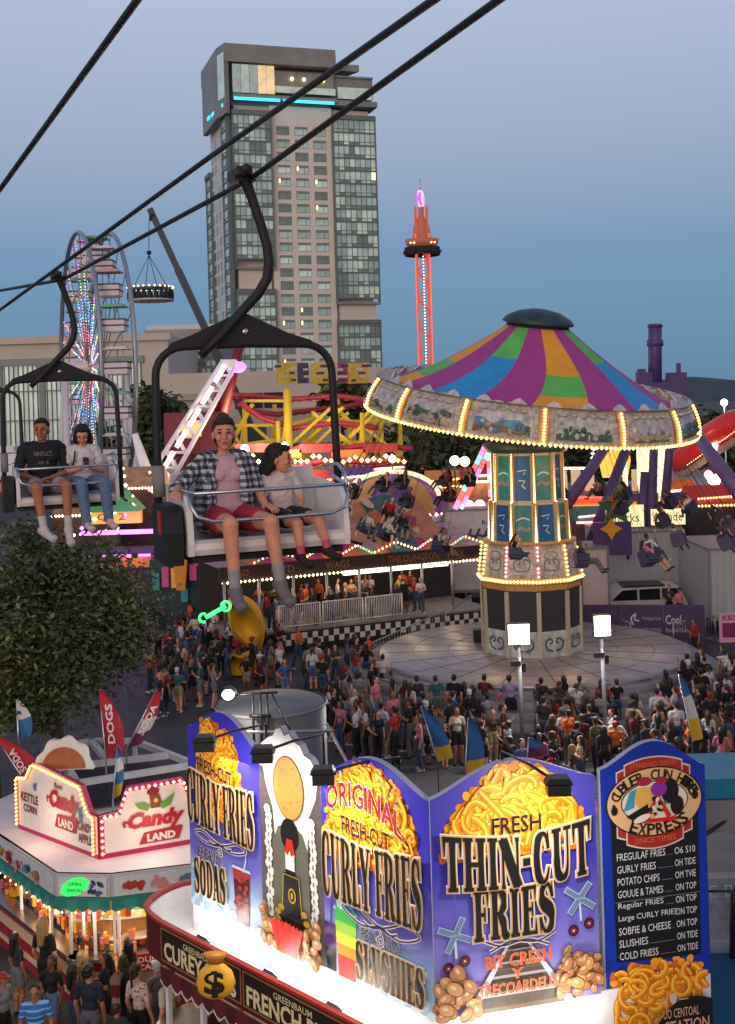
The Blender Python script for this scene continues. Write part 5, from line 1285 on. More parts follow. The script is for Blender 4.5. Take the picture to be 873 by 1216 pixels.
m.build('smoke_picture', [SMK, mat('tunnel grey', S(95, 96, 84), .6, var=.2, scale=2), mat('warm tan', S(222, 160, 95), .5), mat('brown spot', S(150, 90, 45), .5), mat('stone grey', S(130, 130, 130), .6)], b2)
m = MB(); disc(m, (cx, 2.35), .34, .46, .022, 2, 28, .08); disc(m, (cx, 2.35), .32, .44, .024, 0, 28, .08)
for (x, y) in ((-.12, .25), (.1, .3), (.18, .1), (-.2, .0), (.05, -.2), (-.1, -.3), (.2, -.15)): disc(m, (cx+x, 2.35+y), .025, .014, .027, 1, 8, .3)
m.build('potato_picture', [mat('potato tan', S(214, 142, 72), .5, var=.1, scale=3), mat('potato eye', S(160, 105, 55), .5), mat('potato outline', S(120, 75, 35), .5)], b2)
m = MB(); disc(m, (cx, 1.68), .2, .24, .024, 0, 20); poly(m, [(cx-.1, 1.1), (cx+.1, 1.1), (cx+.12, 1.5), (cx-.12, 1.5)], .026, 0)
poly(m, [(cx-.1, 1.18), (cx+.1, 1.18), (cx+.1, 1.42), (cx+.03, 1.38), (cx, 1.46), (cx-.05, 1.38), (cx-.1, 1.42)], .03, 1); poly(m, [(cx-.12, 1.4), (cx+.12, 1.4), (cx+.06, 1.62), (cx-.06, 1.62)], .029, 2)
poly(m, [(cx-.22, .5), (cx+.26, .5), (cx+.2, 1.12), (cx-.16, 1.12)], .031, 0)
ribbon(m, [(cx-.2, .55), (cx-.15, 1.1), (cx+.19, 1.1), (cx+.24, .55)], .018, .034, 3)
disc(m, (cx+.03, .82), .085, .11, .035, 3, 16); disc(m, (cx+.03, .82), .06, .085, .037, 0, 16); disc(m, (cx+.03, .82), .025, .05, .039, 3, 10)
for (x, y) in ((-.3, .52), (-.3, .42), (.33, .5), (.35, .4), (-.22, .6), (.28, .62)): disc(m, (cx+x, y), .07, .045, .033, 3, 10)
poly(m, [(cx-.34, .36), (cx+.38, .36), (cx+.34, .48), (cx-.3, .48)], .032, 0)
m.build('locomotive_picture', [INK, mat('flame white', S(240, 235, 230), .5), mat('ember red', S(190, 40, 25), .5), mat('brass yellow', S(196, 160, 40), .5)], b2)
m = MB(); q_ = random.Random(12)
def nuts(m, box, n, r, z, mis, q_, inside=None):
    for i in range(n):
        x, y = q_.uniform(box[0], box[2]), q_.uniform(box[1], box[3])
        if inside and not inside(x, y): continue
        a = q_.uniform(0, pi); R = r*q_.uniform(.8, 1.25); zz_ = z+i*.0011
        disc(m, (x, y), R*1.08, R*.74, zz_, mis[0], 14, a); disc(m, (x-R*.04, y+R*.04), R, R*.66, zz_+.0004, q_.choice(mis[1]), 14, a); disc(m, (x-R*.2, y+R*.22), R*.42, R*.22, zz_+.0008, mis[2], 10, a)
NUT = [mat('potato brown edge', S(120, 70, 35), .5), mat('potato skin', S(198, 145, 92), .5), mat('potato skin dark', S(180, 122, 72), .5), mat('potato sheen', S(226, 186, 140), .45)]
nuts(m, (.06, .02, w2-.02, .62), 95, .085, .036, (0, (1, 2), 3), q_, lambda x, y: y < .62-.55*(1-abs(x-cx)/.6)); m.build('potato_pile_picture', NUT, b2)
m = MB()
for i in range(9):
    t0, t1 = i/9, (i+1)/9; xa, xb = -.34+.68*t0, -.34+.68*t1
    poly(m, [(cx+.02+xa*.62, .02), (cx+.02+xb*.62, .02), (cx+.02+xb*1.05, .46-.1*abs(xb)), (cx+.02+(xa+xb)/2*1.08, .50-.1*abs(xa)), (cx+.02+xa*1.05, .46-.1*abs(xa))], .15+.001*(i % 2), i % 2)
m.build('red_cowcatcher_picture', [mat('bright red print', S(215, 45, 30), .45), mat('deep red print', S(188, 30, 24), .45)], b2)
# board 3
o3 = A_+d1*(w1+w2); w3 = L1-w1-w2
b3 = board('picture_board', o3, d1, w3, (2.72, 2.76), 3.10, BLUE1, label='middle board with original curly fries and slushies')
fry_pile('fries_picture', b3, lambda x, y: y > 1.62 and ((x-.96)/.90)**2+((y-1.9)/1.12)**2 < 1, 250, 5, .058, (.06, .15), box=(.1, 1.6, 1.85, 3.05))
m = MB(); arch = lambda x, y: (x, y-.22*((x-.92)/.75)**2-.06*(x-.92))
sans(m, 'ORIGINAL', (.2, 2.42, 1.64, 2.74), .085, 3, .016, warp=arch, edge=.022, emi=2)
sans(m, 'FRESH-CUT', (.5, 2.02, 1.4, 2.24), .085, 0, .012, warp=lambda x, y: (x, y-.05*(x-.92)), edge=.016, emi=1)
west(m, 'CURLY FRIES', (.05, 1.08, w3-.1, 1.92), .085, 0, .014, 1, warp=lambda x, y: (x, 1.12+(y-1.12)*(1+.10*abs(x-.9)/.9)+.02*(x-.9)), e2=.025, emi2=2)
sans(m, 'PE & COLD', (.8, .66, 1.5, .82), .05, 0, .0, edge=.02, emi=2)
west(m, 'SLUSHIES', (.66, .1, w3-.12, .62), .062, 0, .012, 1, e2=.022, emi2=2); m.build('lettering', [INK, GLD, CRM, mat('signal red ink', S(170, 25, 35), .4)], b3)
flourish(b3, 1.15, .93, 1.45, .4)
m = MB(); cup(m, .12, .02, .2, .24, .62, .012, [7, 7, 8, 8], 8); ribbon(m, [(.14, .66), (.17, 1.0)], .025, .015, 8); cup(m, .45, -.0, .34, .44, .9, .02, [4, 4, 3, 2, 1, 0], 5)
ribbon(m, [(.56, .92), (.64, 1.12)], .045, .03, 6); q_ = random.Random(4)
disc(m, (.45, .95), .2, .1, .028, 0); disc(m, (.38, 1.0), .1, .07, .030, 5); disc(m, (.52, 1.0), .1, .07, .031, 6)
for i in range(26): disc(m, (q_.uniform(.6, w3-.05), q_.uniform(.0, .16)+(.4 if i % 4 == 0 else 0)), .1, .055, .004+.0003*i, 5, 8, q_.random())
m.build('slushy_picture', [mat('slush green', S(60, 185, 80), .4), mat('slush lime', S(150, 205, 60), .4), mat('slush yellow', S(240, 210, 50), .4), mat('slush orange', S(240, 140, 50), .4), mat('slush red', S(225, 60, 60), .4), LOWER[0], mat('slush blue', S(60, 130, 190), .4), mat('cup black', S(35, 30, 45), .4), mat('cup purple', S(80, 50, 110), .4)], b3)
# board 4
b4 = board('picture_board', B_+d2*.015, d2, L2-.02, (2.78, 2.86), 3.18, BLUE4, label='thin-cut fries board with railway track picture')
w4 = L2-.02; c4 = w4/2
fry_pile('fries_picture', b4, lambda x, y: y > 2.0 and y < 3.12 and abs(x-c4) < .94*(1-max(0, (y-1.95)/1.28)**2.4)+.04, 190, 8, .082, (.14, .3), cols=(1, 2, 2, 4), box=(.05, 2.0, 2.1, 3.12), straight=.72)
m = MB(); sans(m, 'FRESH', (c4-.33, 2.27, c4+.33, 2.48), .075, 0, .012, edge=.014, emi=1)
west(m, 'THIN-CUT', (.12, 1.62, w4-.12, 2.26), .085, 0, .015, 1, warp=lambda x, y: (x, y+.08*((x-c4)/c4)**2-.05+(y-1.62)*.10*abs(x-c4)), e2=.027, emi2=2)
west(m, 'FRIES', (.5, .94, 1.62, 1.56), .075, 0, .015, 1, warp=lambda x, y: (x, y+(y-.94)*.10*abs(x-c4)), e2=.027, emi2=2)
for s_, (x0, y0, x1, y1) in (('BIT CRESH', (.66, .56, 1.56, .72)), ('Y', (1.02, .4, 1.16, .52)), ('TRECOARDELIS', (.56, .22, 1.62, .36))): sans(m, s_, (x0, y0, x1, y1), .05, 3, .012, edge=.02, emi=4)
m.build('lettering', [INK, GLD, CRM, mat('orange ink', S(225, 95, 40), .4), mat('pale orange ink', S(250, 190, 150), .4)], b4)
m = MB()
for s_, k in ((1, 0), (-1, 1)):
    pts = smooth([(c4-.4*s_, .78), (c4-.1*s_, .88), (c4+.25*s_, .84), (c4+.5*s_, .94)], 6); ribbon(m, pts, .05, .046+.003*k, 0); ribbon(m, pts, .02, .051+.003*k, 1)
m.build('flourish', [CRM, mat('indigo line', S(45, 30, 90), .5)], b4)
m = MB(); poly(m, [(.42, .0), (w4-.42, .0), (c4+.1, .9), (c4-.1, .9)], .006, 0)
for i in range(8):
    t = (i/8)**.7; y = .02+.8*t; hw_ = (c4-.5)*(1-t)+.13*t; ribbon(m, [(c4-hw_, y), (c4+hw_, y)], .05*(1-t)+.012, .009, 1 if i % 2 else 3)
for s_ in (1, -1):
    ribbon(m, [(c4+s_*(c4-.44), 0), (c4+s_*.12, .85)], [.12, .03], .013, 2); ribbon(m, [(c4+s_*(c4-.36), 0), (c4+s_*.15, .85)], [.03, .01], .014, 0)
m.build('track_picture', [mat('ballast brown', S(78, 66, 56), .6, var=.3, scale=8), mat('tie pale', S(170, 160, 165), .5), mat('rail silver', S(205, 205, 215), .4), mat('tie brown', S(100, 80, 60), .5)], b4)
m = MB(); q_ = random.Random(21)
nuts(m, (.03, .02, .56, .62), 60, .095, .016, (0, (1, 2), 3), q_, lambda x, y: y < .62-.3*abs(x-.35)/.3*(.5+.5*(x > .35)) and x < .62-.4*y); nuts(m, (w4-.6, .1, w4-.04, .66), 60, .085, .016, (0, (1, 2), 3), q_, lambda x, y: y < .68-.35*abs(x-(w4-.42)) and x > w4-.58+.3*(.4-y)*-.6); m.build('potato_pile_picture', NUT, b4)
m = MB()
for (x, y, a) in ((.27, 1.05, .35), (w4-.27, 1.3, .15)):
    for b in (.75, -.75):
        dx, dy = .24*cos(b+a), .24*sin(b+a); ribbon(m, [(x-dx, y-dy), (x+dx, y+dy)], .085, .03+.002*(b > 0), 0); ribbon(m, [(x-dx*.96, y-dy*.96), (x+dx*.96, y+dy*.96)], .064, .034+.002*(b > 0), 1)
        sans(m, 'RAILROAD', (x-.07, y-.015, x+.07, y+.015), .04, 0) if b > 0 else None
    ribbon(m, [(x, y-.02), (x+.01, y-.3)], .03, .028, 0)
    for s_ in (-.1, .12): disc(m, (x+s_, y-.38+s_*.3), .075, .075, .03, 2, 16); disc(m, (x+s_, y-.38+s_*.3), .045, .045, .033, 3, 14); disc(m, (x+s_, y-.38+s_*.3), .015, .015, .035, 0, 8)
m.build('crossing_sign_picture', [mat('pale teal line', S(190, 215, 215), .5), mat('slate teal', S(105, 130, 170), .5), mat('dark maroon lamp', S(70, 20, 40), .4), mat('maroon lamp', S(130, 35, 55), .4)], b4)
# menu board
o5 = G(722, 1240, 2.5); e5 = G(846, 1219, 2.5); d5 = e5-o5; w5 = d5.length
h5 = lambda u, v, o: P(u, v, o.y).z-2.5
b5 = board('menu_board', o5, d5, w5, (h5(706, 915, o5), h5(832, 908, e5)), h5(770, 880, (o5+e5)/2), mat('royal blue print', S(22, 52, 165), .4, var=.08, scale=1), label='tall blue menu board with oval emblem')
hM = h5(706, 915, o5)
m = MB(); poly(m, [(.16, 1.05), (w5-.14, 1.0), (w5-.12, hM-.35), (.12, hM-.35)], .006, 0); m.build('menu_panel', mat('menu black', (.008, .012, .016), .4), b5)
rows = [('FREGULAF FRIES', 'O6 S10'), ('GURLY FRIES', 'OH TIDE'), ('POTATO CHIPS', 'OM TVIE'), ('GOUUE & TAMES', 'ON TOP'), ('Regular FRIES', 'ON TOP'), ('Large CURLY FRIES', 'ON TOP'), ('SOBFIE & CHEESE', 'ON TOP'), ('SLUSHIES', 'ON TIDE'), ('COLD FRIESS', 'ON TIDE')]
m = MB(); y0_, dy = 2.38, .163
for i, (a, b) in enumerate(rows):
    y = y0_-i*dy; wl = w5*.0315*len(a)+.03
    sans(m, a, (.2, y, .2+wl, y+.098), .012, 0, .0); sans(m, b, (w5*.68, y, w5*.88, y+.092), .012, 0, .0)
    ribbon(m, [(.23+wl, y+.008), (w5*.66, y+.008)], .007, .012, 1)
ribbon(m, [(.16, y0_-3.32*dy), (w5-.14, y0_-3.32*dy)], .008, .012, 1)
m.build('lettering', [mat('menu white', S(215, 218, 215), .5), mat('menu grey line', S(120, 125, 125), .5)], b5)
# oval emblem
ex_, ey_ = w5*.5, 3.12; m = MB(); REDP = mat('brick red ribbon', S(165, 40, 35), .45); PALE = mat('pale ribbon edge', S(215, 200, 190), .5)
def banner(y, h, w, z, curve):
    n = 14
    for k, (g_, mi) in enumerate(((.018, 1), (0, 0))):
        pts = [(ex_-w/2-g_+(w+2*g_)*i/n, y-h/2-g_+curve*(1-(2*i/n-1)**2)) for i in range(n+1)]+[(ex_+w/2+g_-(w+2*g_)*i/n, y+h/2+g_+curve*(1-(2*i/n-1)**2)) for i in range(n+1)]
        poly(m, pts, z+.002*k, mi)
banner(3.44, .18, 1.1*w5/1.6, .008, .10); banner(3.54, .16, .86*w5/1.6, .013, .08); banner(2.78, .16, 1.12*w5/1.6, .008, -.10); banner(2.68, .17, .84*w5/1.6, .013, -.09)
disc(m, (ex_, ey_), .46*w5, .46, .02, 2, 40); disc(m, (ex_, ey_), .448*w5, .443, .023, 3, 40); disc(m, (ex_, ey_), .32*w5, .275, .026, 2, 36); disc(m, (ex_, ey_), .31*w5, .262, .029, 4, 36)
m.build('emblem', [REDP, PALE, INK, mat('emblem tan', S(222, 180, 125), .45), mat('emblem cream', S(225, 215, 195), .45)], b5)
m = MB()
poly(m, [(ex_-.46, ey_-.1), (ex_-.36, ey_+.16), (ex_-.26, ey_+.2), (ex_-.3, ey_-.05)], .032, 0); poly(m, [(ex_-.3, ey_+.02), (ex_-.26, ey_+.2), (ex_+.0, ey_+.2), (ex_-.05, ey_-.05), (ex_-.2, ey_-.1)], .033, 1)
poly(m, [(ex_-.42, ey_-.16), (ex_-.1, ey_-.02), (ex_-.1, ey_-.26), (ex_-.3, ey_-.24)], .034, 5)
disc(m, (ex_+.06, ey_+.16), .12, .10, .036, 2, 14); disc(m, (ex_+.22, ey_+.12), .13, .17, .035, 5, 14); disc(m, (ex_-.15, ey_+.28), .11, .06, .037, 3, 12); disc(m, (ex_+.1, ey_+.27), .09, .05, .038, 3, 12); disc(m, (ex_+.32, ey_-.08), .1, .13, .034, 5, 12)
ribbon(m, [(ex_-.12, ey_-.22), (ex_+.03, ey_+.08), (ex_+.2, ey_-.22)], .07, .042, 4); ribbon(m, [(ex_-.2, ey_-.24), (ex_+.3, ey_-.25)], .05, .044, 4)
for i in range(14): disc(m, (ex_+rnd.uniform(-.12, .2), ey_+rnd.uniform(-.2, .05)), .035, .025, .046+.0005*i, rnd.choice((5, 6, 7, 1)), 8, rnd.random()*3)
disc(m, (ex_-.2, ey_-.2), .13, .045, .05, 7, 12, .3)
m.build('emblem_picture', [mat('emblem blue', S(60, 150, 185), .5), mat('emblem amber', S(220, 175, 80), .5), mat('emblem purple', S(135, 45, 160), .5), mat('emblem crimson', S(160, 35, 60), .5), mat('emblem red', S(205, 25, 40), .5), INK, mat('emblem moss', S(90, 110, 90), .5), mat('emblem pale', S(225, 220, 210), .5)], b5)
def arc_text(m, s, cx, cy, rx, ry, a0, a1, h, z, mi, flip=False, bold=.02):
    n = len(s)
    for i, ch in enumerate(s):
        if ch == ' ': continue
        a = a0+(a1-a0)*(i+.5)/n; x, y = cx+rx*cos(a), cy+ry*sin(a); t = atan2(ry*cos(a), -rx*sin(a))+(0 if flip else pi)
        wch = h*.72; sans(m, ch, (-wch/2, -h/2, wch/2, h/2), z, mi, bold, warp=lambda X, Y: (x+X*cos(t)-Y*sin(t), y+X*sin(t)+Y*cos(t)))
m = MB(); arc_text(m, 'CUBLER CUN HIRE', ex_, ey_, .385*w5, .355, radians(168), radians(12), .135, .034, 0); arc_text(m, 'EXPRESS', ex_, ey_, .385*w5, .365, radians(-128), radians(-40), .15, .034, 0, True)
for s_ in (-1, 1):
    disc(m, (ex_+s_*.385*w5, ey_+(-.07 if s_ < 0 else .03)), .05, .06, .034, 0, 8); disc(m, (ex_+s_*.39*w5, ey_+(-.01 if s_ < 0 else .1)), .025, .03, .036, 0, 8)
m.build('emblem_lettering', INK, b5)
m = MB(); sans(m, 'STANDARD ORIGIN', (ex_-.34, 3.58, ex_+.34, 3.65), .02, 0); sans(m, 'SINCE TIMES', (ex_-.3, 2.58, ex_+.3, 2.65), .02, 0); m.build('ribbon_lettering', mat('ribbon gold', S(205, 110, 60), .5), b5)
fry_pile('fries_picture', b5, lambda x, y: .03 < y < 1.02-.12*abs(x-.8) and .1 < x < w5-.08, 80, 31, .075, (.12, .24), cols=(1, 4, 1, 4), box=(.1, .05, w5-.08, 1.0), straight=.05)
m = MB(); n = 14; poly(m, [(.5, .02), (w5-.08, .02), (w5-.08, .48)]+[(w5-.08-(w5-.58)*i/n, .48+.10*sin(pi*i/n)-.46*(i/n)**3) for i in range(1, n)], .17, 0)
m.build('plaque', mat('black plaque', (.012, .012, .014), .4), b5); m = MB(); sans(m, 'UO CENTOAL', (.72, .3, w5-.28, .42), .176, 0, .005, warp=lambda x, y: (x, y)); sans(m, 'STATION', (.74, .10, w5-.14, .26), .176, 0, .01)
disc(m, (w5*.57, .56), .05, .07, .18, 1, 12); ribbon(m, [(w5*.57-.2, .53), (w5*.57-.08, .53)], .01, .176, 1); ribbon(m, [(w5*.57+.08, .53), (w5*.57+.22, .53)], .01, .176, 1)
m.build('plaque_lettering', [mat('plaque copper', S(214, 165, 140), .5), mat('plaque silver', S(200, 200, 200), .5)], b5)

# trailer body under the boards: white ledge, fascia with lettering, awning, windows
OFF = .62; ZT_ = 3.12
LW1 = mat('bright white ledge', (.8, .8, .79), .45); MAR = mat('maroon fascia', S(95, 22, 28), .45, var=.15, scale=3); BRN = mat('dark brown sign panel', S(45, 30, 18), .5); CREM = mat('cream letters', S(232, 215, 165), .45)
fA = A_+n1*OFF; fB = B_+n1*OFF+d1*.28; back = [A_+Vector((-.05, .95, 0)), A_+Vector((-.42, .62, 0)), A_+Vector((-.62, .1, 0)), fA+d1*-.02]
curve = []
cpts = smooth([(p.x, p.y) for p in (A_+Vector((.25, 1.0, 0)), A_+Vector((-.25, .92, 0)), A_+Vector((-.6, .5, 0)), A_+Vector((-.68, -.0, 0)), fA+d1*.1)], 6)
fl = cpts+[(fB.x, fB.y)]; pass
def rel(p): return (p[0]-fo.x, p[1]-fo.y)
m = MB(); inner = [(p.x-fo.x, p.y-fo.y) for p in (A_+Vector((.25, 1.0, 0)), B_+Vector((.1, .4, 0)), fB+Vector((.05, .1, 0)))]
m.prism([rel(p) for p in fl]+inner[::-1], 2.66, 2.78, 0); m.build('roof_floor', LW1, fs_)
def ribbon_wall(m, pts, z0, z1, th, mi):
    for i in range(len(pts)-1):
        a, b = Vector(rel(pts[i])).to_3d(), Vector(rel(pts[i+1])).to_3d(); d_ = (b-a).normalized(); q_ = Vector((d_.y, -d_.x, 0))*th
        m.add([a+Vector((0, 0, z0)), b+Vector((0, 0, z0)), b+q_+Vector((0, 0, z0)), a+q_+Vector((0, 0, z0)), a+Vector((0, 0, z1)), b+Vector((0, 0, z1)), b+q_+Vector((0, 0, z1)), a+q_+Vector((0, 0, z1))], [(0, 1, 2, 3), (7, 6, 5, 4), (0, 4, 5, 1), (1, 5, 6, 2), (2, 6, 7, 3), (3, 7, 4, 0)], mi)
m = MB(); ribbon_wall(m, fl, 2.50, ZT_, .05, 0); ribbon_wall(m, fl, ZT_+.002, ZT_+.05, .08, 1); m.build('fascia', [MAR, mat('red fascia rim', S(165, 60, 50), .4)], fs_)
m = MB(); ribbon_wall(m, cpts, 2.78, ZT_-.02, -.03, 0); m.build('inner_parapet', LW1, fs_)
m = MB()
for (o, d_, n_, L) in ((A_, d1, n1, L1), (B_, d2, n2, L2+1.6)):
    a = o-fo; M = frame(a+Vector((0, 0, 0)), d_, (0, 0, 1)); h_ = .52 if n_ is n1 else 1.0; m.box((L/2, -h_/2+.02, -.08), (L, h_, .12), 0, M)
m.build('ledge_wall', LW1, fs_)
# fascia text
LF = (Vector(fl[-1])-Vector(cpts[-1])).length
Mf = frame(Vector((cpts[-1][0], cpts[-1][1], -.11))-fo+n1*.055, d1, (0, 0, 1))
m = MB(); pan = [(.02, 2.0), (2.06, 2.2), (4.3, 1.3)]
for i, (x, w_) in enumerate(pan):
    poly(m, [(x, 2.68), (x+w_, 2.68), (x+w_, 3.19), (x, 3.19)], .004, 1); poly(m, [(x+.025, 2.705), (x+w_-.025, 2.705), (x+w_-.025, 3.165), (x+.025, 3.165)], .007, 0)
m.build('sign_panel', [BRN, mat('sign gold edge', S(150, 120, 70), .5)], fs_, M=Mf)
m = MB(); sans(m, 'CUREY PRIES', (.12, 2.74, 1.9, 3.0), .012, 0, .03); sans(m, 'GREENBAUM', (.62, 3.03, 1.3, 3.12), .012, 0, .01)
sans(m, 'FRENCH PRIES', (2.16, 2.74, 4.16, 3.0), .012, 0, .03); sans(m, 'GREENBAUM', (2.75, 3.03, 3.55, 3.12), .012, 0, .01); sans(m, 'SEE', (4.5, 2.76, 5.0, 3.02), .012, 0, .03)
m.build('lettering', CREM, fs_, M=Mf)
# awning scallops and wall below
m = MB()
for i in range(22):
    x = .05+i*.27; m.prism([(x, 2.60), (x, 2.42), (x+.07, 2.35), (x+.135, 2.33), (x+.2, 2.35), (x+.27, 2.42), (x+.27, 2.60)], .02, .045, i % 2)
    m.prism([(x, 2.42), (x+.07, 2.35), (x+.135, 2.33), (x+.2, 2.35), (x+.27, 2.42), (x+.26, 2.38), (x+.135, 2.285), (x+.01, 2.38)], .046, .052, 2)
m.build('scalloped_awning', [mat('dark maroon cloth', S(75, 18, 24), .7), mat('maroon cloth', S(100, 26, 30), .7), mat('cream trim', S(215, 200, 190), .6)], fs_, M=Mf)
m = MB(); m.prism([rel(p) for p in cpts]+[(p.x-fo.x, p.y-fo.y) for p in (fB-n1*.2, B_, A_)], .5, 1.1, 0); m.build('counter_base', MAR, fs_)
m = MB(); m.prism([rel(p) for p in cpts]+[(p.x-fo.x, p.y-fo.y) for p in (fB-n1*.2, B_, A_)], 1.1, 1.16, 0); m.build('counter', STEEL, fs_)
m = MB(); m.box((1.6, 1.9, -1.6), (7.2, 1.9, .05), 0); m.build('inner_wall', mat('cream inner wall', S(205, 185, 150), .6), fs_, M=Mf)
m = MB()
for i in range(7): m.box((.1+i*.9, 1.9, -.06), (.07, 1.5, .07))
m.build('window_posts', WHITE, fs_, M=Mf)
m = MB(); m.box((.6, .8, .0), (1.6, .4, .06), 0); m.box((.6, .8, .035), (1.6, .12, .02), 1); m.box((.6, .66, .035), (1.6, .1, .02), 2); m.build('striped_skirt', [WHITE, mat('flag red', S(170, 35, 40), .6), mat('flag blue', S(50, 60, 120), .6)], fs_, M=Mf)
m = MB(); q_ = random.Random(1)
for i in range(14): x = 1.6+q_.random()*3.2; m.ball((x, 1.45+q_.random()*.5, -.5), (.18, .22, .1), 8, 6, i % 2)
m.build('yellow_chip_bags', [mat('yellow bag', S(225, 185, 60), .5), mat('amber bag', S(215, 150, 40), .5)], fs_, M=Mf)
lamp('stand_inner_light', 'AREA', fA-n1*.6+d1*1.2+Vector((0, 0, 2.5)), 45, (1, .78, .5), .5, to=fA-n1*.6+d1*1.2, sy=2)
lamp('stand_inner_light', 'AREA', fA-n1*.6+d1*3.6+Vector((0, 0, 2.5)), 45, (1, .78, .5), .5, to=fA-n1*.6+d1*3.6, sy=2)
# ledge flood lamps that light the boards from below
flood = []
for (o, d_, n_, s_) in ((A_, d1, n1, .75), (A_, d1, n1, 2.35), (A_, d1, n1, 3.7), (B_, d2, n2, .85), (B_, d2, n2, 1.75)):
    p = o+d_*s_+n_*.36; p.z = 2.94; q_ = MB(); t_p = p-fo; ng = atan2(n_.y, n_.x)+pi/2
    M = Matrix.Translation(t_p) @ Matrix.Rotation(ng, 4, 'Z') @ Matrix.Rotation(radians(38), 4, 'X')
    q_.box((0, 0, 0), (.2, .12, .13)); q_.tube([(-.12, 0, -.12), (-.12, 0, .02)], .012, 5); q_.tube([(.12, 0, -.12), (.12, 0, .02)], .012, 5)
    lo = q_.build('ledge_lamp', BLACK, fs_, M=M); MB().box((0, .065, .01), (.17, .02, .1)).build('lens', glow('ledge lamp lens', (1, .97, .9), 25), lo)
    p2 = p+n_*.16+Vector((0, 0, .1))
    lamp('board_flood', 'AREA', p2, 8, (1, .94, .84), .5, to=o+d_*s_-n_*.15+Vector((0, 0, 1.9)), sy=.2)
for (o, d_, n_, L) in ((A_, d1, n1, L1), (B_, d2, n2, L2)):
    for k in range(3): lamp('ledge_strip', 'AREA', o+d_*L*(k+.5)/3+n_*.36+Vector((0, 0, -.22)), 3.6, (1, .97, .92), L/3.4, to=o+d_*L*(k+.5)/3+Vector((0, 0, -.35)), sy=.06)
# lamps on arms above the boards, black backs outward, shining down on them
for (u0, v0, u1, v1, dd) in ((243, 880, 316, 860, 17.2), (312, 893, 384, 872, 16.6), (384, 918, 474, 899, 15.6), (663, 930, 596, 892, 14.7)):
    a = P(u0, v0, dd-.55)-fo; b = P(u1, v1, dd+.5)-fo
    arm_ = MB().tube([a, a.lerp(b, .5)+Vector((0, 0, .03)), b, Vector((b.x, b.y, 5.2))], .02, 6).build('lamp_arm', BLACK, fs_)
    q_ = MB(); q_.box(a+Vector((0, 0, -.06)), (.28, .2, .14)); q_.prism([(-.17, 0), (.17, 0), (.12, .08), (-.12, .08)], -.1, .1, 0, Matrix.Translation(a+Vector((0, 0, .0))) @ Matrix.Rotation(pi/2, 4, 'X')); q_.build('lamp_head', BLACK, arm_); nn_ = n2 if u0 > 600 else n1; bq = a+fo; lamp('sign_lamp', 'AREA', bq-nn_*.04+Vector((0, 0, -.24)), 42 if u0 > 600 else (14 if u0 == 312 else 30), (1, .95, .88), .3, to=bq-nn_*.5+Vector((0, 0, -1.5)), sy=.2)
# rounded white roof in front (bottom edge)
pr2 = G(730, 1216, 3.6); t = thing('white_awning', 'pale grey canvas awning at the bottom edge before the menu board', 'awning', (pr2.x-.35, pr2.y-.5, 0)); m = MB()
m.add([(x, y, 3.62-.55*abs(x/1.05)**1.3-.03*abs(y)) for y in (-1.6, -.8, 0, .45) for x in (-1.1, -.8, -.5, -.2, 0, .2, .5, .8, 1.1)], [(j*9+i, j*9+i+1, (j+1)*9+i+1, (j+1)*9+i) for j in range(3) for i in range(8)], 0, None, True); m.build('canvas', mat('pale grey canvas', (.42, .42, .42), .7, var=.1), t)
m = MB()
for x in (-1.0, 1.0): m.tube([(x, 0, 0), (x, 0, 3.05)], .03, 6)
m.build('posts', GALV, t)
# money bag sign hung on the fascia corner
p = P(256, 1160, 15.6); mb_t = thing('money_bag_sign', 'golden money bag sign with black dollar mark on the fries fascia', 'sign', p)
YB = mat('golden bag', S(232, 178, 40), .4, var=.08, scale=3)
m = MB(); m.lathe([(0, -.27), (.14, -.265), (.23, -.19), (.26, -.07), (.23, .06), (.14, .15), (.08, .19)], 20, 0, Matrix.Diagonal((1, .5, 1, 1))); m.build('bag', YB, mb_t)
m = MB(); m.lathe([(.08, .19), (.13, .25), (.18, .31), (.0, .29)], 8, 0, Matrix.Diagonal((1, .5, 1, 1))); m.build('bag_mouth', mat('dark gold bag', S(190, 125, 30), .5), mb_t)
m = MB(); m.lathe([(.085, .175), (.105, .19), (.085, .205)], 16, 0, Matrix.Diagonal((1, .5, 1, 1))); m.build('cord', mat('brown cord', S(110, 70, 25), .6), mb_t)
m = MB(); sans(m, '$', (-.12, -.2, .12, .13), 0, 0, .03); m.build('dollar_mark', INK, mb_t, M=FL(0, -.14, 0))

# ------------------------------------------------------------------ Candy Land stand
ZR = 2.75
S0, SL, SR = G(118, 1021, ZR), G(22, 984, ZR), G(240, 1000, ZR)
F1, F2, FR_, FL_ = G(66, 1037, ZR), G(131, 1038, ZR), G(250, 1024, ZR), G(-40, 966, ZR)
cs = thing('candy_stand', 'Candy Land stand with white sign boards edged in pink and amber bulbs', 'food stand', (S0.x, S0.y, 0)); fo = Vector((S0.x, S0.y, 0))
bk = [Vector((FR_.x+.3, FR_.y+3.0, 0)), Vector((FL_.x+1.5, FL_.y+3.0, 0))]
foot = [FL_, F1, F2, FR_]+bk
RW = mat('white roof membrane', (.8, .78, .78), .6, var=.12, scale=1.2); GRN = mat('teal awning cloth', S(30, 120, 112), .6)
m = MB(); m.prism([rel(p) for p in foot], ZR-.1, ZR, 0); m.build('roof', RW, cs)
MG = mat('magenta sign frame', S(175, 30, 80), .45); SGN = mat('white sign face', S(226, 222, 216), .5, var=.05)
CRED = mat('candy red lettering', S(170, 35, 50), .45); CPK = mat('pink lettering edge', S(225, 150, 150), .5)
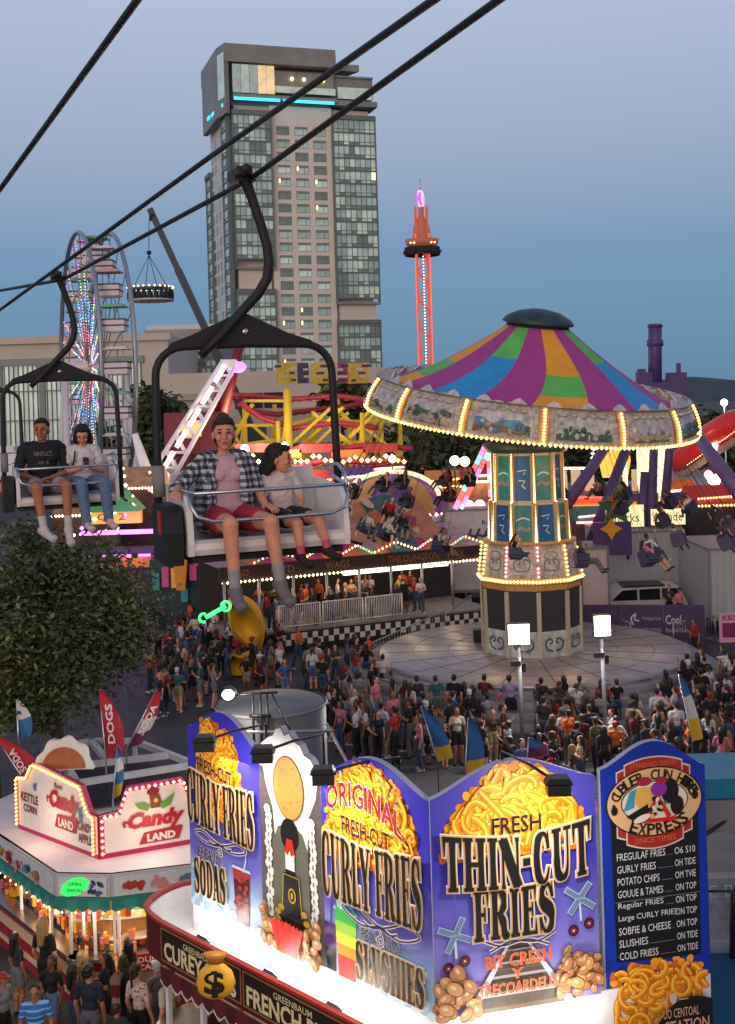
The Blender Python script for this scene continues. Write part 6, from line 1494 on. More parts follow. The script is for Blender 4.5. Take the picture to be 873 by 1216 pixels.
def candy_board(name, a, b, prof, flip):
    ex = b-a; w = ex.length; M = frame(a-fo, ex, (0, 0, 1)); m = MB(); m.prism([(0, 0)]+[(w, 0)]+[(x*w, y) for x, y in prof], -.10, 0, 0, None, 1); return m.build(name, [SGN, MG], cs, M=M), w
def edge_strip(par, pts, w, r, nb, m_, mi0):
    m = MB(); ribbon(m, pts, w, .012, 0); m.build('sign_border', m_, par); m = MB()
    tot = sum((Vector(pts[i+1])-Vector(pts[i])).length for i in range(len(pts)-1)); k = 0
    for i in range(len(pts)-1):
        a, b = Vector((*pts[i], .05)), Vector((*pts[i+1], .05)); n = max(1, round(nb*(b-a).length/tot)); m.bulbs(a, b, n, r)
    m.build('bulbs', mi0, par)
# left board (text seen from the side), prof listed from right end to left end
wl_ = (S0-SL).length
cb, w = candy_board('sign_board', SL, S0-Vector((.02, 0, 0)), [(1, .78), (.92, .80), (.82, 1.28), (.32, 1.42), (.22, 1.42), (.14, 1.1), (0, 1.05)], False)
cb['label'] = 'left board with amber bulbs'
edge_strip(cb, [(.02, .08), (.02, 1.02), (.14*w, 1.08), (.22*w, 1.38), (.32*w, 1.38), (.82*w, 1.25), (.91*w, .80), (.97*w, .76), (.97*w, .06)], .05, .034, 58, mat('amber sign border', S(190, 110, 60), .5), glow('amber bulb', (1, .42, .12), 5))
m = MB(); ribbon(m, [(0, .05), (w, .05)], .08, .006, 0); m.build('base_stripe', MG, cb)
def candy_logo(par, x0, x1, y0, y1, k=1):
    m = MB(); h = y1-y0; wx = x1-x0
    sans(m, 'Candy', (x0, y0+h*.42, x1, y1), .022, 0, .05, slant=.22, edge=.03, emi=1)
    ribbon(m, smooth([(x0-.03, y0+h*.62), (x0-.05*wx, y0+h*.78), (x0+.06*wx, y0+h*.74)], 4), .035*k, .021, 0)
    poly(m, [(x0+wx*.22, y0), (x0+wx*.98, y0), (x1+wx*.05, y0+h*.36), (x1+wx*.02, y0+h*.44), (x0+wx*.32, y0+h*.37)], .026, 0)
    sans(m, 'LAND', (x0+wx*.38, y0+h*.07, x0+wx*.9, y0+h*.29), .032, 2, .05); m.build('lettering', [CRED, CPK, SGN], par)
candy_logo(cb, w*.42, w*.76, .34, 1.02)
m = MB(); sans(m, 'Best', (w*.5, 1.08, w*.6, 1.18), .02, 0, .02); sans(m, 'KETTLE', (w*.06, .62, w*.28, .78), .02, 0, .03); sans(m, 'CORN', (w*.09, .42, w*.26, .56), .02, 0, .03); sans(m, 'CANDY', (w*.78, .44, w*.94, .6), .02, 0, .03); sans(m, 'APPLE', (w*.78, .22, w*.94, .38), .02, 0, .03); m.build('small_lettering', mat('maroon lettering', S(120, 50, 55), .5), cb)
m = MB()
for (x, y) in ((.24, .95), (.80, .78), (.81, .66)): disc(m, (x*w, y), .05, .08, .015, 0, 10, .4); disc(m, (x*w+.05, y+.06), .03, .05, .017, 0, 8, -.4)
m.build('candy_picture', mat('blue candy print', S(70, 120, 170), .5), cb)
cb, w = candy_board('sign_board', S0+Vector((.02, 0, 0)), SR, [(1, .82), (.92, .86), (.82, 1.28), (.28, 1.26), (.2, .84), (.0, .80)], True)
cb['label'] = 'right board with pink border'
edge_strip(cb, [(.04, .05), (.04, .77), (.19*w, .80), (.27*w, 1.22), (.82*w, 1.24), (.9*w, .84), (.98*w, .78)], .09, .034, 26, MG, glow('pinkish bulb', (1, .45, .3), 5))
m = MB(); ribbon(m, [(0, .05), (w, .05)], .09, .006, 0); m.build('base_stripe', MG, cb); candy_logo(cb, w*.26, w*.78, .16, .74, 1.3)
m = MB(); cx, cy = w*.54, .92
poly(m, [(cx-.08, cy-.12), (cx+.16, cy-.12), (cx+.08, cy+.14), (cx-.1, cy+.16)], .02, 0); disc(m, (cx-.03, cy+.2), .12, .075, .022, 2, 14, .1)
for s_, q2 in ((-1, 0), (1, 0)): poly(m, [(cx+s_*.08, cy-.06), (cx+s_*.22, cy+.02), (cx+s_*.38, cy+.06*(2 if s_ > 0 else .2)), (cx+s_*.3, cy-.1), (cx+s_*.14, cy-.16)], .024, 1)
disc(m, (cx+.02, cy+.02), .045, .045, .026, 3, 12); m.build('wrapped_candy_picture', [mat('candy brown', S(120, 75, 40), .5), mat('leaf green print', S(95, 160, 60), .5), mat('candy dark red', S(135, 35, 40), .5), mat('candy yellow', S(225, 190, 70), .5)], cb)
# fascia panels with pictures, teal valance, lights
def fascia(a, b, name, pics, label):
    ex = b-a; w = ex.length; ex.normalize(); M = frame(Vector((a.x-fo.x, a.y-fo.y, ZR-3.2))+Vector((ex.y, -ex.x, 0))*.02, ex, (0, 0, 1)); m = MB()
    m.box((w/2, 2.98, -.04), (w, .44, .08), 0); p = m.build('fascia', mat('pale grey fascia frame', S(175, 178, 180), .5), cs, M=M)
    m = MB(); m.box((w/2, 2.98, .012), (w-.12, .34, .02), 0); p2 = m.build('picture_panel', mat('pale picture panel', S(196, 202, 205), .45, var=.12), p)
    q_ = random.Random(int(w*1000)); m = MB()
    if pics == 'green':
        disc(m, (w*.36, 2.98), w*.29, .155, .026, 0, 8, .39); sans(m, 'OPEN', (w*.24, 3.0, w*.48, 3.06), .032, 1, .03); sans(m, 'SNACKS', (w*.22, 2.89, w*.5, 2.95), .032, 1, .03)
        for i in range(9): disc(m, (w*.74+q_.uniform(-.12, .14), 2.95+q_.uniform(-.1, .12)), .06, .035, .026+.001*i, 2+i % 2, 8, q_.random()*3)
        mats = [glow('green backlit sign', (.03, .9, .12), 1.1), mat('dark green letters', S(20, 120, 40), .5), mat('blue picture', S(50, 90, 140), .5), mat('navy picture', S(35, 45, 80), .5)]
    else:
        for i in range(int(w*26)): disc(m, (w*(.12+.76*((i % max(3, int(w*2)))+.5)/max(3, int(w*2)))+q_.gauss(0, .07), 2.96+q_.gauss(0, .045)), .06, .045, .026+.0006*i, (i % max(3, int(w*2))) % 4, 8, q_.random()*3)
        mats = [mat('red food picture', S(175, 50, 40), .5), mat('pink food picture', S(200, 130, 130), .5), mat('teal food picture', S(70, 130, 150), .5), mat('ochre food picture', S(200, 140, 60), .5)]
    m.build('picture', mats, p2)
    m = MB(); n = int(w/.2)
    for i in range(n): x0, x1 = w*i/n, w*(i+1)/n; m.prism([(x0, 2.76), (x0, 2.58), ((x0+x1)/2, 2.52), (x1, 2.58), (x1, 2.76)], 0, .02, i % 2)
    m.box((w/2, 2.77, .0), (w, .05, .05), 0); m.build('valance', [GRN, mat('teal awning cloth light', S(40, 140, 130), .6)], p)
    m = MB(); m.bulbs((0, 2.53, .05), (w, 2.53, .05), int(w*4), .022); m.build('string_lights', WARMW, p)
    return M, w
Ml, wl2 = fascia(FL_, F1, 'l', 'x', ''); Mc, wc2 = fascia(F1, F2, 'c', 'green', ''); Mr, wr2 = fascia(F2, FR_, 'r', 'x', '')
for q9, n9 in ((SL.lerp(S0, .5), (-.67, -.74)), (S0.lerp(SR, .45), (.42, -.9))): lamp('sign_bulb_glow', 'POINT', q9+Vector((n9[0]*.5, n9[1]*.5, .55)), 14, (1, .62, .42), .35)
# glowing display windows and wall below the valance
CW = mat('red stand wall', S(140, 30, 45), .5); CW2 = mat('cream stripe', S(200, 170, 140), .5)
q_ = random.Random(6)
for (M, w) in ((Ml, wl2), (Mc, wc2), (Mr, wr2)):
    m = MB(); m.box((w/2, .8, -.55), (w-.1, 1.3, .1), 0); m.box((w/2, 1.1, -.49), (w-.1, .22, .03), 1); m.box((w/2, .7, -.49), (w-.1, .1, .03), 1); m.build('lower_wall', [CW, CW2], cs, M=M)
    m = MB(); m.box((w/2, 1.48, -.5), (w-.05, .06, .35)); m.build('counter', STEEL, cs, M=M)
    m = MB(); n = max(2, int(w/1.1))
    for i in range(n+1): m.box((.05+(w-.1)*i/n, 2.0, -.55), (.05, 1.1, .05))
    m.build('window_frame', WHITE, cs, M=M)
    m = MB(); m.box((w/2, 2.0, -1.15), (w-.3, 1.3, .05), 0)
    for k in range(2): m.box((w/2, 1.65+k*.4, -.95), (w-.3, .03, .3), 1)
    m.build('shelf_wall', [mat('warm lit shelf wall', S(205, 150, 95), .6), WHITE], cs, M=M)
    m = MB()
    for i in range(int(w*26)): hh = q_.uniform(.08, .2); m.box((.1+q_.random()*(w-.2), (1.52, 1.67, 2.07)[i % 3]+hh/2, -.9+q_.random()*.28), (q_.uniform(.06, .12), hh, .06), i % 5)
    m.build('candy_bags', [mat('pink sweets', S(205, 120, 110), .5), mat('yellow sweets', S(225, 180, 80), .5), mat('red sweets', S(180, 50, 40), .5), mat('blue sweets', S(90, 80, 90), .5), mat('orange sweets', S(225, 130, 40), .5)], cs, M=M)
    pl_ = M @ Vector((w/2, 2.45, -.55))+fo; lamp('candy_window_light', 'AREA', pl_, 22*w/1.5, (1, .74, .40), .4, to=pl_-Vector((0, 0, 1)), sy=w*.7)
m = MB(); m.box((wr2*.42, 1.42, -.3), (1.0, .32, .03)); p_ = m.build('red_sign', mat('crimson sign', S(170, 25, 50), .45), cs, M=Mr)
m = MB(); sans(m, 'DUBBLE', (wr2*.42-.3, 1.43, wr2*.42+.3, 1.53), -.28, 0, .02); sans(m, 'CANDY', (wr2*.42-.3, 1.29, wr2*.42+.3, 1.39), -.28, 0, .02); m.build('lettering', CRM, p_)
# nut sign hump and roof frame behind
a = P(78, 912, 23.2)-fo; m = MB()
m.prism([(.55*cos(t)*(1+.06*cos(9*t)), .62*sin(t)*(1+.06*cos(9*t))) for t in [pi*i/24 for i in range(25)]], 0, .12, 0, Matrix.Translation(a) @ Matrix.Rotation(pi/2, 4, 'X')); p_ = m.build('scalloped_sign', SGN, cs)
m = MB(); m.prism([(.42*cos(t), .42*sin(t)) for t in [pi*i/16 for i in range(17)]], .13, .16, 0, Matrix.Translation(a+Vector((0, -.0, .03))) @ Matrix.Rotation(pi/2, 4, 'X')); m.build('caramel_picture', mat('caramel brown', S(165, 95, 55), .5, var=.2, scale=8), p_)
MB().tube([a+Vector((0, .1, .1)), a+Vector((0, .1, -2.2))], .05, 6).build('sign_post', GALV, p_)
rf = thing('rooftop_frame', 'white square roof frame over a dark roof behind the Candy signs', 'roof frame', (P(150, 910, 25).x, 25, 0)); o = Vector((P(150, 910, 25).x, 25, 0)); zf = 3.4
def gz(u, v): return G(u, v, zf)-o
m = MB(); m.prism([(p.x, p.y) for p in (gz(92, 930), gz(232, 908), gz(160, 878), gz(66, 886))], zf-.5, zf-.4); m.build('dark_roof', DARK, rf)
m = MB()
for (a, b) in (((92, 930), (232, 908)), ((232, 908), (160, 880)), ((66, 888), (108, 880)), ((108, 880), (128, 904)), ((70, 912), (200, 897)), ((66, 888), (92, 930)), ((108, 880), (160, 880))): m.beam(gz(*a), gz(*b), .12, .12)
m.build('beams', OFFW, rf); m = MB()
for p in (gz(92, 930), gz(232, 908), gz(160, 880), gz(66, 888)): m.tube([(p.x, p.y, 0), (p.x, p.y, zf)], .06, 6)
m.build('posts', OFFW, rf)

# ------------------------------------------------------------------ round grey booth top, light and posts behind the left board
p = P(322, 858, 24.5); gt = thing('round_grey_booth', 'grey round walled booth top with lit lamp above the leftmost board', 'booth', (p.x, p.y, 0)); zt = G(345, 832, 0); 
zt = P(322, 836, 24.5).z
m = MB(); m.lathe([(1.15, 2.0), (1.15, zt), (1.12, zt+.03), (1.0, zt+.08), (0, zt+.16)], 48, 0); m.build('round_wall', mat('pale grey panel', (.12, .125, .13), .55, var=.1), gt)
m = MB(); m.lathe([(1.16, zt-.02), (1.19, zt+.02), (1.16, zt+.05)], 48); m.build('rim', mat('dull grey rim', (.2, .2, .21), .6), gt); MB().lathe([(1.0, 0), (1.0, 2.0)], 32).build('base_wall', DARK, gt)
fo2 = Vector((p.x, p.y, 0)); m = MB()
for u in (300, 309, 317): a = P(u, 822, 23.2)-fo2; m.tube([a, a-Vector((0, 0, 1.3))], .03, 6)
m.tube([P(265, 826, 23.2)-fo2, P(330, 822, 23.2)-fo2], .025, 6); m.tube([P(296, 850, 23.2)-fo2, P(322, 850, 23.2)-fo2], .04, 6); m.tube([P(322, 822, 23.2)-fo2, P(345, 868, 22.6)-fo2], .02, 5); m.build('lamp_frame', BLACK, gt)
h = P(271, 825, 23)-fo2; MB().ball(h, (.12, .09, .1), 12, 8).build('lit_lamp', COOLW, gt); MB().lathe([(.13, 0), (.16, .12), (.05, .2)], 12, 0, Matrix.Translation(h) @ Matrix.Rotation(-pi/2, 4, 'X')).build('lamp_housing', BLACK, gt)
lamp('booth_lamp', 'POINT', h+fo2+Vector((0, -.25, -.05)), 90, (1, .92, .78), .12)
m = MB(); m.tube([P(388, 860, 23)-fo2, P(412, 905, 22)-fo2], .035, 6); m.tube([P(262, 870, 22.5)-fo2, P(395, 868, 22.5)-fo2], .03, 6); m.build('side_rails', GALV, gt)

# ------------------------------------------------------------------ teal stall at the right edge
p = G(868, 1216, 2.4); ts = thing('teal_stall', 'teal roofed stall with clear curved screen at the right edge', 'stall', (5.9, 18.0, 0)); o = Vector((5.9, 18, 0))
TEL = mat('teal vinyl', S(25, 120, 150), .45, var=.1)
def tq(u, v, d): return P(u, v, d)-o
m = MB(); m.prism([(835, 0), (0, 0)], 0, 0) if False else None
zt1 = P(850, 930, 19).z
m.prism([(4.75-5.9, 1.2), (8-5.9, 1.2), (8-5.9, 2.6), (4.75-5.9, 2.6)], zt1-.32, zt1, 0); m.build('roof_band', TEL, ts)
m = MB(); m.prism([(4.75-5.9, 1.15), (8-5.9, 1.15), (8-5.9, 2.6), (4.75-5.9, 2.6)], zt1-.85, zt1-.34, 0); m.build('grey_band', mat('grey vinyl band', S(120, 125, 128), .5), ts)
m = MB(); m.box((.55, 1.4, 2.55), (3.4, .1, 1.0)); m.build('picture_counter', mat('blurred picture print', S(95, 115, 130), .4, var=.6, scale=3), ts)
m = MB(); sans(m, 'THE BEST', (-1.0, 2.75, .4, 2.95), 0, 0); m.build('lettering', mat('pale print', S(150, 190, 200), .5), ts, M=FL(0, 1.33, 0))
m = MB(); m.box((.55, 1.3, 1.2), (3.4, 2.2, 1.6)); m.build('base', mat('deep teal base', S(15, 75, 110), .45), ts)
m = MB()
m.tube([(-1.1, 1.0, 2.0), (-1.1, .9, 3.2), (-.8, 1.0, 3.8), (-.2, 1.2, 4.1)], .03, 6); m.tube([(-.35, .8, 2.0), (-.3, .8, 3.0), (.1, .9, 3.8)], .045, 6); m.tube([(-1.1, .9, 3.05), (1, .9, 3.0)], .025, 6); m.build('bent_frame', BLACK, ts)
m = MB(); m.quad((-1.1, .98, 2.0), (1.6, .98, 2.0), (1.6, .98, 3.3), (-1.1, .98, 3.3)); m.build('clear_screen', mat('clear plastic', (.7, .75, .78), .1, alpha=.18), ts)

# ------------------------------------------------------------------ feather flags
def flag(label, u0, v0, u1, v1, d, cols, wid, txt=None, group='feather flags', lean=.0):
    b = P(u0, v1, d); zt = P(u0, v0, d).z; zb = max(b.z, .6); t = thing('feather_flag', label, 'flag', (b.x, b.y, 0), 0, group)
    top = P(u1, v0, d); dx = top.x-b.x
    MB().tube([(0, 0, 0), (0, 0, zb), (dx, 0, zt)], .02, 6).build('pole', STEEL, t); m = MB(); n = 12; vs = []; fs = []; ms = []
    for i in range(n+1):
        s_ = i/n; z = zb+(zt-zb)*s_; x = dx*s_; ww = wid*(sin(pi*min(1, s_*.62+.36))**.7)
        for j in range(5): vs.append((x+ww*j/4, .06*sin(j*1.4+s_*5), z+.12*(j/4)*(1-s_)))
    for i in range(n):
        for j in range(4): fs.append((i*5+j, i*5+j+1, i*5+j+6, i*5+j+5)); ms.append(cols[1][(i*len(cols[1]))//n])
    m.v = vs; m.f = fs; m.m = ms; m.s = [True]*len(fs); m.build('banner_cloth', cols[0], t)
    if txt:
        m = MB(); sans(m, txt, (0, 0, (zt-zb)*.55, wid*.34), 0, 0, .03); a = atan2(zt-zb, dx)
        m.build('lettering', mat('flag print', S(225, 205, 205), .6), t, M=Matrix.Translation((dx*.25+wid*.6, -.10, zb+(zt-zb)*.25)) @ Matrix.Rotation(-a, 4, 'Y') @ Matrix.Rotation(pi/2, 4, 'X'))
    return t
RF = mat('crimson flag cloth', S(175, 35, 55), .7); WF = mat('white flag cloth', S(205, 200, 200), .7); BF = mat('blue flag cloth', S(50, 105, 165), .7); YF = mat('yellow flag cloth', S(215, 175, 40), .7); PF = mat('plum flag cloth', S(110, 45, 85), .7)
flag('crimson feather flag reading DOGS beside the big tree', 126, 818, 118, 902, 25, ([RF], (0,)), .42, 'DOGS')
flag('crimson and white feather flag leaning right, below the big tree', 150, 820, 186, 890, 25.5, ([RF, WF, PF], (2, 1, 0, 0)), .36, 'SODA')
flag('narrow blue and white flag between the Candy signs', 134, 885, 140, 950, 23.6, ([BF, WF, YF], (2, 0, 1, 0)), .18)
flag('pale blue flag at the far left behind the Candy stand', 22, 830, 20, 880, 25, ([BF, WF], (0, 1)), .3)
flag('crimson flag leaning in from the left edge', 28, 872, -6, 925, 24.4, ([RF], (0,)), .42, 'SODA')
flag('blue flag with yellow foot behind the original fries board', 520, 838, 500, 905, 30, ([YF, BF, BF], (0, 1, 1, 1)), .42)
flag('blue and yellow flag with white bird behind the thin-cut fries board', 552, 853, 556, 922, 27.5, ([YF, BF, BF], (0, 1, 1, 1)), .45)
flag('blue and yellow flag at the edge of the right crowd', 822, 800, 806, 882, 31, ([YF, WF, BF], (0, 1, 2)), .3)
flag('short blue flag low behind the thin-cut fries board', 626, 876, 628, 902, 29, ([BF, PF], (1, 0)), .5)
# ------------------------------------------------------------------ chairlift ropes and chairs
ROPE = mat('dark steel rope', (.018, .017, .018), .5, .3, bump=.6, scale=60)
GREASE = mat('dark rusty grip', (.03, .02, .016), .6, var=.3, scale=20)
def rope(label, pts):
    pts = [Vector(p) for p in pts]; d0 = (pts[0]-pts[1]).normalized(); dn = (pts[-1]-pts[-2]).normalized()
    pts = [pts[0]+d0*4]+pts+[pts[-1]+dn*30]; o = pts[0]; q = []
    for i in range(len(pts)-1):
        for j in range(8): q.append(pts[i].lerp(pts[i+1], j/8)-o)
    t = thing('haul_rope', label, 'rope', o, 0, 'chairlift ropes'); MB().tube(q+[pts[-1]-o], .021, 8).build('strand', ROPE, t)
g1, g2, g3 = P(298, 212, 8.5), P(75, 332, 14.0), P(-40, 352, 19.5)
rope('dark haul rope that carries the chairs and their grips', [P(592, 0, 5.6), g1, g2, g3])
rope('dark rope running just above the chairs\' haul rope', [P(515, 0, 5.5), P(250, 186, 8.9), P(0, 368, 16)])
rope('short steep dark rope across the upper left corner', [P(163, 0, 6), P(0, 225, 9.6)])
SEATW = mat('white moulded seat', S(228, 227, 223), .42, var=.10, scale=3); CHB = mat('black chair tube', (.009, .009, .010), .6, var=.2, scale=12)
CHROME = mat('worn chrome bar', (.5, .52, .56), .3, 1, var=.2, scale=20); REFL = mat('red reflector', (.55, .02, .015), .3); GREYS = mat('grey foam sleeve', (.22, .22, .23), .8)
def make_chair(label):
    t = thing('lift_chair', label, 'lift chair', (0, 0, 0), 0, 'chairs of the chairlift')
    def arc(cx, cz, r, a0, a1): return [(cx+r*cos(a0+(a1-a0)*i/6), .06, cz+r*sin(a0+(a1-a0)*i/6)) for i in range(7)]
    pts = [(-.68, .06, -.1), (-.67, .06, .6)]+arc(-.45, 1.13, .21, pi, pi/2)+[(0, .06, 1.35)]+arc(.45, 1.13, .21, pi/2, 0)+[(.67, .06, .6), (.68, .06, -.1)]
    MB().tube(pts, .029, 10).build('hoop_frame', CHB, t)
    m = MB(); m.prism([(-.57, 1.33), (.53, 1.33), (.5, 1.37), (.34, 1.42), (.02, 1.57), (-.06, 1.57), (-.4, 1.42), (-.54, 1.37)], -.012, .012, 0, Matrix.Translation((0, .05, 0)) @ Matrix.Rotation(pi/2, 4, 'X')); p = m.build('gusset_plate', CHB, t)
    MB().ball((-.0, .03, 1.44), (.026, .012, .026), 10, 6).build('bolt', STEEL, p)
    a = [(-.34, .0, 1.27), (-.18, .0, 1.42), (-.03, .0, 1.58), (.10, .0, 1.71), (.17, 0, 1.82), (.19, 0, 1.94), (.18, 0, 2.06), (.14, 0, 2.22), (.09, 0, 2.38), (.05, .0, 2.5), (.03, 0, 2.56)]
    m = MB(); m.tube(a, [.03, .034, .036, .038, .038, .038, .037, .036, .036, .042, .06], 12); m.build('hanger_arm', CHB, t)
    m = MB(); m.box((.0, 0, 2.58), (.11, .30, .06)); m.box((.02, 0, 2.545), (.16, .14, .05)); m.tube([(0, -.19, 2.585), (0, .19, 2.585)], .035, 8); m.build('rope_grip', GREASE, t)
    m = MB()   # seat shell profile: y forward negative
    prof = [(-.44, -.10), (-.46, -.06), (-.45, -.02), (-.40, .0), (-.1, -.03), (.14, -.03), (.22, .06), (.27, .42), (.30, .43), (.31, .38), (.26, .0), (.18, -.1), (-.1, -.11)]
    m.prism([(y, z) for y, z in prof], -.545, .545, 0, Matrix(((0, 0, 1, 0), (1, 0, 0, 0), (0, 1, 0, 0), (0, 0, 0, 1))))
    m.build('seat_shell', SEATW, t)
    side = [(-.46, -.10), (-.47, -.02), (-.44, .22), (-.36, .30), (.0, .33), (.28, .34), (.30, .2), (.26, -.02), (.18, -.10)]
    for s in (-1, 1):
        M = Matrix(((0, 0, 1, 0), (1, 0, 0, 0), (0, 1, 0, 0), (0, 0, 0, 1))); m = MB(); m.prism(side, s*.555-.02, s*.555+.02, 0, M); p = m.build('side_panel', SEATW, t)
    m = MB(); m.prism([(-.42, -.16), (-.44, .06), (-.40, .20), (-.34, .24), (.06, .24), (.10, .18), (.10, -.16)], -.715, -.60, 0, M); p = m.build('armrest', CHB, t)
    MB().box((-.717, -.2, .12), (.012, .10, .16)).build('reflector', REFL, p)
    MB().tube([(-.668, .06, .28), (-.668, .06, .5)], .045, 10).build('foam_sleeve', GREYS, t)
    def loop(z0, z1, y): return smooth
    bar = [(-.555, .06, .30), (-.555, -.2, .33), (-.555, -.42, .33), (-.52, -.5, .325), (0, -.52, .325), (.52, -.5, .325), (.555, -.42, .33), (.565, -.2, .36), (.565, .05, .44)]
    MB().tube(bar, .0135, 8).build('safety_bar', CHROME, t)
    bar = [(-.555, -.42, .33), (-.56, -.49, .25), (-.52, -.53, .17), (-.42, -.545, .135), (0, -.55, .13), (.42, -.545, .135), (.52, -.53, .17), (.56, -.49, .25), (.555, -.42, .33)]
    MB().tube(bar, .0135, 8).build('foot_bar', CHROME, t)
    MB().tube([(.565, .05, .44), (.555, -.3, .46), (.555, -.45, .40), (.555, -.50, .30)], .0125, 8).build('end_loop', CHROME, t)
    MB().tube([(.66, .02, -.08), (.68, -.2, -.12), (.66, -.45, -.11)], .012, 6).build('edge_rail', CHB, t)
    m = MB(); m.box((0, -.1, -.135), (1.08, .6, .04)); m.build('under_frame', CHB, t)
    return t
YAW = radians(20)
chair = make_chair('black framed white chair carrying the woman and the dark haired child')
CM = []
def place(o, seat, yaw, sc=1):
    M = Matrix.Translation(seat) @ Matrix.Rotation(yaw, 4, 'Z') @ Matrix.Rotation(radians(-.6), 4, 'Y')
    o.matrix_world = M; return M
m1 = place(chair, P(302, 629, 8.55), YAW)
c2 = dup(chair); c2['label'] = 'farther black framed chair carrying the man and young woman'; m2 = place(c2, P(77, 585, 14.0), YAW)
c3 = dup(chair); c3['label'] = 'empty farthest chair cut by the left edge behind the man'; m3 = place(c3, P(-22, 562, 19.5), YAW)

# ------------------------------------------------------------------ riders on the chairs
SKIN1 = mat('fair skin', S(210, 146, 118), .55, var=.13, scale=14, spec=.35); SKIN2 = mat('tanned skin', S(172, 112, 84), .55, var=.13, scale=14, spec=.35); SKIN3 = mat('light skin', S(210, 150, 124), .55, var=.12, scale=14, spec=.35)
HAIRB = mat('brown hair', (.03, .015, .009), .7, var=.4, scale=30); HAIRK = mat('black hair', (.008, .006, .005), .75, var=.4, scale=30)
LIP = mat('lips', S(178, 76, 74), .45); EYE = mat('dark eyes', (.012, .008, .006), .25); BROW = mat('eyebrows', (.03, .016, .01), .7)
def fabric(name, c, var=.12, sc=14): return mat(name, c, .8, var=var, scale=sc, bump=.25)
PLAID = mat('navy and white plaid cloth', (.5, .5, .5), .8)
n = PLAID.node_tree.nodes; l = PLAID.node_tree.links; tcn = n.new('ShaderNodeTexCoord'); sx = n.new('ShaderNodeSeparateXYZ'); l.new(tcn.outputs['Object'], sx.inputs[0])
def _node(op, a, b=None, v=None):
    q = n.new('ShaderNodeMath'); q.operation = op
    l.new(a, q.inputs[0]) if not isinstance(a, (int, float)) else None
    if b is not None: l.new(b, q.inputs[1])
    if v is not None: q.inputs[1].default_value = v
    return q.outputs[0]
hx = _node('ADD', sx.outputs[0], _node('MULTIPLY', sx.outputs[1], v=.8)); fx = _node('GREATER_THAN', _node('SINE', _node('MULTIPLY', hx, v=118)), v=0); fz = _node('GREATER_THAN', _node('SINE', _node('MULTIPLY', sx.outputs[2], v=118)), v=0)
sm_ = _node('MULTIPLY', _node('ADD', fx, fz), v=.5); rp_ = n.new('ShaderNodeValToRGB'); l.new(sm_, rp_.inputs[0]); rp_.color_ramp.interpolation = 'CONSTANT'
rp_.color_ramp.elements[0].color = (.52, .52, .53, 1); rp_.color_ramp.elements[1].position = .75; rp_.color_ramp.elements[1].color = (.012, .018, .032, 1); e_ = rp_.color_ramp.elements.new(.3); e_.color = (.10, .13, .17, 1)
l.new(rp_.outputs[0], n['Principled BSDF'].inputs['Base Color'])
def head_prims(c, yaw, pitch, roll=0, k=1.0, m=(0, 1, 2, 3), fem=True):
    """skull, jaw, nose, mouth, eyes, brows, ears; m = skin, lips, eyes, brows"""
    s, li, ey, br = m
    H_ = [ell((0, .012, .035), (.074, .092, .088), s), ell((0, -.022, -.035), (.052, .060, .066), s), ell((0, -.048, -.082), (.026, .026, .022), s), ell((0, -.045, .03), (.062, .045, .055), s),
          cap((0, -.094, .018), (0, -.112, -.018), .0085, .0135, s), ell((.011, -.1, -.022), .009, s), ell((-.011, -.1, -.022), .009, s),
          ell((.036, -.068, -.02), (.022, .02, .022), s), ell((-.036, -.068, -.02), (.022, .02, .022), s),
          ell((0, -.0925, -.049), (.0215, .008, .0055), li), ell((0, -.0905, -.0575), (.0185, .009, .006), li),
          ell((.074, .012, -.005), (.011, .018, .03), s), ell((-.074, .012, -.005), (.011, .018, .03), s)]
    for sg in (1, -1):
        H_ += [ell((sg*.031, -.0855, .016), (.0145, .008, .0075), ey), cap((sg*.018, -.094, .037), (sg*.046, -.084, .038), .0036*(1 if fem else 1.3), .0028, br)]
    M = Matrix.Translation(c) @ Matrix.Rotation(yaw, 4, 'Z') @ Matrix.Rotation(pitch, 4, 'X') @ Matrix.Rotation(roll, 4, 'Y') @ Matrix.Scale(k, 4)
    M2 = M.to_3x3(); R = (Matrix.Rotation(yaw, 3, 'Z') @ Matrix.Rotation(pitch, 3, 'X') @ Matrix.Rotation(roll, 3, 'Y'))
    out = []
    for p in H_:
        if p[0] == 'c': out.append(('c', M @ p[1], M @ p[2], p[3]*k, p[4]*k, p[5]))
        else: out.append(('e', M @ p[1], tuple(x*k for x in (p[2] if isinstance(p[2], tuple) else (p[2],)*3)), R.copy(), p[4]))
    return out, M
def inflate(ps, d, m): return [('c', p[1], p[2], p[3]+d, p[4]+d, m) if p[0] == 'c' else ('e', p[1], tuple(x+d for x in p[2]), p[3], m) for p in ps]
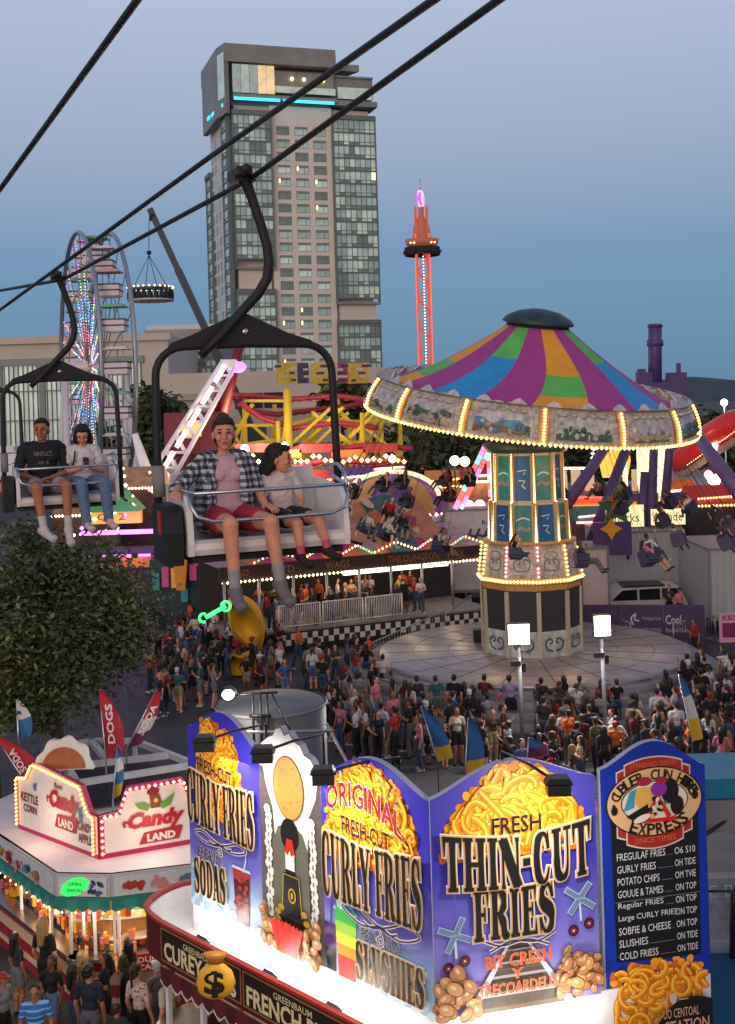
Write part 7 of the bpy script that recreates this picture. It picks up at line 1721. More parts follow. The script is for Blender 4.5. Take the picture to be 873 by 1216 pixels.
def rider(label, chairM, hip, k, skin, hairm, shirt, bottom, shoes, arms, headyaw, headpitch, hair, legs, chest=1.0, long_legs=False, sleeve=.5, top2=None, sock=None, waist=1.0, open_shirt=False):
    V = lambda x, y, z: Vector((x*k, y*k, z*k))
    root = thing('person', label, 'person', (0, 0, 0)); root.matrix_world = chairM @ Matrix.Translation(hip)
    vox = .0055
    torso = [ell(V(0, .02, .10), (.155*k, .125*k, .12*k), 0), ell(V(0, .03, .25), (.128*k*waist, .10*k*waist, .14*k), 0), ell(V(0, .045, .39), (.148*k*chest, .11*k*chest, .14*k), 0), cap(V(-.13*chest, .06, .485), V(.13*chest, .06, .485), .058*k, .058*k, 0)]
    nr = 1.0 if chest > 1.1 else .84; neck = [cap(V(0, .055, .47), V(0, .03, .58), .054*k*nr, .047*k*nr, 0)]
    hd, HM = head_prims(V(0, .005, .665), headyaw, headpitch, k=max(k, .86)*1.06)
    armp = []; sl = []; hnd = []
    for (S_, E_, W_, hd_, hn, hs, curl) in arms:
        S_, E_, W_ = V(*S_), V(*E_), V(*W_)
        armp += [cap(S_, E_, .047*k, .038*k, 0), cap(E_, W_, .038*k, .026*k, 0)]
        hnd += hand(W_, hd_, hn, hs, 0, curl, k=max(k, .8)*.95)
        if sleeve <= 1: sl.append(cap(S_, S_.lerp(E_, sleeve*1.4), .056*k, .054*k, 0))
        else: sl += [cap(S_, E_, .054*k, .05*k, 0), cap(E_, E_.lerp(W_, sleeve-1), .05*k, .045*k, 0)]
    legp = []; up = []; foot_ = []; socks = []
    for (Hp, Kn, An, Tn) in legs:
        Hp, Kn, An, Tn = V(*Hp), V(*Kn), V(*An), V(*Tn)
        legp += [cap(Hp, Kn, .083*k, .058*k, 0), cap(Kn, An, .056*k, .034*k, 0), ell(Kn.lerp(An, .3)+Vector((0, .02*k, 0)), (.05*k, .058*k, .11*k), 0)]
        up.append((Hp, Kn, An)); d_ = (Tn-An); hl = An-d_.normalized()*.045*k
        foot_ += [cap(hl+Vector((0, 0, -.028*k)), Tn+Vector((0, 0, -.01*k)), .040*k, .034*k, 0), cap(An, hl.lerp(Tn, .3), .045*k, .04*k, 0), ell(Tn, (.042*k, .045*k, .032*k), 0)]
        socks += [cap(An.lerp(Kn, .32), An, .043*k, .040*k, 0)]
    skinm = [skin, LIP, EYE, BROW]
    body = [p for p in torso]+neck+hd+armp+hnd+legp+[cap(p[1], p[2], p[3]*.8, p[4]*.8, 0) for p in foot_ if p[0] == 'c']
    bo = bpy.data.objects.new('body', blob('body', body, skinm, .005, 2)); C.objects.link(bo); bo.parent = root
    def cloth(name, ps, m, v=vox, it=4, wr=0):
        o = bpy.data.objects.new(name, blob(name, ps, [m], v, it, wr)); C.objects.link(o); o.parent = root; return o
    ch = inflate(torso[1:3], .014*k, 0)+[cap(V(-.135*chest, .06, .482), V(.135*chest, .06, .482), .071*k, .071*k, 0), ell(V(0, .02, .14), (.166*k, .135*k, .09*k), 0)]
    if open_shirt:
        cloth('tank_top', inflate(torso[1:3], .012*k, 0)+[ell(V(-.055, -.035, .385), (.06*k, .05*k, .06*k), 0), ell(V(.055, -.035, .385), (.06*k, .05*k, .06*k), 0), ell(V(0, .01, .14), (.164*k, .137*k, .08*k), 0)], top2, wr=.01)
        op = []
        for s in (-1, 1):
            op += [cap(V(s*.13, .07, .485), V(s*.155, .03, .3), .068*k, .062*k, 0), cap(V(s*.155, .03, .3), V(s*.165, .02, .04), .062*k, .07*k, 0), cap(V(s*.10, -.03, .47), V(s*.135, -.055, .3), .035*k, .04*k, 0), cap(V(s*.135, -.055, .3), V(s*.15, -.06, .03), .04*k, .05*k, 0), cap(V(s*.06, .075, .495), V(s*.14, .065, .485), .064*k, .071*k, 0)]
        op += [cap(V(-.1, .12, .45), V(-.1, .12, .05), .06*k, .07*k, 0), cap(V(.1, .12, .45), V(.1, .12, .05), .06*k, .07*k, 0)]
        so = cloth('plaid_shirt', op+sl, shirt, wr=.034)
    else: so = cloth('t_shirt', ch+sl, shirt, wr=.028)
    if long_legs: cloth('jeans', inflate(torso[:1], .014*k, 0)+[cap(a, b, .093*k, .072*k, 0) for a, b, c in up]+[cap(b, c, .072*k, .055*k, 0) for a, b, c in up], bottom, wr=.026)
    else: cloth('shorts', [ell(V(0, .015, .065), (.172*k, .145*k, .105*k), 0)]+[cap(a, a.lerp(b, .52), .098*k, .090*k, 0) for a, b, c in up], bottom, wr=.014)
    for i in range(0, len(foot_), 3): cloth('shoe', inflate(foot_[i:i+3], .006*k, 0), shoes)
    if sock: cloth('socks', socks, sock)
    hp = []
    kk = max(k, .86)*1.06
    for a in hair:
        if a[0] == 'c': hp.append(('c', HM @ Vector(a[1]), HM @ Vector(a[2]), a[3]*kk, a[4]*kk, 0))
        else: hp.append(('e', HM @ Vector(a[1]), tuple(x*kk for x in a[2]), HM.to_3x3().normalized(), 0))
    cloth('hair', hp, hairm, .005, 2, .012)
    return root
short_hair = [('e', (0, .026, .055), (.080, .092, .082)), ('e', (0, -.02, .098), (.062, .06, .035)), ('e', (.0, .06, .0), (.07, .055, .07))]
bun_hair = [('e', (0, .03, .052), (.082, .096, .084)), ('e', (0, -.03, .092), (.066, .058, .038)), ('e', (0, .09, .12), (.045, .045, .04)), ('e', (0, .05, -.02), (.072, .05, .07))]
long_hair = [('e', (0, .028, .050), (.084, .098, .086)), ('e', (0, -.028, .094), (.064, .055, .036)), ('c', (.07, .02, .03), (.085, .03, -.10), .034, .034), ('c', (-.07, .02, .03), (-.085, .03, -.10), .034, .034), ('c', (.085, .03, -.10), (.10, .0, -.24), .034, .022), ('c', (-.085, .03, -.10), (-.10, .0, -.24), .034, .022), ('e', (0, .08, -.06), (.075, .045, .13))]
girl_hair = [('e', (0, .028, .050), (.084, .098, .086)), ('e', (0, -.028, .090), (.066, .058, .036)), ('c', (0, .08, .0), (-.01, .13, -.14), .07, .055), ('c', (-.01, .13, -.14), (-.03, .17, -.27), .055, .03), ('c', (.06, .02, .03), (.07, .07, -.10), .034, .03), ('c', (-.06, .03, .03), (-.07, .08, -.10), .034, .03)]
W_LEGS = [((-.10, -.06, .075), (-.115, -.575, .075), (-.105, -.605, -.37), (-.10, -.74, -.45)), ((.10, -.06, .075), (.17, -.565, .07), (.215, -.585, -.35), (.24, -.71, -.45))]
rider('fair woman in open navy plaid shirt, pink top and red shorts on near chair', m1, (-.19, .02, .03), 1.0, SKIN1, HAIRB, PLAID, fabric('red shorts cloth', S(165, 35, 60)), fabric('grey running shoe', S(110, 106, 106)),
      [((-.175, .06, .47), (-.345, -.0, .30), (-.415, -.23, .285), (-.15, -.9, .05), (0, 0, -1), (.7, -.1, 0), .45), ((.175, .06, .47), (.245, .03, .25), (.235, -.19, .16), (.3, -1, -.12), (0, .1, -1), (-1, -.2, 0), .3)],
      radians(-12), radians(-2), bun_hair, W_LEGS, sleeve=.74, top2=fabric('dusty pink cotton', S(196, 160, 168)), open_shirt=True, sock=fabric('grey sock', S(150, 148, 146)))
rider('dark haired child in white T-shirt looking right on near chair', m1, (.225, .05, .03), .70, SKIN1, HAIRK, fabric('white pink cotton', S(205, 190, 188)), fabric('black cloth shorts', S(30, 28, 32)), fabric('black child shoe', S(36, 32, 34)),
      [((-.165, .06, .47), (-.21, -.02, .22), (-.06, -.22, .15), (.7, -.6, -.1), (0, .1, -1), (.5, .8, 0), .4), ((.165, .06, .47), (.215, -.03, .22), (.12, -.24, .14), (-.5, -.8, -.15), (0, .1, -1), (-.8, .5, 0), .4)],
      radians(58), radians(2), girl_hair, [((-.09, -.14, .09), (-.06, -.78, .06), (-.04, -.80, -.26), (.0, -.92, -.33)), ((.09, -.14, .09), (.17, -.76, .09), (.24, -.80, -.22), (.30, -.93, -.28))], sleeve=.45, sock=fabric('bright pink sock', S(205, 80, 115)))
rider('man in black printed T-shirt and grey shorts on the farther chair', m2, (-.235, .03, .03), 1.08, SKIN2, HAIRK, fabric('black cotton', S(24, 24, 27)), fabric('grey jersey shorts', S(140, 140, 148)), fabric('white trainer', S(190, 186, 184)),
      [((-.2, .06, .47), (-.265, .0, .2), (-.08, -.24, .14), (.8, -.3, -.05), (0, .1, -1), (.3, .9, 0), .4), ((.2, .06, .47), (.265, .0, .2), (.07, -.25, .16), (-.8, -.3, -.05), (0, .1, -1), (-.3, .9, 0), .4)],
      radians(-16), radians(2), short_hair, [((-.10, -.06, .075), (-.12, -.56, .075), (-.06, -.58, -.37), (.02, -.70, -.45)), ((.10, -.06, .075), (.19, -.55, .075), (.19, -.57, -.39), (.20, -.66, -.51))], chest=1.2, waist=1.15, sleeve=.62, sock=fabric('white sock', S(195, 192, 190)))
yl = rider('young woman in white top and blue jeans looking down at her phone', m2, (.235, .03, .03), .96, SKIN3, HAIRK, fabric('white cotton', S(208, 204, 204)), fabric('blue denim', S(92, 116, 148), .2), fabric('pale pink trainer', S(196, 178, 178)),
      [((-.165, .06, .47), (-.215, -.02, .22), (-.06, -.22, .27), (.5, -.4, .75), (.4, .8, 0), (.2, -.9, .3), .6), ((.165, .06, .47), (.215, -.02, .22), (.06, -.22, .27), (-.5, -.4, .75), (-.4, .8, 0), (-.2, -.9, .3), .6)],
      radians(-10), radians(26), long_hair, [((-.09, -.06, .08), (-.10, -.60, .085), (-.06, -.64, -.36), (-.02, -.77, -.43)), ((.09, -.06, .08), (.17, -.60, .085), (.20, -.64, -.34), (.25, -.76, -.42))], long_legs=True, sleeve=.4)
ph = thing('mobile_phone', 'dark mobile phone in the hands of the young woman in jeans', 'phone', M=m2 @ Matrix.Translation((.235, .03-.285, .03+.325)) @ Matrix.Rotation(radians(-35), 4, 'X'))
MB().box((0, 0, 0), (.07, .009, .14)).build('case', BLACK, ph); MB().box((0, .006, 0), (.062, .004, .13)).build('screen', mat('phone screen', (.05, .05, .06), .1, em=(.6, .7, 1), es=.4), ph)
# printed letters on the man's shirt follow the chest
mm_ = m2 @ Matrix.Translation((-.235, .03, .03)); k = 1.08; man = [o for o in C.objects if o.get('label', '').startswith('man in black printed')][0]
shirt_o = [o for o in man.children if o.name.startswith('t_shirt')][0]
def on_chest(s, x0, z0, x1, z1, name):
    m = MB(); sans(m, s, (x0, z0, x1, z1), 0, 0, .02); vs = []
    for x, z, _ in m.v:
        y = .045*k-(.11*1.2*k+.016)*sqrt(max(.05, 1-(x/(.148*1.2*k+.014))**2-((z-.39*k)/(.14*1.2*k+.014))**2))-.006
        vs.append((x, y, z))
    m.v = vs; return m.build(name, mat('pale shirt print', S(120, 120, 130), .7), shirt_o)
on_chest('VINTNCT', -.105, .42, .105, .47, 'print_lettering'); on_chest('SKA', -.06, .31, .07, .36, 'print_lettering')
# bag strap of the young woman, watch of the woman, band on the wrist
MB().tube([(-.10, -.075, .46), (-.115, -.085, .38), (-.13, -.06, .28)], .011, 6).build('bag_strap', BLACK, yl)
# ------------------------------------------------------------------ the crowd: one continuous body per kind, clothes coloured one by one
def stand_prims(bottom='trousers', hair='short', pose='down', fem=False, stride=0.0, child=False):
    SK, SH, BO, HA, SO = 0, 1, 2, 3, 4; w = .88 if fem else 1.0; p = []
    z0 = .90
    p += [ell((0, .01, .95), (.155 if fem else .15, .105, .12), BO), ell((0, 0, 1.10), (.125*w, .09, .14), SH), ell((0, .0, 1.28), (.155*w, .105, .15), SH), cap((-.14*w, .01, 1.40), (.14*w, .01, 1.40), .062, .062, SH), cap((0, .01, 1.40), (0, -.01, 1.53), .05, .048, SK)]
    if fem: p += [ell((.055, -.08, 1.28), (.05, .045, .05), SH), ell((-.055, -.08, 1.28), (.05, .045, .05), SH)]
    p += [ell((0, .0, 1.64), (.073, .09, .095), SK), ell((0, -.03, 1.575), (.052, .058, .058), SK), cap((0, -.09, 1.63), (0, -.105, 1.60), .008, .012, SK), ell((.074, .01, 1.60), (.01, .016, .026), SK), ell((-.074, .01, 1.60), (.01, .016, .026), SK)]
    p += [ell((.03, -.082, 1.632), (.014, .012, .010), HA), ell((-.03, -.082, 1.632), (.014, .012, .010), HA)]
    p += [ell((0, .022, 1.668), (.082, .092, .080), HA), ell((0, .055, 1.61), (.074, .05, .075), HA)]
    if hair == 'long': p += [cap((0, .07, 1.62), (0, .10, 1.32), .078, .06, HA), cap((.07, .02, 1.64), (.085, .03, 1.40), .03, .03, HA), cap((-.07, .02, 1.64), (-.085, .03, 1.40), .03, .03, HA)]
    if hair == 'tail': p += [ell((0, .11, 1.68), (.035, .035, .035), HA), cap((0, .12, 1.67), (0, .13, 1.42), .034, .02, HA)]
    if hair == 'cap': p += [ell((0, .01, 1.69), (.086, .098, .065), HA), cap((-.03, -.09, 1.685), (.03, -.09, 1.685), .03, .03, HA), ell((0, -.12, 1.68), (.06, .06, .012), HA)]
    for s in (-1, 1):
        st = stride*s; hx = .085*s; kn = (.095*s, -.03-st*.5+(.03 if st else 0), .50); an = (.10*s, .02-st*1.0, .085)
        p += [cap((hx, .01, .90), kn, .088, .062 if bottom != 'trousers' else .068, BO if bottom == 'trousers' else SK), cap(kn, an, .057, .04, BO if bottom == 'trousers' else SK)]
        if bottom == 'trousers': p += [cap(kn, an, .064, .052, BO)]
        else: p += [ell((an[0], kn[1]*.6+.03, .36), (.05, .056, .10), SK), cap((hx, .01, .90), (.095*s, -.01-st*.3, .66), .10, .092, BO)]
        p += [cap((an[0], an[1]+.04, .045), (an[0]*1.15, an[1]-.14, .035), .043, .036, SO)]
        sh = Vector((.175*s*w, .01, 1.39))
        if pose == 'phone' and (s == 1 or fem): el, wr, d, nn, sd = (.235*s, -.02, 1.12), (.08*s, -.25, 1.22), (-.3*s, -.5, .8), (0, 1, .4), (-s, 0, .2)
        elif pose == 'cross': el, wr, d, nn, sd = (.25*s, -.04, 1.13), (-.06*s, -.19, 1.16+.03*s), (-1*s, -.1, .1), (0, 1, 0), (0, -.2, 1)
        elif pose == 'rail': el, wr, d, nn, sd = (.27*s, -.14, 1.17), (.22*s, -.36, 1.10), (0, -1, -.1), (0, 0, -1), (-s, 0, 0)
        elif pose == 'wave' and s == 1: el, wr, d, nn, sd = (.30*s, -.08, 1.42), (.26*s, -.16, 1.68), (0, -.2, 1), (0, -1, 0), (-s, 0, 0)
        elif pose == 'hip' and s == -1: el, wr, d, nn, sd = (.35*s, .05, 1.15), (.18*s, -.05, 1.0), (-.5*s, -.6, -.4), (-s, 0, 0), (0, -.6, .6)
        else: el, wr, d, nn, sd = (.225*s, .03+st*.2, 1.11), (.225*s, -.05+st*.5, .87), (0, -.12, -1), (-s, 0, 0), (0, -1, 0)
        el, wr = Vector(el), Vector(wr)
        p += [cap(sh, sh.lerp(el, .62), .056, .050, SH), cap(sh, el, .043, .036, SK), cap(el, wr, .036, .026, SK)]+hand(wr, d, nn, sd, SK, .4, 1.0)
    if bottom == 'skirt': p += [cap((0, .01, .95), (0, .0, .62), .15, .2, BO)]
    return p
protos = {}
SLOT = [mat('crowd skin', (.3, .17, .11), .6)]*5
def proto(fine, *a):
    key = (fine,)+a
    if key not in protos: protos[key] = blob('person', stand_prims(*a), [SLOT[0]]*5, .0085 if fine else .016, 2)
    return protos[key]
SKINS = [mat('crowd skin %d' % i, c, .55) for i, c in enumerate((S(196, 140, 112), S(160, 105, 78), S(120, 76, 54), S(210, 160, 134), S(84, 54, 40)))]
TOPS = {'black': (S(18, 18, 21), 19), 'charcoal': (S(44, 44, 48), 10), 'navy': (S(26, 31, 52), 8), 'white': (S(196, 194, 194), 6), 'grey': (S(120, 120, 124), 5), 'red': (S(150, 30, 38), 4), 'maroon': (S(85, 28, 38), 3), 'pink': (S(192, 112, 130), 3), 'blue': (S(60, 90, 140), 4), 'olive': (S(78, 80, 52), 3), 'teal': (S(44, 96, 100), 2), 'tan': (S(165, 140, 112), 3), 'orange': (S(192, 92, 42), 2), 'cream': (S(190, 180, 158), 2), 'brown': (S(72, 52, 42), 3), 'lilac': (S(140, 125, 165), 1)}
BOTS = {'black trousers': ('trousers', S(19, 19, 22), 9), 'blue jeans': ('trousers', S(50, 68, 100), 8), 'grey trousers': ('trousers', S(82, 82, 88), 4), 'black shorts': ('shorts', S(22, 22, 25), 5), 'denim shorts': ('shorts', S(80, 102, 138), 4), 'khaki shorts': ('shorts', S(140, 122, 96), 3), 'grey shorts': ('shorts', S(100, 100, 105), 2), 'black skirt': ('skirt', S(20, 20, 23), 1)}
HAIRS = {'short black hair': ('short', (.010, .008, .007), 10), 'long black hair': ('long', (.010, .008, .007), 9), 'brown ponytail': ('tail', (.04, .022, .012), 4), 'long brown hair': ('long', (.045, .024, .012), 4), 'short brown hair': ('short', (.04, .022, .012), 4), 'dark cap': ('cap', (.02, .02, .025), 2), 'white cap': ('cap', (.5, .5, .5), 1), 'red cap': ('cap', S(150, 25, 30), 1), 'blond hair': ('long', (.30, .19, .09), 1.5)}
TM_ = {k: mat('cloth %s' % k, v[0], .85) for k, v in TOPS.items()}; BM_ = {k: mat('cloth %s' % k, v[1], .85) for k, v in BOTS.items()}; HM_ = {k: mat('hair %s' % k, v[1], .5) for k, v in HAIRS.items()}
SHOE = [mat('shoe dark', S(30, 30, 32), .7), mat('shoe white', S(180, 178, 176), .6)]
cr_ = random.Random(77); used_combo = set()
def pick(d, i): ks = list(d); return cr_.choices(ks, [d[k][i] for k in ks])[0]
def person(loc, rz, zone, group, pose=None, combo=None, k=None, fine=False, stride=None, label=None, skin=None):
    for _ in range(400):
        c = combo or (pick(TOPS, 1), pick(BOTS, 2), pick(HAIRS, 2))
        if combo or (zone,)+c not in used_combo: break
    used_combo.add((zone,)+c); b = BOTS[c[1]][0]; h = HAIRS[c[2]][0]; fem = h in ('long', 'tail')
    pose = pose or cr_.choices(('down', 'phone', 'cross', 'hip', 'wave'), (5, 3, 2.5, 2, .8))[0]; st = stride if stride is not None else cr_.choice((0, 0, .16))
    me = proto(fine, b, h, pose, fem, st); o = bpy.data.objects.new('person', me); C.objects.link(o)
    k = k or cr_.uniform(.93, 1.06)*(.94 if fem else 1); child = (k is None or True) and not fine and combo is None and cr_.random() < .10; k = k*cr_.uniform(.58, .8) if child else k; o.location = loc; o.rotation_euler = (cr_.gauss(0, .035), cr_.gauss(0, .035), rz); o.scale = (k*cr_.uniform(.96, 1.1), k*cr_.uniform(.96, 1.12), k)
    sk = SKINS[skin if skin is not None else cr_.choices(range(5), (5, 5, 3, 3, 1))[0]]
    for i, m in enumerate((sk, TM_[c[0]], BM_[c[1]], HM_[c[2]], cr_.choice(SHOE))): o.material_slots[i].link = 'OBJECT'; o.material_slots[i].material = m
    tag(o, label or 'person in %s top, %s, %s, %s' % (c[0], c[1], c[2], zone), 'person', group); return o
taken = []
def spot(p, r):
    for q in taken:
        if (q[0]-p[0])**2+(q[1]-p[1])**2 < r*r: return False
    taken.append((p[0], p[1])); return True
def inside(u, v, pg):
    c = False; n = len(pg)
    for i in range(n):
        (x0, y0), (x1, y1) = pg[i], pg[i-1]
        if (y0 > v) != (y1 > v) and u < (x1-x0)*(v-y0)/(y1-y0)+x0: c = not c
    return c
def crowd(zone, group, pg, n, r, face, jit=.5, **kw):
    us = [p[0] for p in pg]; vs_ = [p[1] for p in pg]; k = t = 0; W = [G(u, v) for u, v in pg]; xs = [p.x for p in W]; yy = [p.y for p in W]; WP = [(p.x, p.y) for p in W]
    while k < n and t < 20000:
        t += 1; p = (cr_.uniform(min(xs), max(xs)), cr_.uniform(min(yy), max(yy)))
        if not inside(p[0], p[1], WP) or not spot(p, r): continue
        f = face(p) if callable(face) else face
        person((p[0], p[1], kw.get('z', 0)), f+cr_.gauss(0, jit), zone, group); k += 1
def toward(q): return lambda p: atan2(q[1]-p[1], q[0]-p[0])+pi/2
DK = (dc.x, dc.y)
# left crowd on the path
crowd('in left crowd', 'people on the path left of the yellow shell', [(182, 742), (262, 738), (290, 775), (288, 812), (262, 842), (205, 862), (178, 858), (172, 800)], 64, .52, toward((-7, 60)), .9)
crowd('far up the path', 'people far up the left path', [(185, 735), (262, 735), (225, 712), (188, 712)], 22, .55, 0, 1.5)
# queue left of the deck
crowd('by the slanting railing', 'people queueing left of the deck', [(362, 800), (420, 790), (470, 822), (470, 862), (400, 868), (372, 838)], 24, .55, toward(DK), .6)
# row facing the deck along the barriers
for i, u in enumerate((482, 497, 523, 540, 552, 566, 577, 609, 643, 668, 690, 711, 733)):
    p = G(u, 862+cr_.uniform(-3, 4)); spot(p, .4)
    person((p.x, p.y, 0), pi+cr_.gauss(0, .3), 'at the barrier', 'people watching along the barrier', pose=cr_.choice(('rail', 'down', 'cross')), stride=0)
p = G(596, 858); person((p.x, p.y, 0), pi, 'at barrier', 'people watching along the barrier', combo=('pink', 'grey trousers', 'short black hair'), k=.68, pose='down', stride=0, label='small child in pink standing at the barrier left of a lamp pole')
# row behind the original fries board
for i, (u, v) in enumerate(((405, 893), (424, 902), (436, 900), (448, 905), (469, 908), (486, 900), (500, 915), (528, 912), (545, 908), (560, 905), (533, 893), (586, 905), (602, 910))):
    p = G(u, v); spot(p, .4); c = None
    if i == 4: c = ('red', 'black trousers', 'short black hair')
    if i == 0: c = ('pink', 'blue jeans', 'long black hair')
    if i == 2: c = ('white', 'black trousers', 'long brown hair')
    person((p.x, p.y, 0), cr_.uniform(-2.4, 2.4), 'behind the middle boards', 'people standing behind the fries boards', combo=c, stride=0)
# right crowd
crowd('in right crowd', 'people in the dense crowd right of the lamp poles', [(640, 872), (700, 866), (760, 868), (845, 850), (890, 850), (890, 925), (820, 945), (740, 940), (690, 930), (640, 925)], 78, .52, toward(DK), .8)
crowd('right of the deck', 'people right of the swing deck', [(790, 848), (830, 822), (890, 815), (890, 846)], 16, .6, toward(DK), .9)
crowd('between poles and boards', 'people strolling before the lamp poles', [(600, 925), (640, 915), (690, 935), (690, 960), (600, 955)], 9, .7, 0, 1.8)
crowd('left of the middle boards', 'people standing behind the fries boards', [(372, 862), (470, 868), (560, 872), (600, 880), (600, 915), (470, 915), (395, 890)], 26, .5, toward(DK), 1.2)
crowd('near the yellow shell', 'people on the path left of the yellow shell', [(262, 790), (330, 775), (365, 800), (365, 835), (300, 835)], 14, .7, toward(DK), 1.5)
# workers and riders on the dark ride platform, people behind
for i in range(30):
    x = -LW*.33+LW*.62*(i/29)+cr_.uniform(-.2, .2); y = cr_.choice((-.3, .4, 1.3, 2.2)); p = TM2 @ Vector((x, y, .97))
    c = (cr_.choice(('orange', 'orange', 'black', 'red', 'tan', 'charcoal', 'white', 'brown')), pick(BOTS, 2), pick(HAIRS, 2))
    person(p, cr_.gauss(0, .8), 'on the dark ride', 'people on the dark ride platform', combo=c if ('on the dark ride',)+c not in used_combo else None)
# explicit few at the back right
p = G(826, 785); person((p.x, p.y, 0), -1.2, 'by fence', 'people behind the deck', combo=('red', 'black trousers', 'short black hair'), label='person in red top striding along the purple banner fence', stride=.16)
p = P(806, 706, 54.2); p.z = .0; person((p.x, p.y, .45), .3, 'SUV', 'people behind the deck', combo=('pink', 'black shorts', 'dark cap'), label='person in bright pink top standing behind the SUV')
p = P(795, 704, 54.5); person((p.x, p.y, .45), -.4, 'SUV', 'people behind the deck', combo=('charcoal', 'black trousers', 'short black hair'), label='person in dark clothes standing behind the SUV left of the one in pink')
p = G(377, 810); person((p.x, p.y, 0), 2.6, 'x', 'people queueing left of the deck', combo=('white', 'black shorts', 'short brown hair'), label='person in white top standing before the checkered skirt')
# foreground people at the stands
near = [(22, 1118, 21.6, 2.4, ('charcoal', 'grey shorts', 'long black hair'), 'woman with long black hair in dark top and grey shorts at the counter', 'down', 1),
        (56, 1082, 21.6, 2.7, ('black', 'black trousers', 'blond hair'), 'woman with long blond hair in black at the candy window', 'down', 0),
        (42, 1168, 19.2, .15, ('blue', 'blue jeans', 'short black hair'), 'bearded man in blue striped polo shirt facing the camera', 'down', 1),
        (105, 1140, 19.6, 2.9, ('navy', 'grey trousers', 'short black hair'), 'man in plain navy jumper seen from behind', 'down', 1),
        (88, 1152, 20.3, 2.3, ('maroon', 'blue jeans', 'long black hair'), 'woman in maroon top beside the navy jumper man', 'phone', 1),
        (102, 1124, 21.4, 1.4, ('tan', 'black trousers', 'short black hair'), 'man with tan top in front of the red candy counter', 'down', 2),
        (124, 1142, 20.6, -1.2, ('black', 'black shorts', 'long black hair'), 'woman in black holding a pale bag facing right', 'phone', 1),
        (150, 1122, 21.2, -2.2, ('olive', 'black trousers', 'long black hair'), 'woman in olive shirt with long black hair under the red candy sign', 'phone', 0),
        (140, 1170, 19.2, 2.9, ('charcoal', 'black trousers', 'short brown hair'), 'short child in charcoal between the jumper and the flowered shirt', 'down', 1),
        (168, 1144, 19.6, 2.6, ('cream', 'black trousers', 'brown ponytail'), 'woman in cream flowered shirt with dark ponytail', 'down', 0),
        (186, 1140, 20.3, -2.4, ('grey', 'grey shorts', 'white cap'), 'person in grey with white cap behind the flowered shirt', 'down', 3),
        (199, 1138, 19.4, -2.0, ('cream', 'black trousers', 'short brown hair'), 'man in plain cream T-shirt leaning toward the fries counter', 'down', 0),
        (4, 1170, 20.0, 1.2, ('grey', 'black trousers', 'red cap'), 'person with red cap cut by the left edge', 'phone', 1),
        (62, 1172, 20.6, -.4, ('black', 'denim shorts', 'brown ponytail'), 'person in black top behind the striped man', 'hip', 2)]
for (u, v, d, rz, c, lab, pose, sk) in near:
    q = P(u, v, d); k = q.z/1.74; q.z = 0
    if 'child' in lab: k = max(.68, min(k, .8))
    else: k = max(.88, min(k, 1.05))
    o = person(q, rz, 'near', 'people at the food stands', pose=pose, combo=c, k=k, fine=True, stride=0, label=lab, skin=sk)
    if 'striped polo' in lab:
        m = mat('blue striped cloth', (.1, .2, .4), .85); nn = m.node_tree.nodes; ll = m.node_tree.links; t_c = nn.new('ShaderNodeTexCoord'); s_ = nn.new('ShaderNodeSeparateXYZ'); ll.new(t_c.outputs['Object'], s_.inputs[0])
        a_ = nn.new('ShaderNodeMath'); a_.operation = 'MULTIPLY'; a_.inputs[1].default_value = 62; ll.new(s_.outputs[2], a_.inputs[0]); b_ = nn.new('ShaderNodeMath'); b_.operation = 'SINE'; ll.new(a_.outputs[0], b_.inputs[0])
        r_ = nn.new('ShaderNodeValToRGB'); r_.color_ramp.interpolation = 'CONSTANT'; r_.color_ramp.elements[0].color = (*S(45, 105, 185), 1); r_.color_ramp.elements[1].position = .55; r_.color_ramp.elements[1].color = (*S(120, 175, 220), 1); ll.new(b_.outputs[0], r_.inputs[0]); ll.new(r_.outputs[0], nn['Principled BSDF'].inputs['Base Color']); o.material_slots[1].material = m
    if 'flowered' in lab and 'cream' in lab:
        m = mat('flowered cloth', (.5, .5, .5), .85); nn = m.node_tree.nodes; ll = m.node_tree.links; t_c = nn.new('ShaderNodeTexCoord'); vo = nn.new('ShaderNodeTexVoronoi'); vo.inputs['Scale'].default_value = 16; ll.new(t_c.outputs['Object'], vo.inputs['Vector'])
        r_ = nn.new('ShaderNodeValToRGB'); r_.color_ramp.interpolation = 'CONSTANT'; r_.color_ramp.elements[0].color = (*S(165, 60, 60), 1); r_.color_ramp.elements[1].position = .32; r_.color_ramp.elements[1].color = (*S(200, 186, 170), 1); ll.new(vo.outputs['Distance'], r_.inputs[0]); ll.new(r_.outputs[0], nn['Principled BSDF'].inputs['Base Color']); o.material_slots[1].material = m

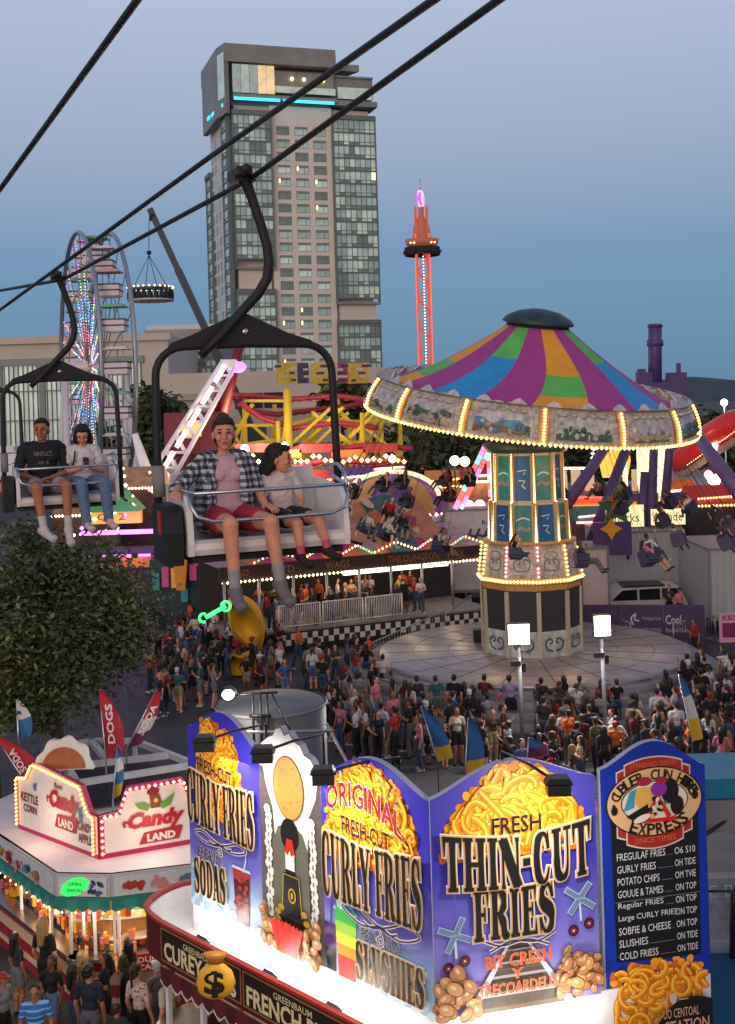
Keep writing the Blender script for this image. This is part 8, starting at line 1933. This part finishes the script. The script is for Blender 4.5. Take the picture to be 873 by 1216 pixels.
# ------------------------------------------------------------------ swing seats and their riders
def swing_prims(fem, hair):
    SK, SH, BO, HA, SO = 0, 1, 2, 3, 4
    p = [ell((0, .02, .1), (.155, .125, .12), BO), ell((0, .03, .26), (.13, .10, .14), SH), ell((0, .04, .40), (.155, .11, .14), SH), cap((-.14, .05, .49), (.14, .05, .49), .06, .06, SH), cap((0, .05, .5), (0, .02, .62), .05, .047, SK), ell((0, .01, .73), (.073, .09, .095), SK), ell((0, -.02, .665), (.052, .058, .058), SK), ell((0, .03, .755), (.082, .092, .08), HA), ell((0, .06, .70), (.074, .05, .075), HA)]
    if hair == 'long': p += [cap((0, .08, .70), (0, .22, .48), .07, .04, HA)]
    for s in (-1, 1):
        p += [cap((.09*s, -.02, .08), (.11*s, -.45, .08), .085, .062, BO), cap((.11*s, -.45, .08), (.12*s, -.62, -.28), .058, .04, BO if not fem else SK), cap((.12*s, -.62, -.28), (.13*s, -.78, -.26), .042, .036, SO), cap((.18*s, .05, .47), (.27*s, -.05, .25), .05, .038, SH), cap((.27*s, -.05, .25), (.25*s, -.12, .50), .036, .026, SK)]+hand((.25*s, -.12, .50), (0, -.1, 1), (-s, 0, 0), (0, -1, 0), SK, .8)
    return p
sp = [blob('person', swing_prims(f, h), [SLOT[0]]*5, .016, 2) for f, h in ((False, 'short'), (True, 'long'))]
SEATM = [mat('swing seat %d' % i, c, .5) for i, c in enumerate((S(60, 50, 80), S(35, 45, 60), S(150, 120, 60)))]
seat0 = thing('hanging_swing', 'x', 'swing', (0, 0, 0), 0, 'swing seats flying round the tower')
m = MB(); m.box((0, .02, -.03), (.46, .42, .05)); m.box((0, .22, .2), (.46, .05, .5)); m.build('seat', SEATM[0], seat0)
m = MB()
for s in (-1, 1): m.box((.25*s, 0, .14), (.03, .4, .25))
m.tube([(-.25, -.2, .24), (.25, -.2, .24)], .015, 5); m.build('side_rails', SEATM[1], seat0)
CHL = 4.5; CHM = mat('dark chain', (.06, .06, .065), .5, .5); m = MB()
for s in (-1, 1): m.tube([(.25*s, .0, .26), (.1*s, .0, CHL)], .008, 4); m.build
m.build('chains', CHM, seat0)
NSW = 40; seats = []
for i in range(NSW):
    a = 2*pi*(i+.5)/NSW; inner = i % 3 == 1; r0 = 4.2 if inner else 5.5; tilt = radians(20 if inner else 30)
    front = -.9 < cos(a+pi/2) and sin(a) < -.55
    if front and i % 2: continue
    hang = dc+(TM @ Vector((r0*cos(a), r0*sin(a), -.7))); er = Vector((cos(a), sin(a), 0)); up = (Vector((0, 0, 1))*cos(tilt)-er*sin(tilt)).normalized()
    fw_ = Vector((-sin(a), cos(a), 0)); yb = -fw_; xr = yb.cross(up).normalized()
    o = hang-up*CHL; M = Matrix(((xr.x, yb.x, up.x, o.x), (xr.y, yb.y, up.y, o.y), (xr.z, yb.z, up.z, o.z), (0, 0, 0, 1)))
    t = seat0 if not seats else dup(seat0); t.matrix_world = M; seats.append(t); u_, v_ = pix(o)
    where = 'before the tower' if front else ('left of the tower' if u_ < 590 else ('right of the tower' if u_ > 680 else 'behind the tower'))
    t['label'] = '%s swing seat %s' % ('inner' if inner else 'outer', where)
    f = cr_.random() < .45; b = bpy.data.objects.new('person', sp[1 if f else 0]); C.objects.link(b); b.matrix_world = M
    cc = None
    for _ in range(100):
        cc = (pick(TOPS, 1), cr_.choice(('black trousers', 'blue jeans', 'grey trousers')), 'long black hair' if f else cr_.choice(('short black hair', 'short brown hair')))
        if ('swing', where)+cc not in used_combo: break
    used_combo.add(('swing', where)+cc)
    for j, mm_ in enumerate((SKINS[cr_.randrange(4)], TM_[cc[0]], BM_[cc[1]], HM_[cc[2]], cr_.choice(SHOE))): b.material_slots[j].link = 'OBJECT'; b.material_slots[j].material = mm_
    tag(b, 'swing rider in %s top, %s, %s, %s' % (cc[0], cc[1], cc[2], where), 'person', 'riders on the swing')
# ------------------------------------------------------------------ labels that would repeat get their place from left to right
bpy.context.view_layer.update()
by = {}
for o in C.objects:
    if o.parent is None and 'label' in o: by.setdefault(o['label'], []).append(o)
ORD = ['leftmost', '2nd', '3rd', '4th', '5th', '6th', '7th', '8th', '9th', '10th', '11th', '12th', '13th', '14th', '15th', '16th']
for lab, os_ in by.items():
    if len(os_) < 2: continue
    os_.sort(key=lambda o: pix(o.matrix_world.translation)[0]); n_ = len(os_)
    for i, o in enumerate(os_): o['label'] = lab+', '+('leftmost of %d' % n_ if i == 0 else ('rightmost of %d' % n_ if i == n_-1 else '%s from left of %d' % (ORD[i], n_)))
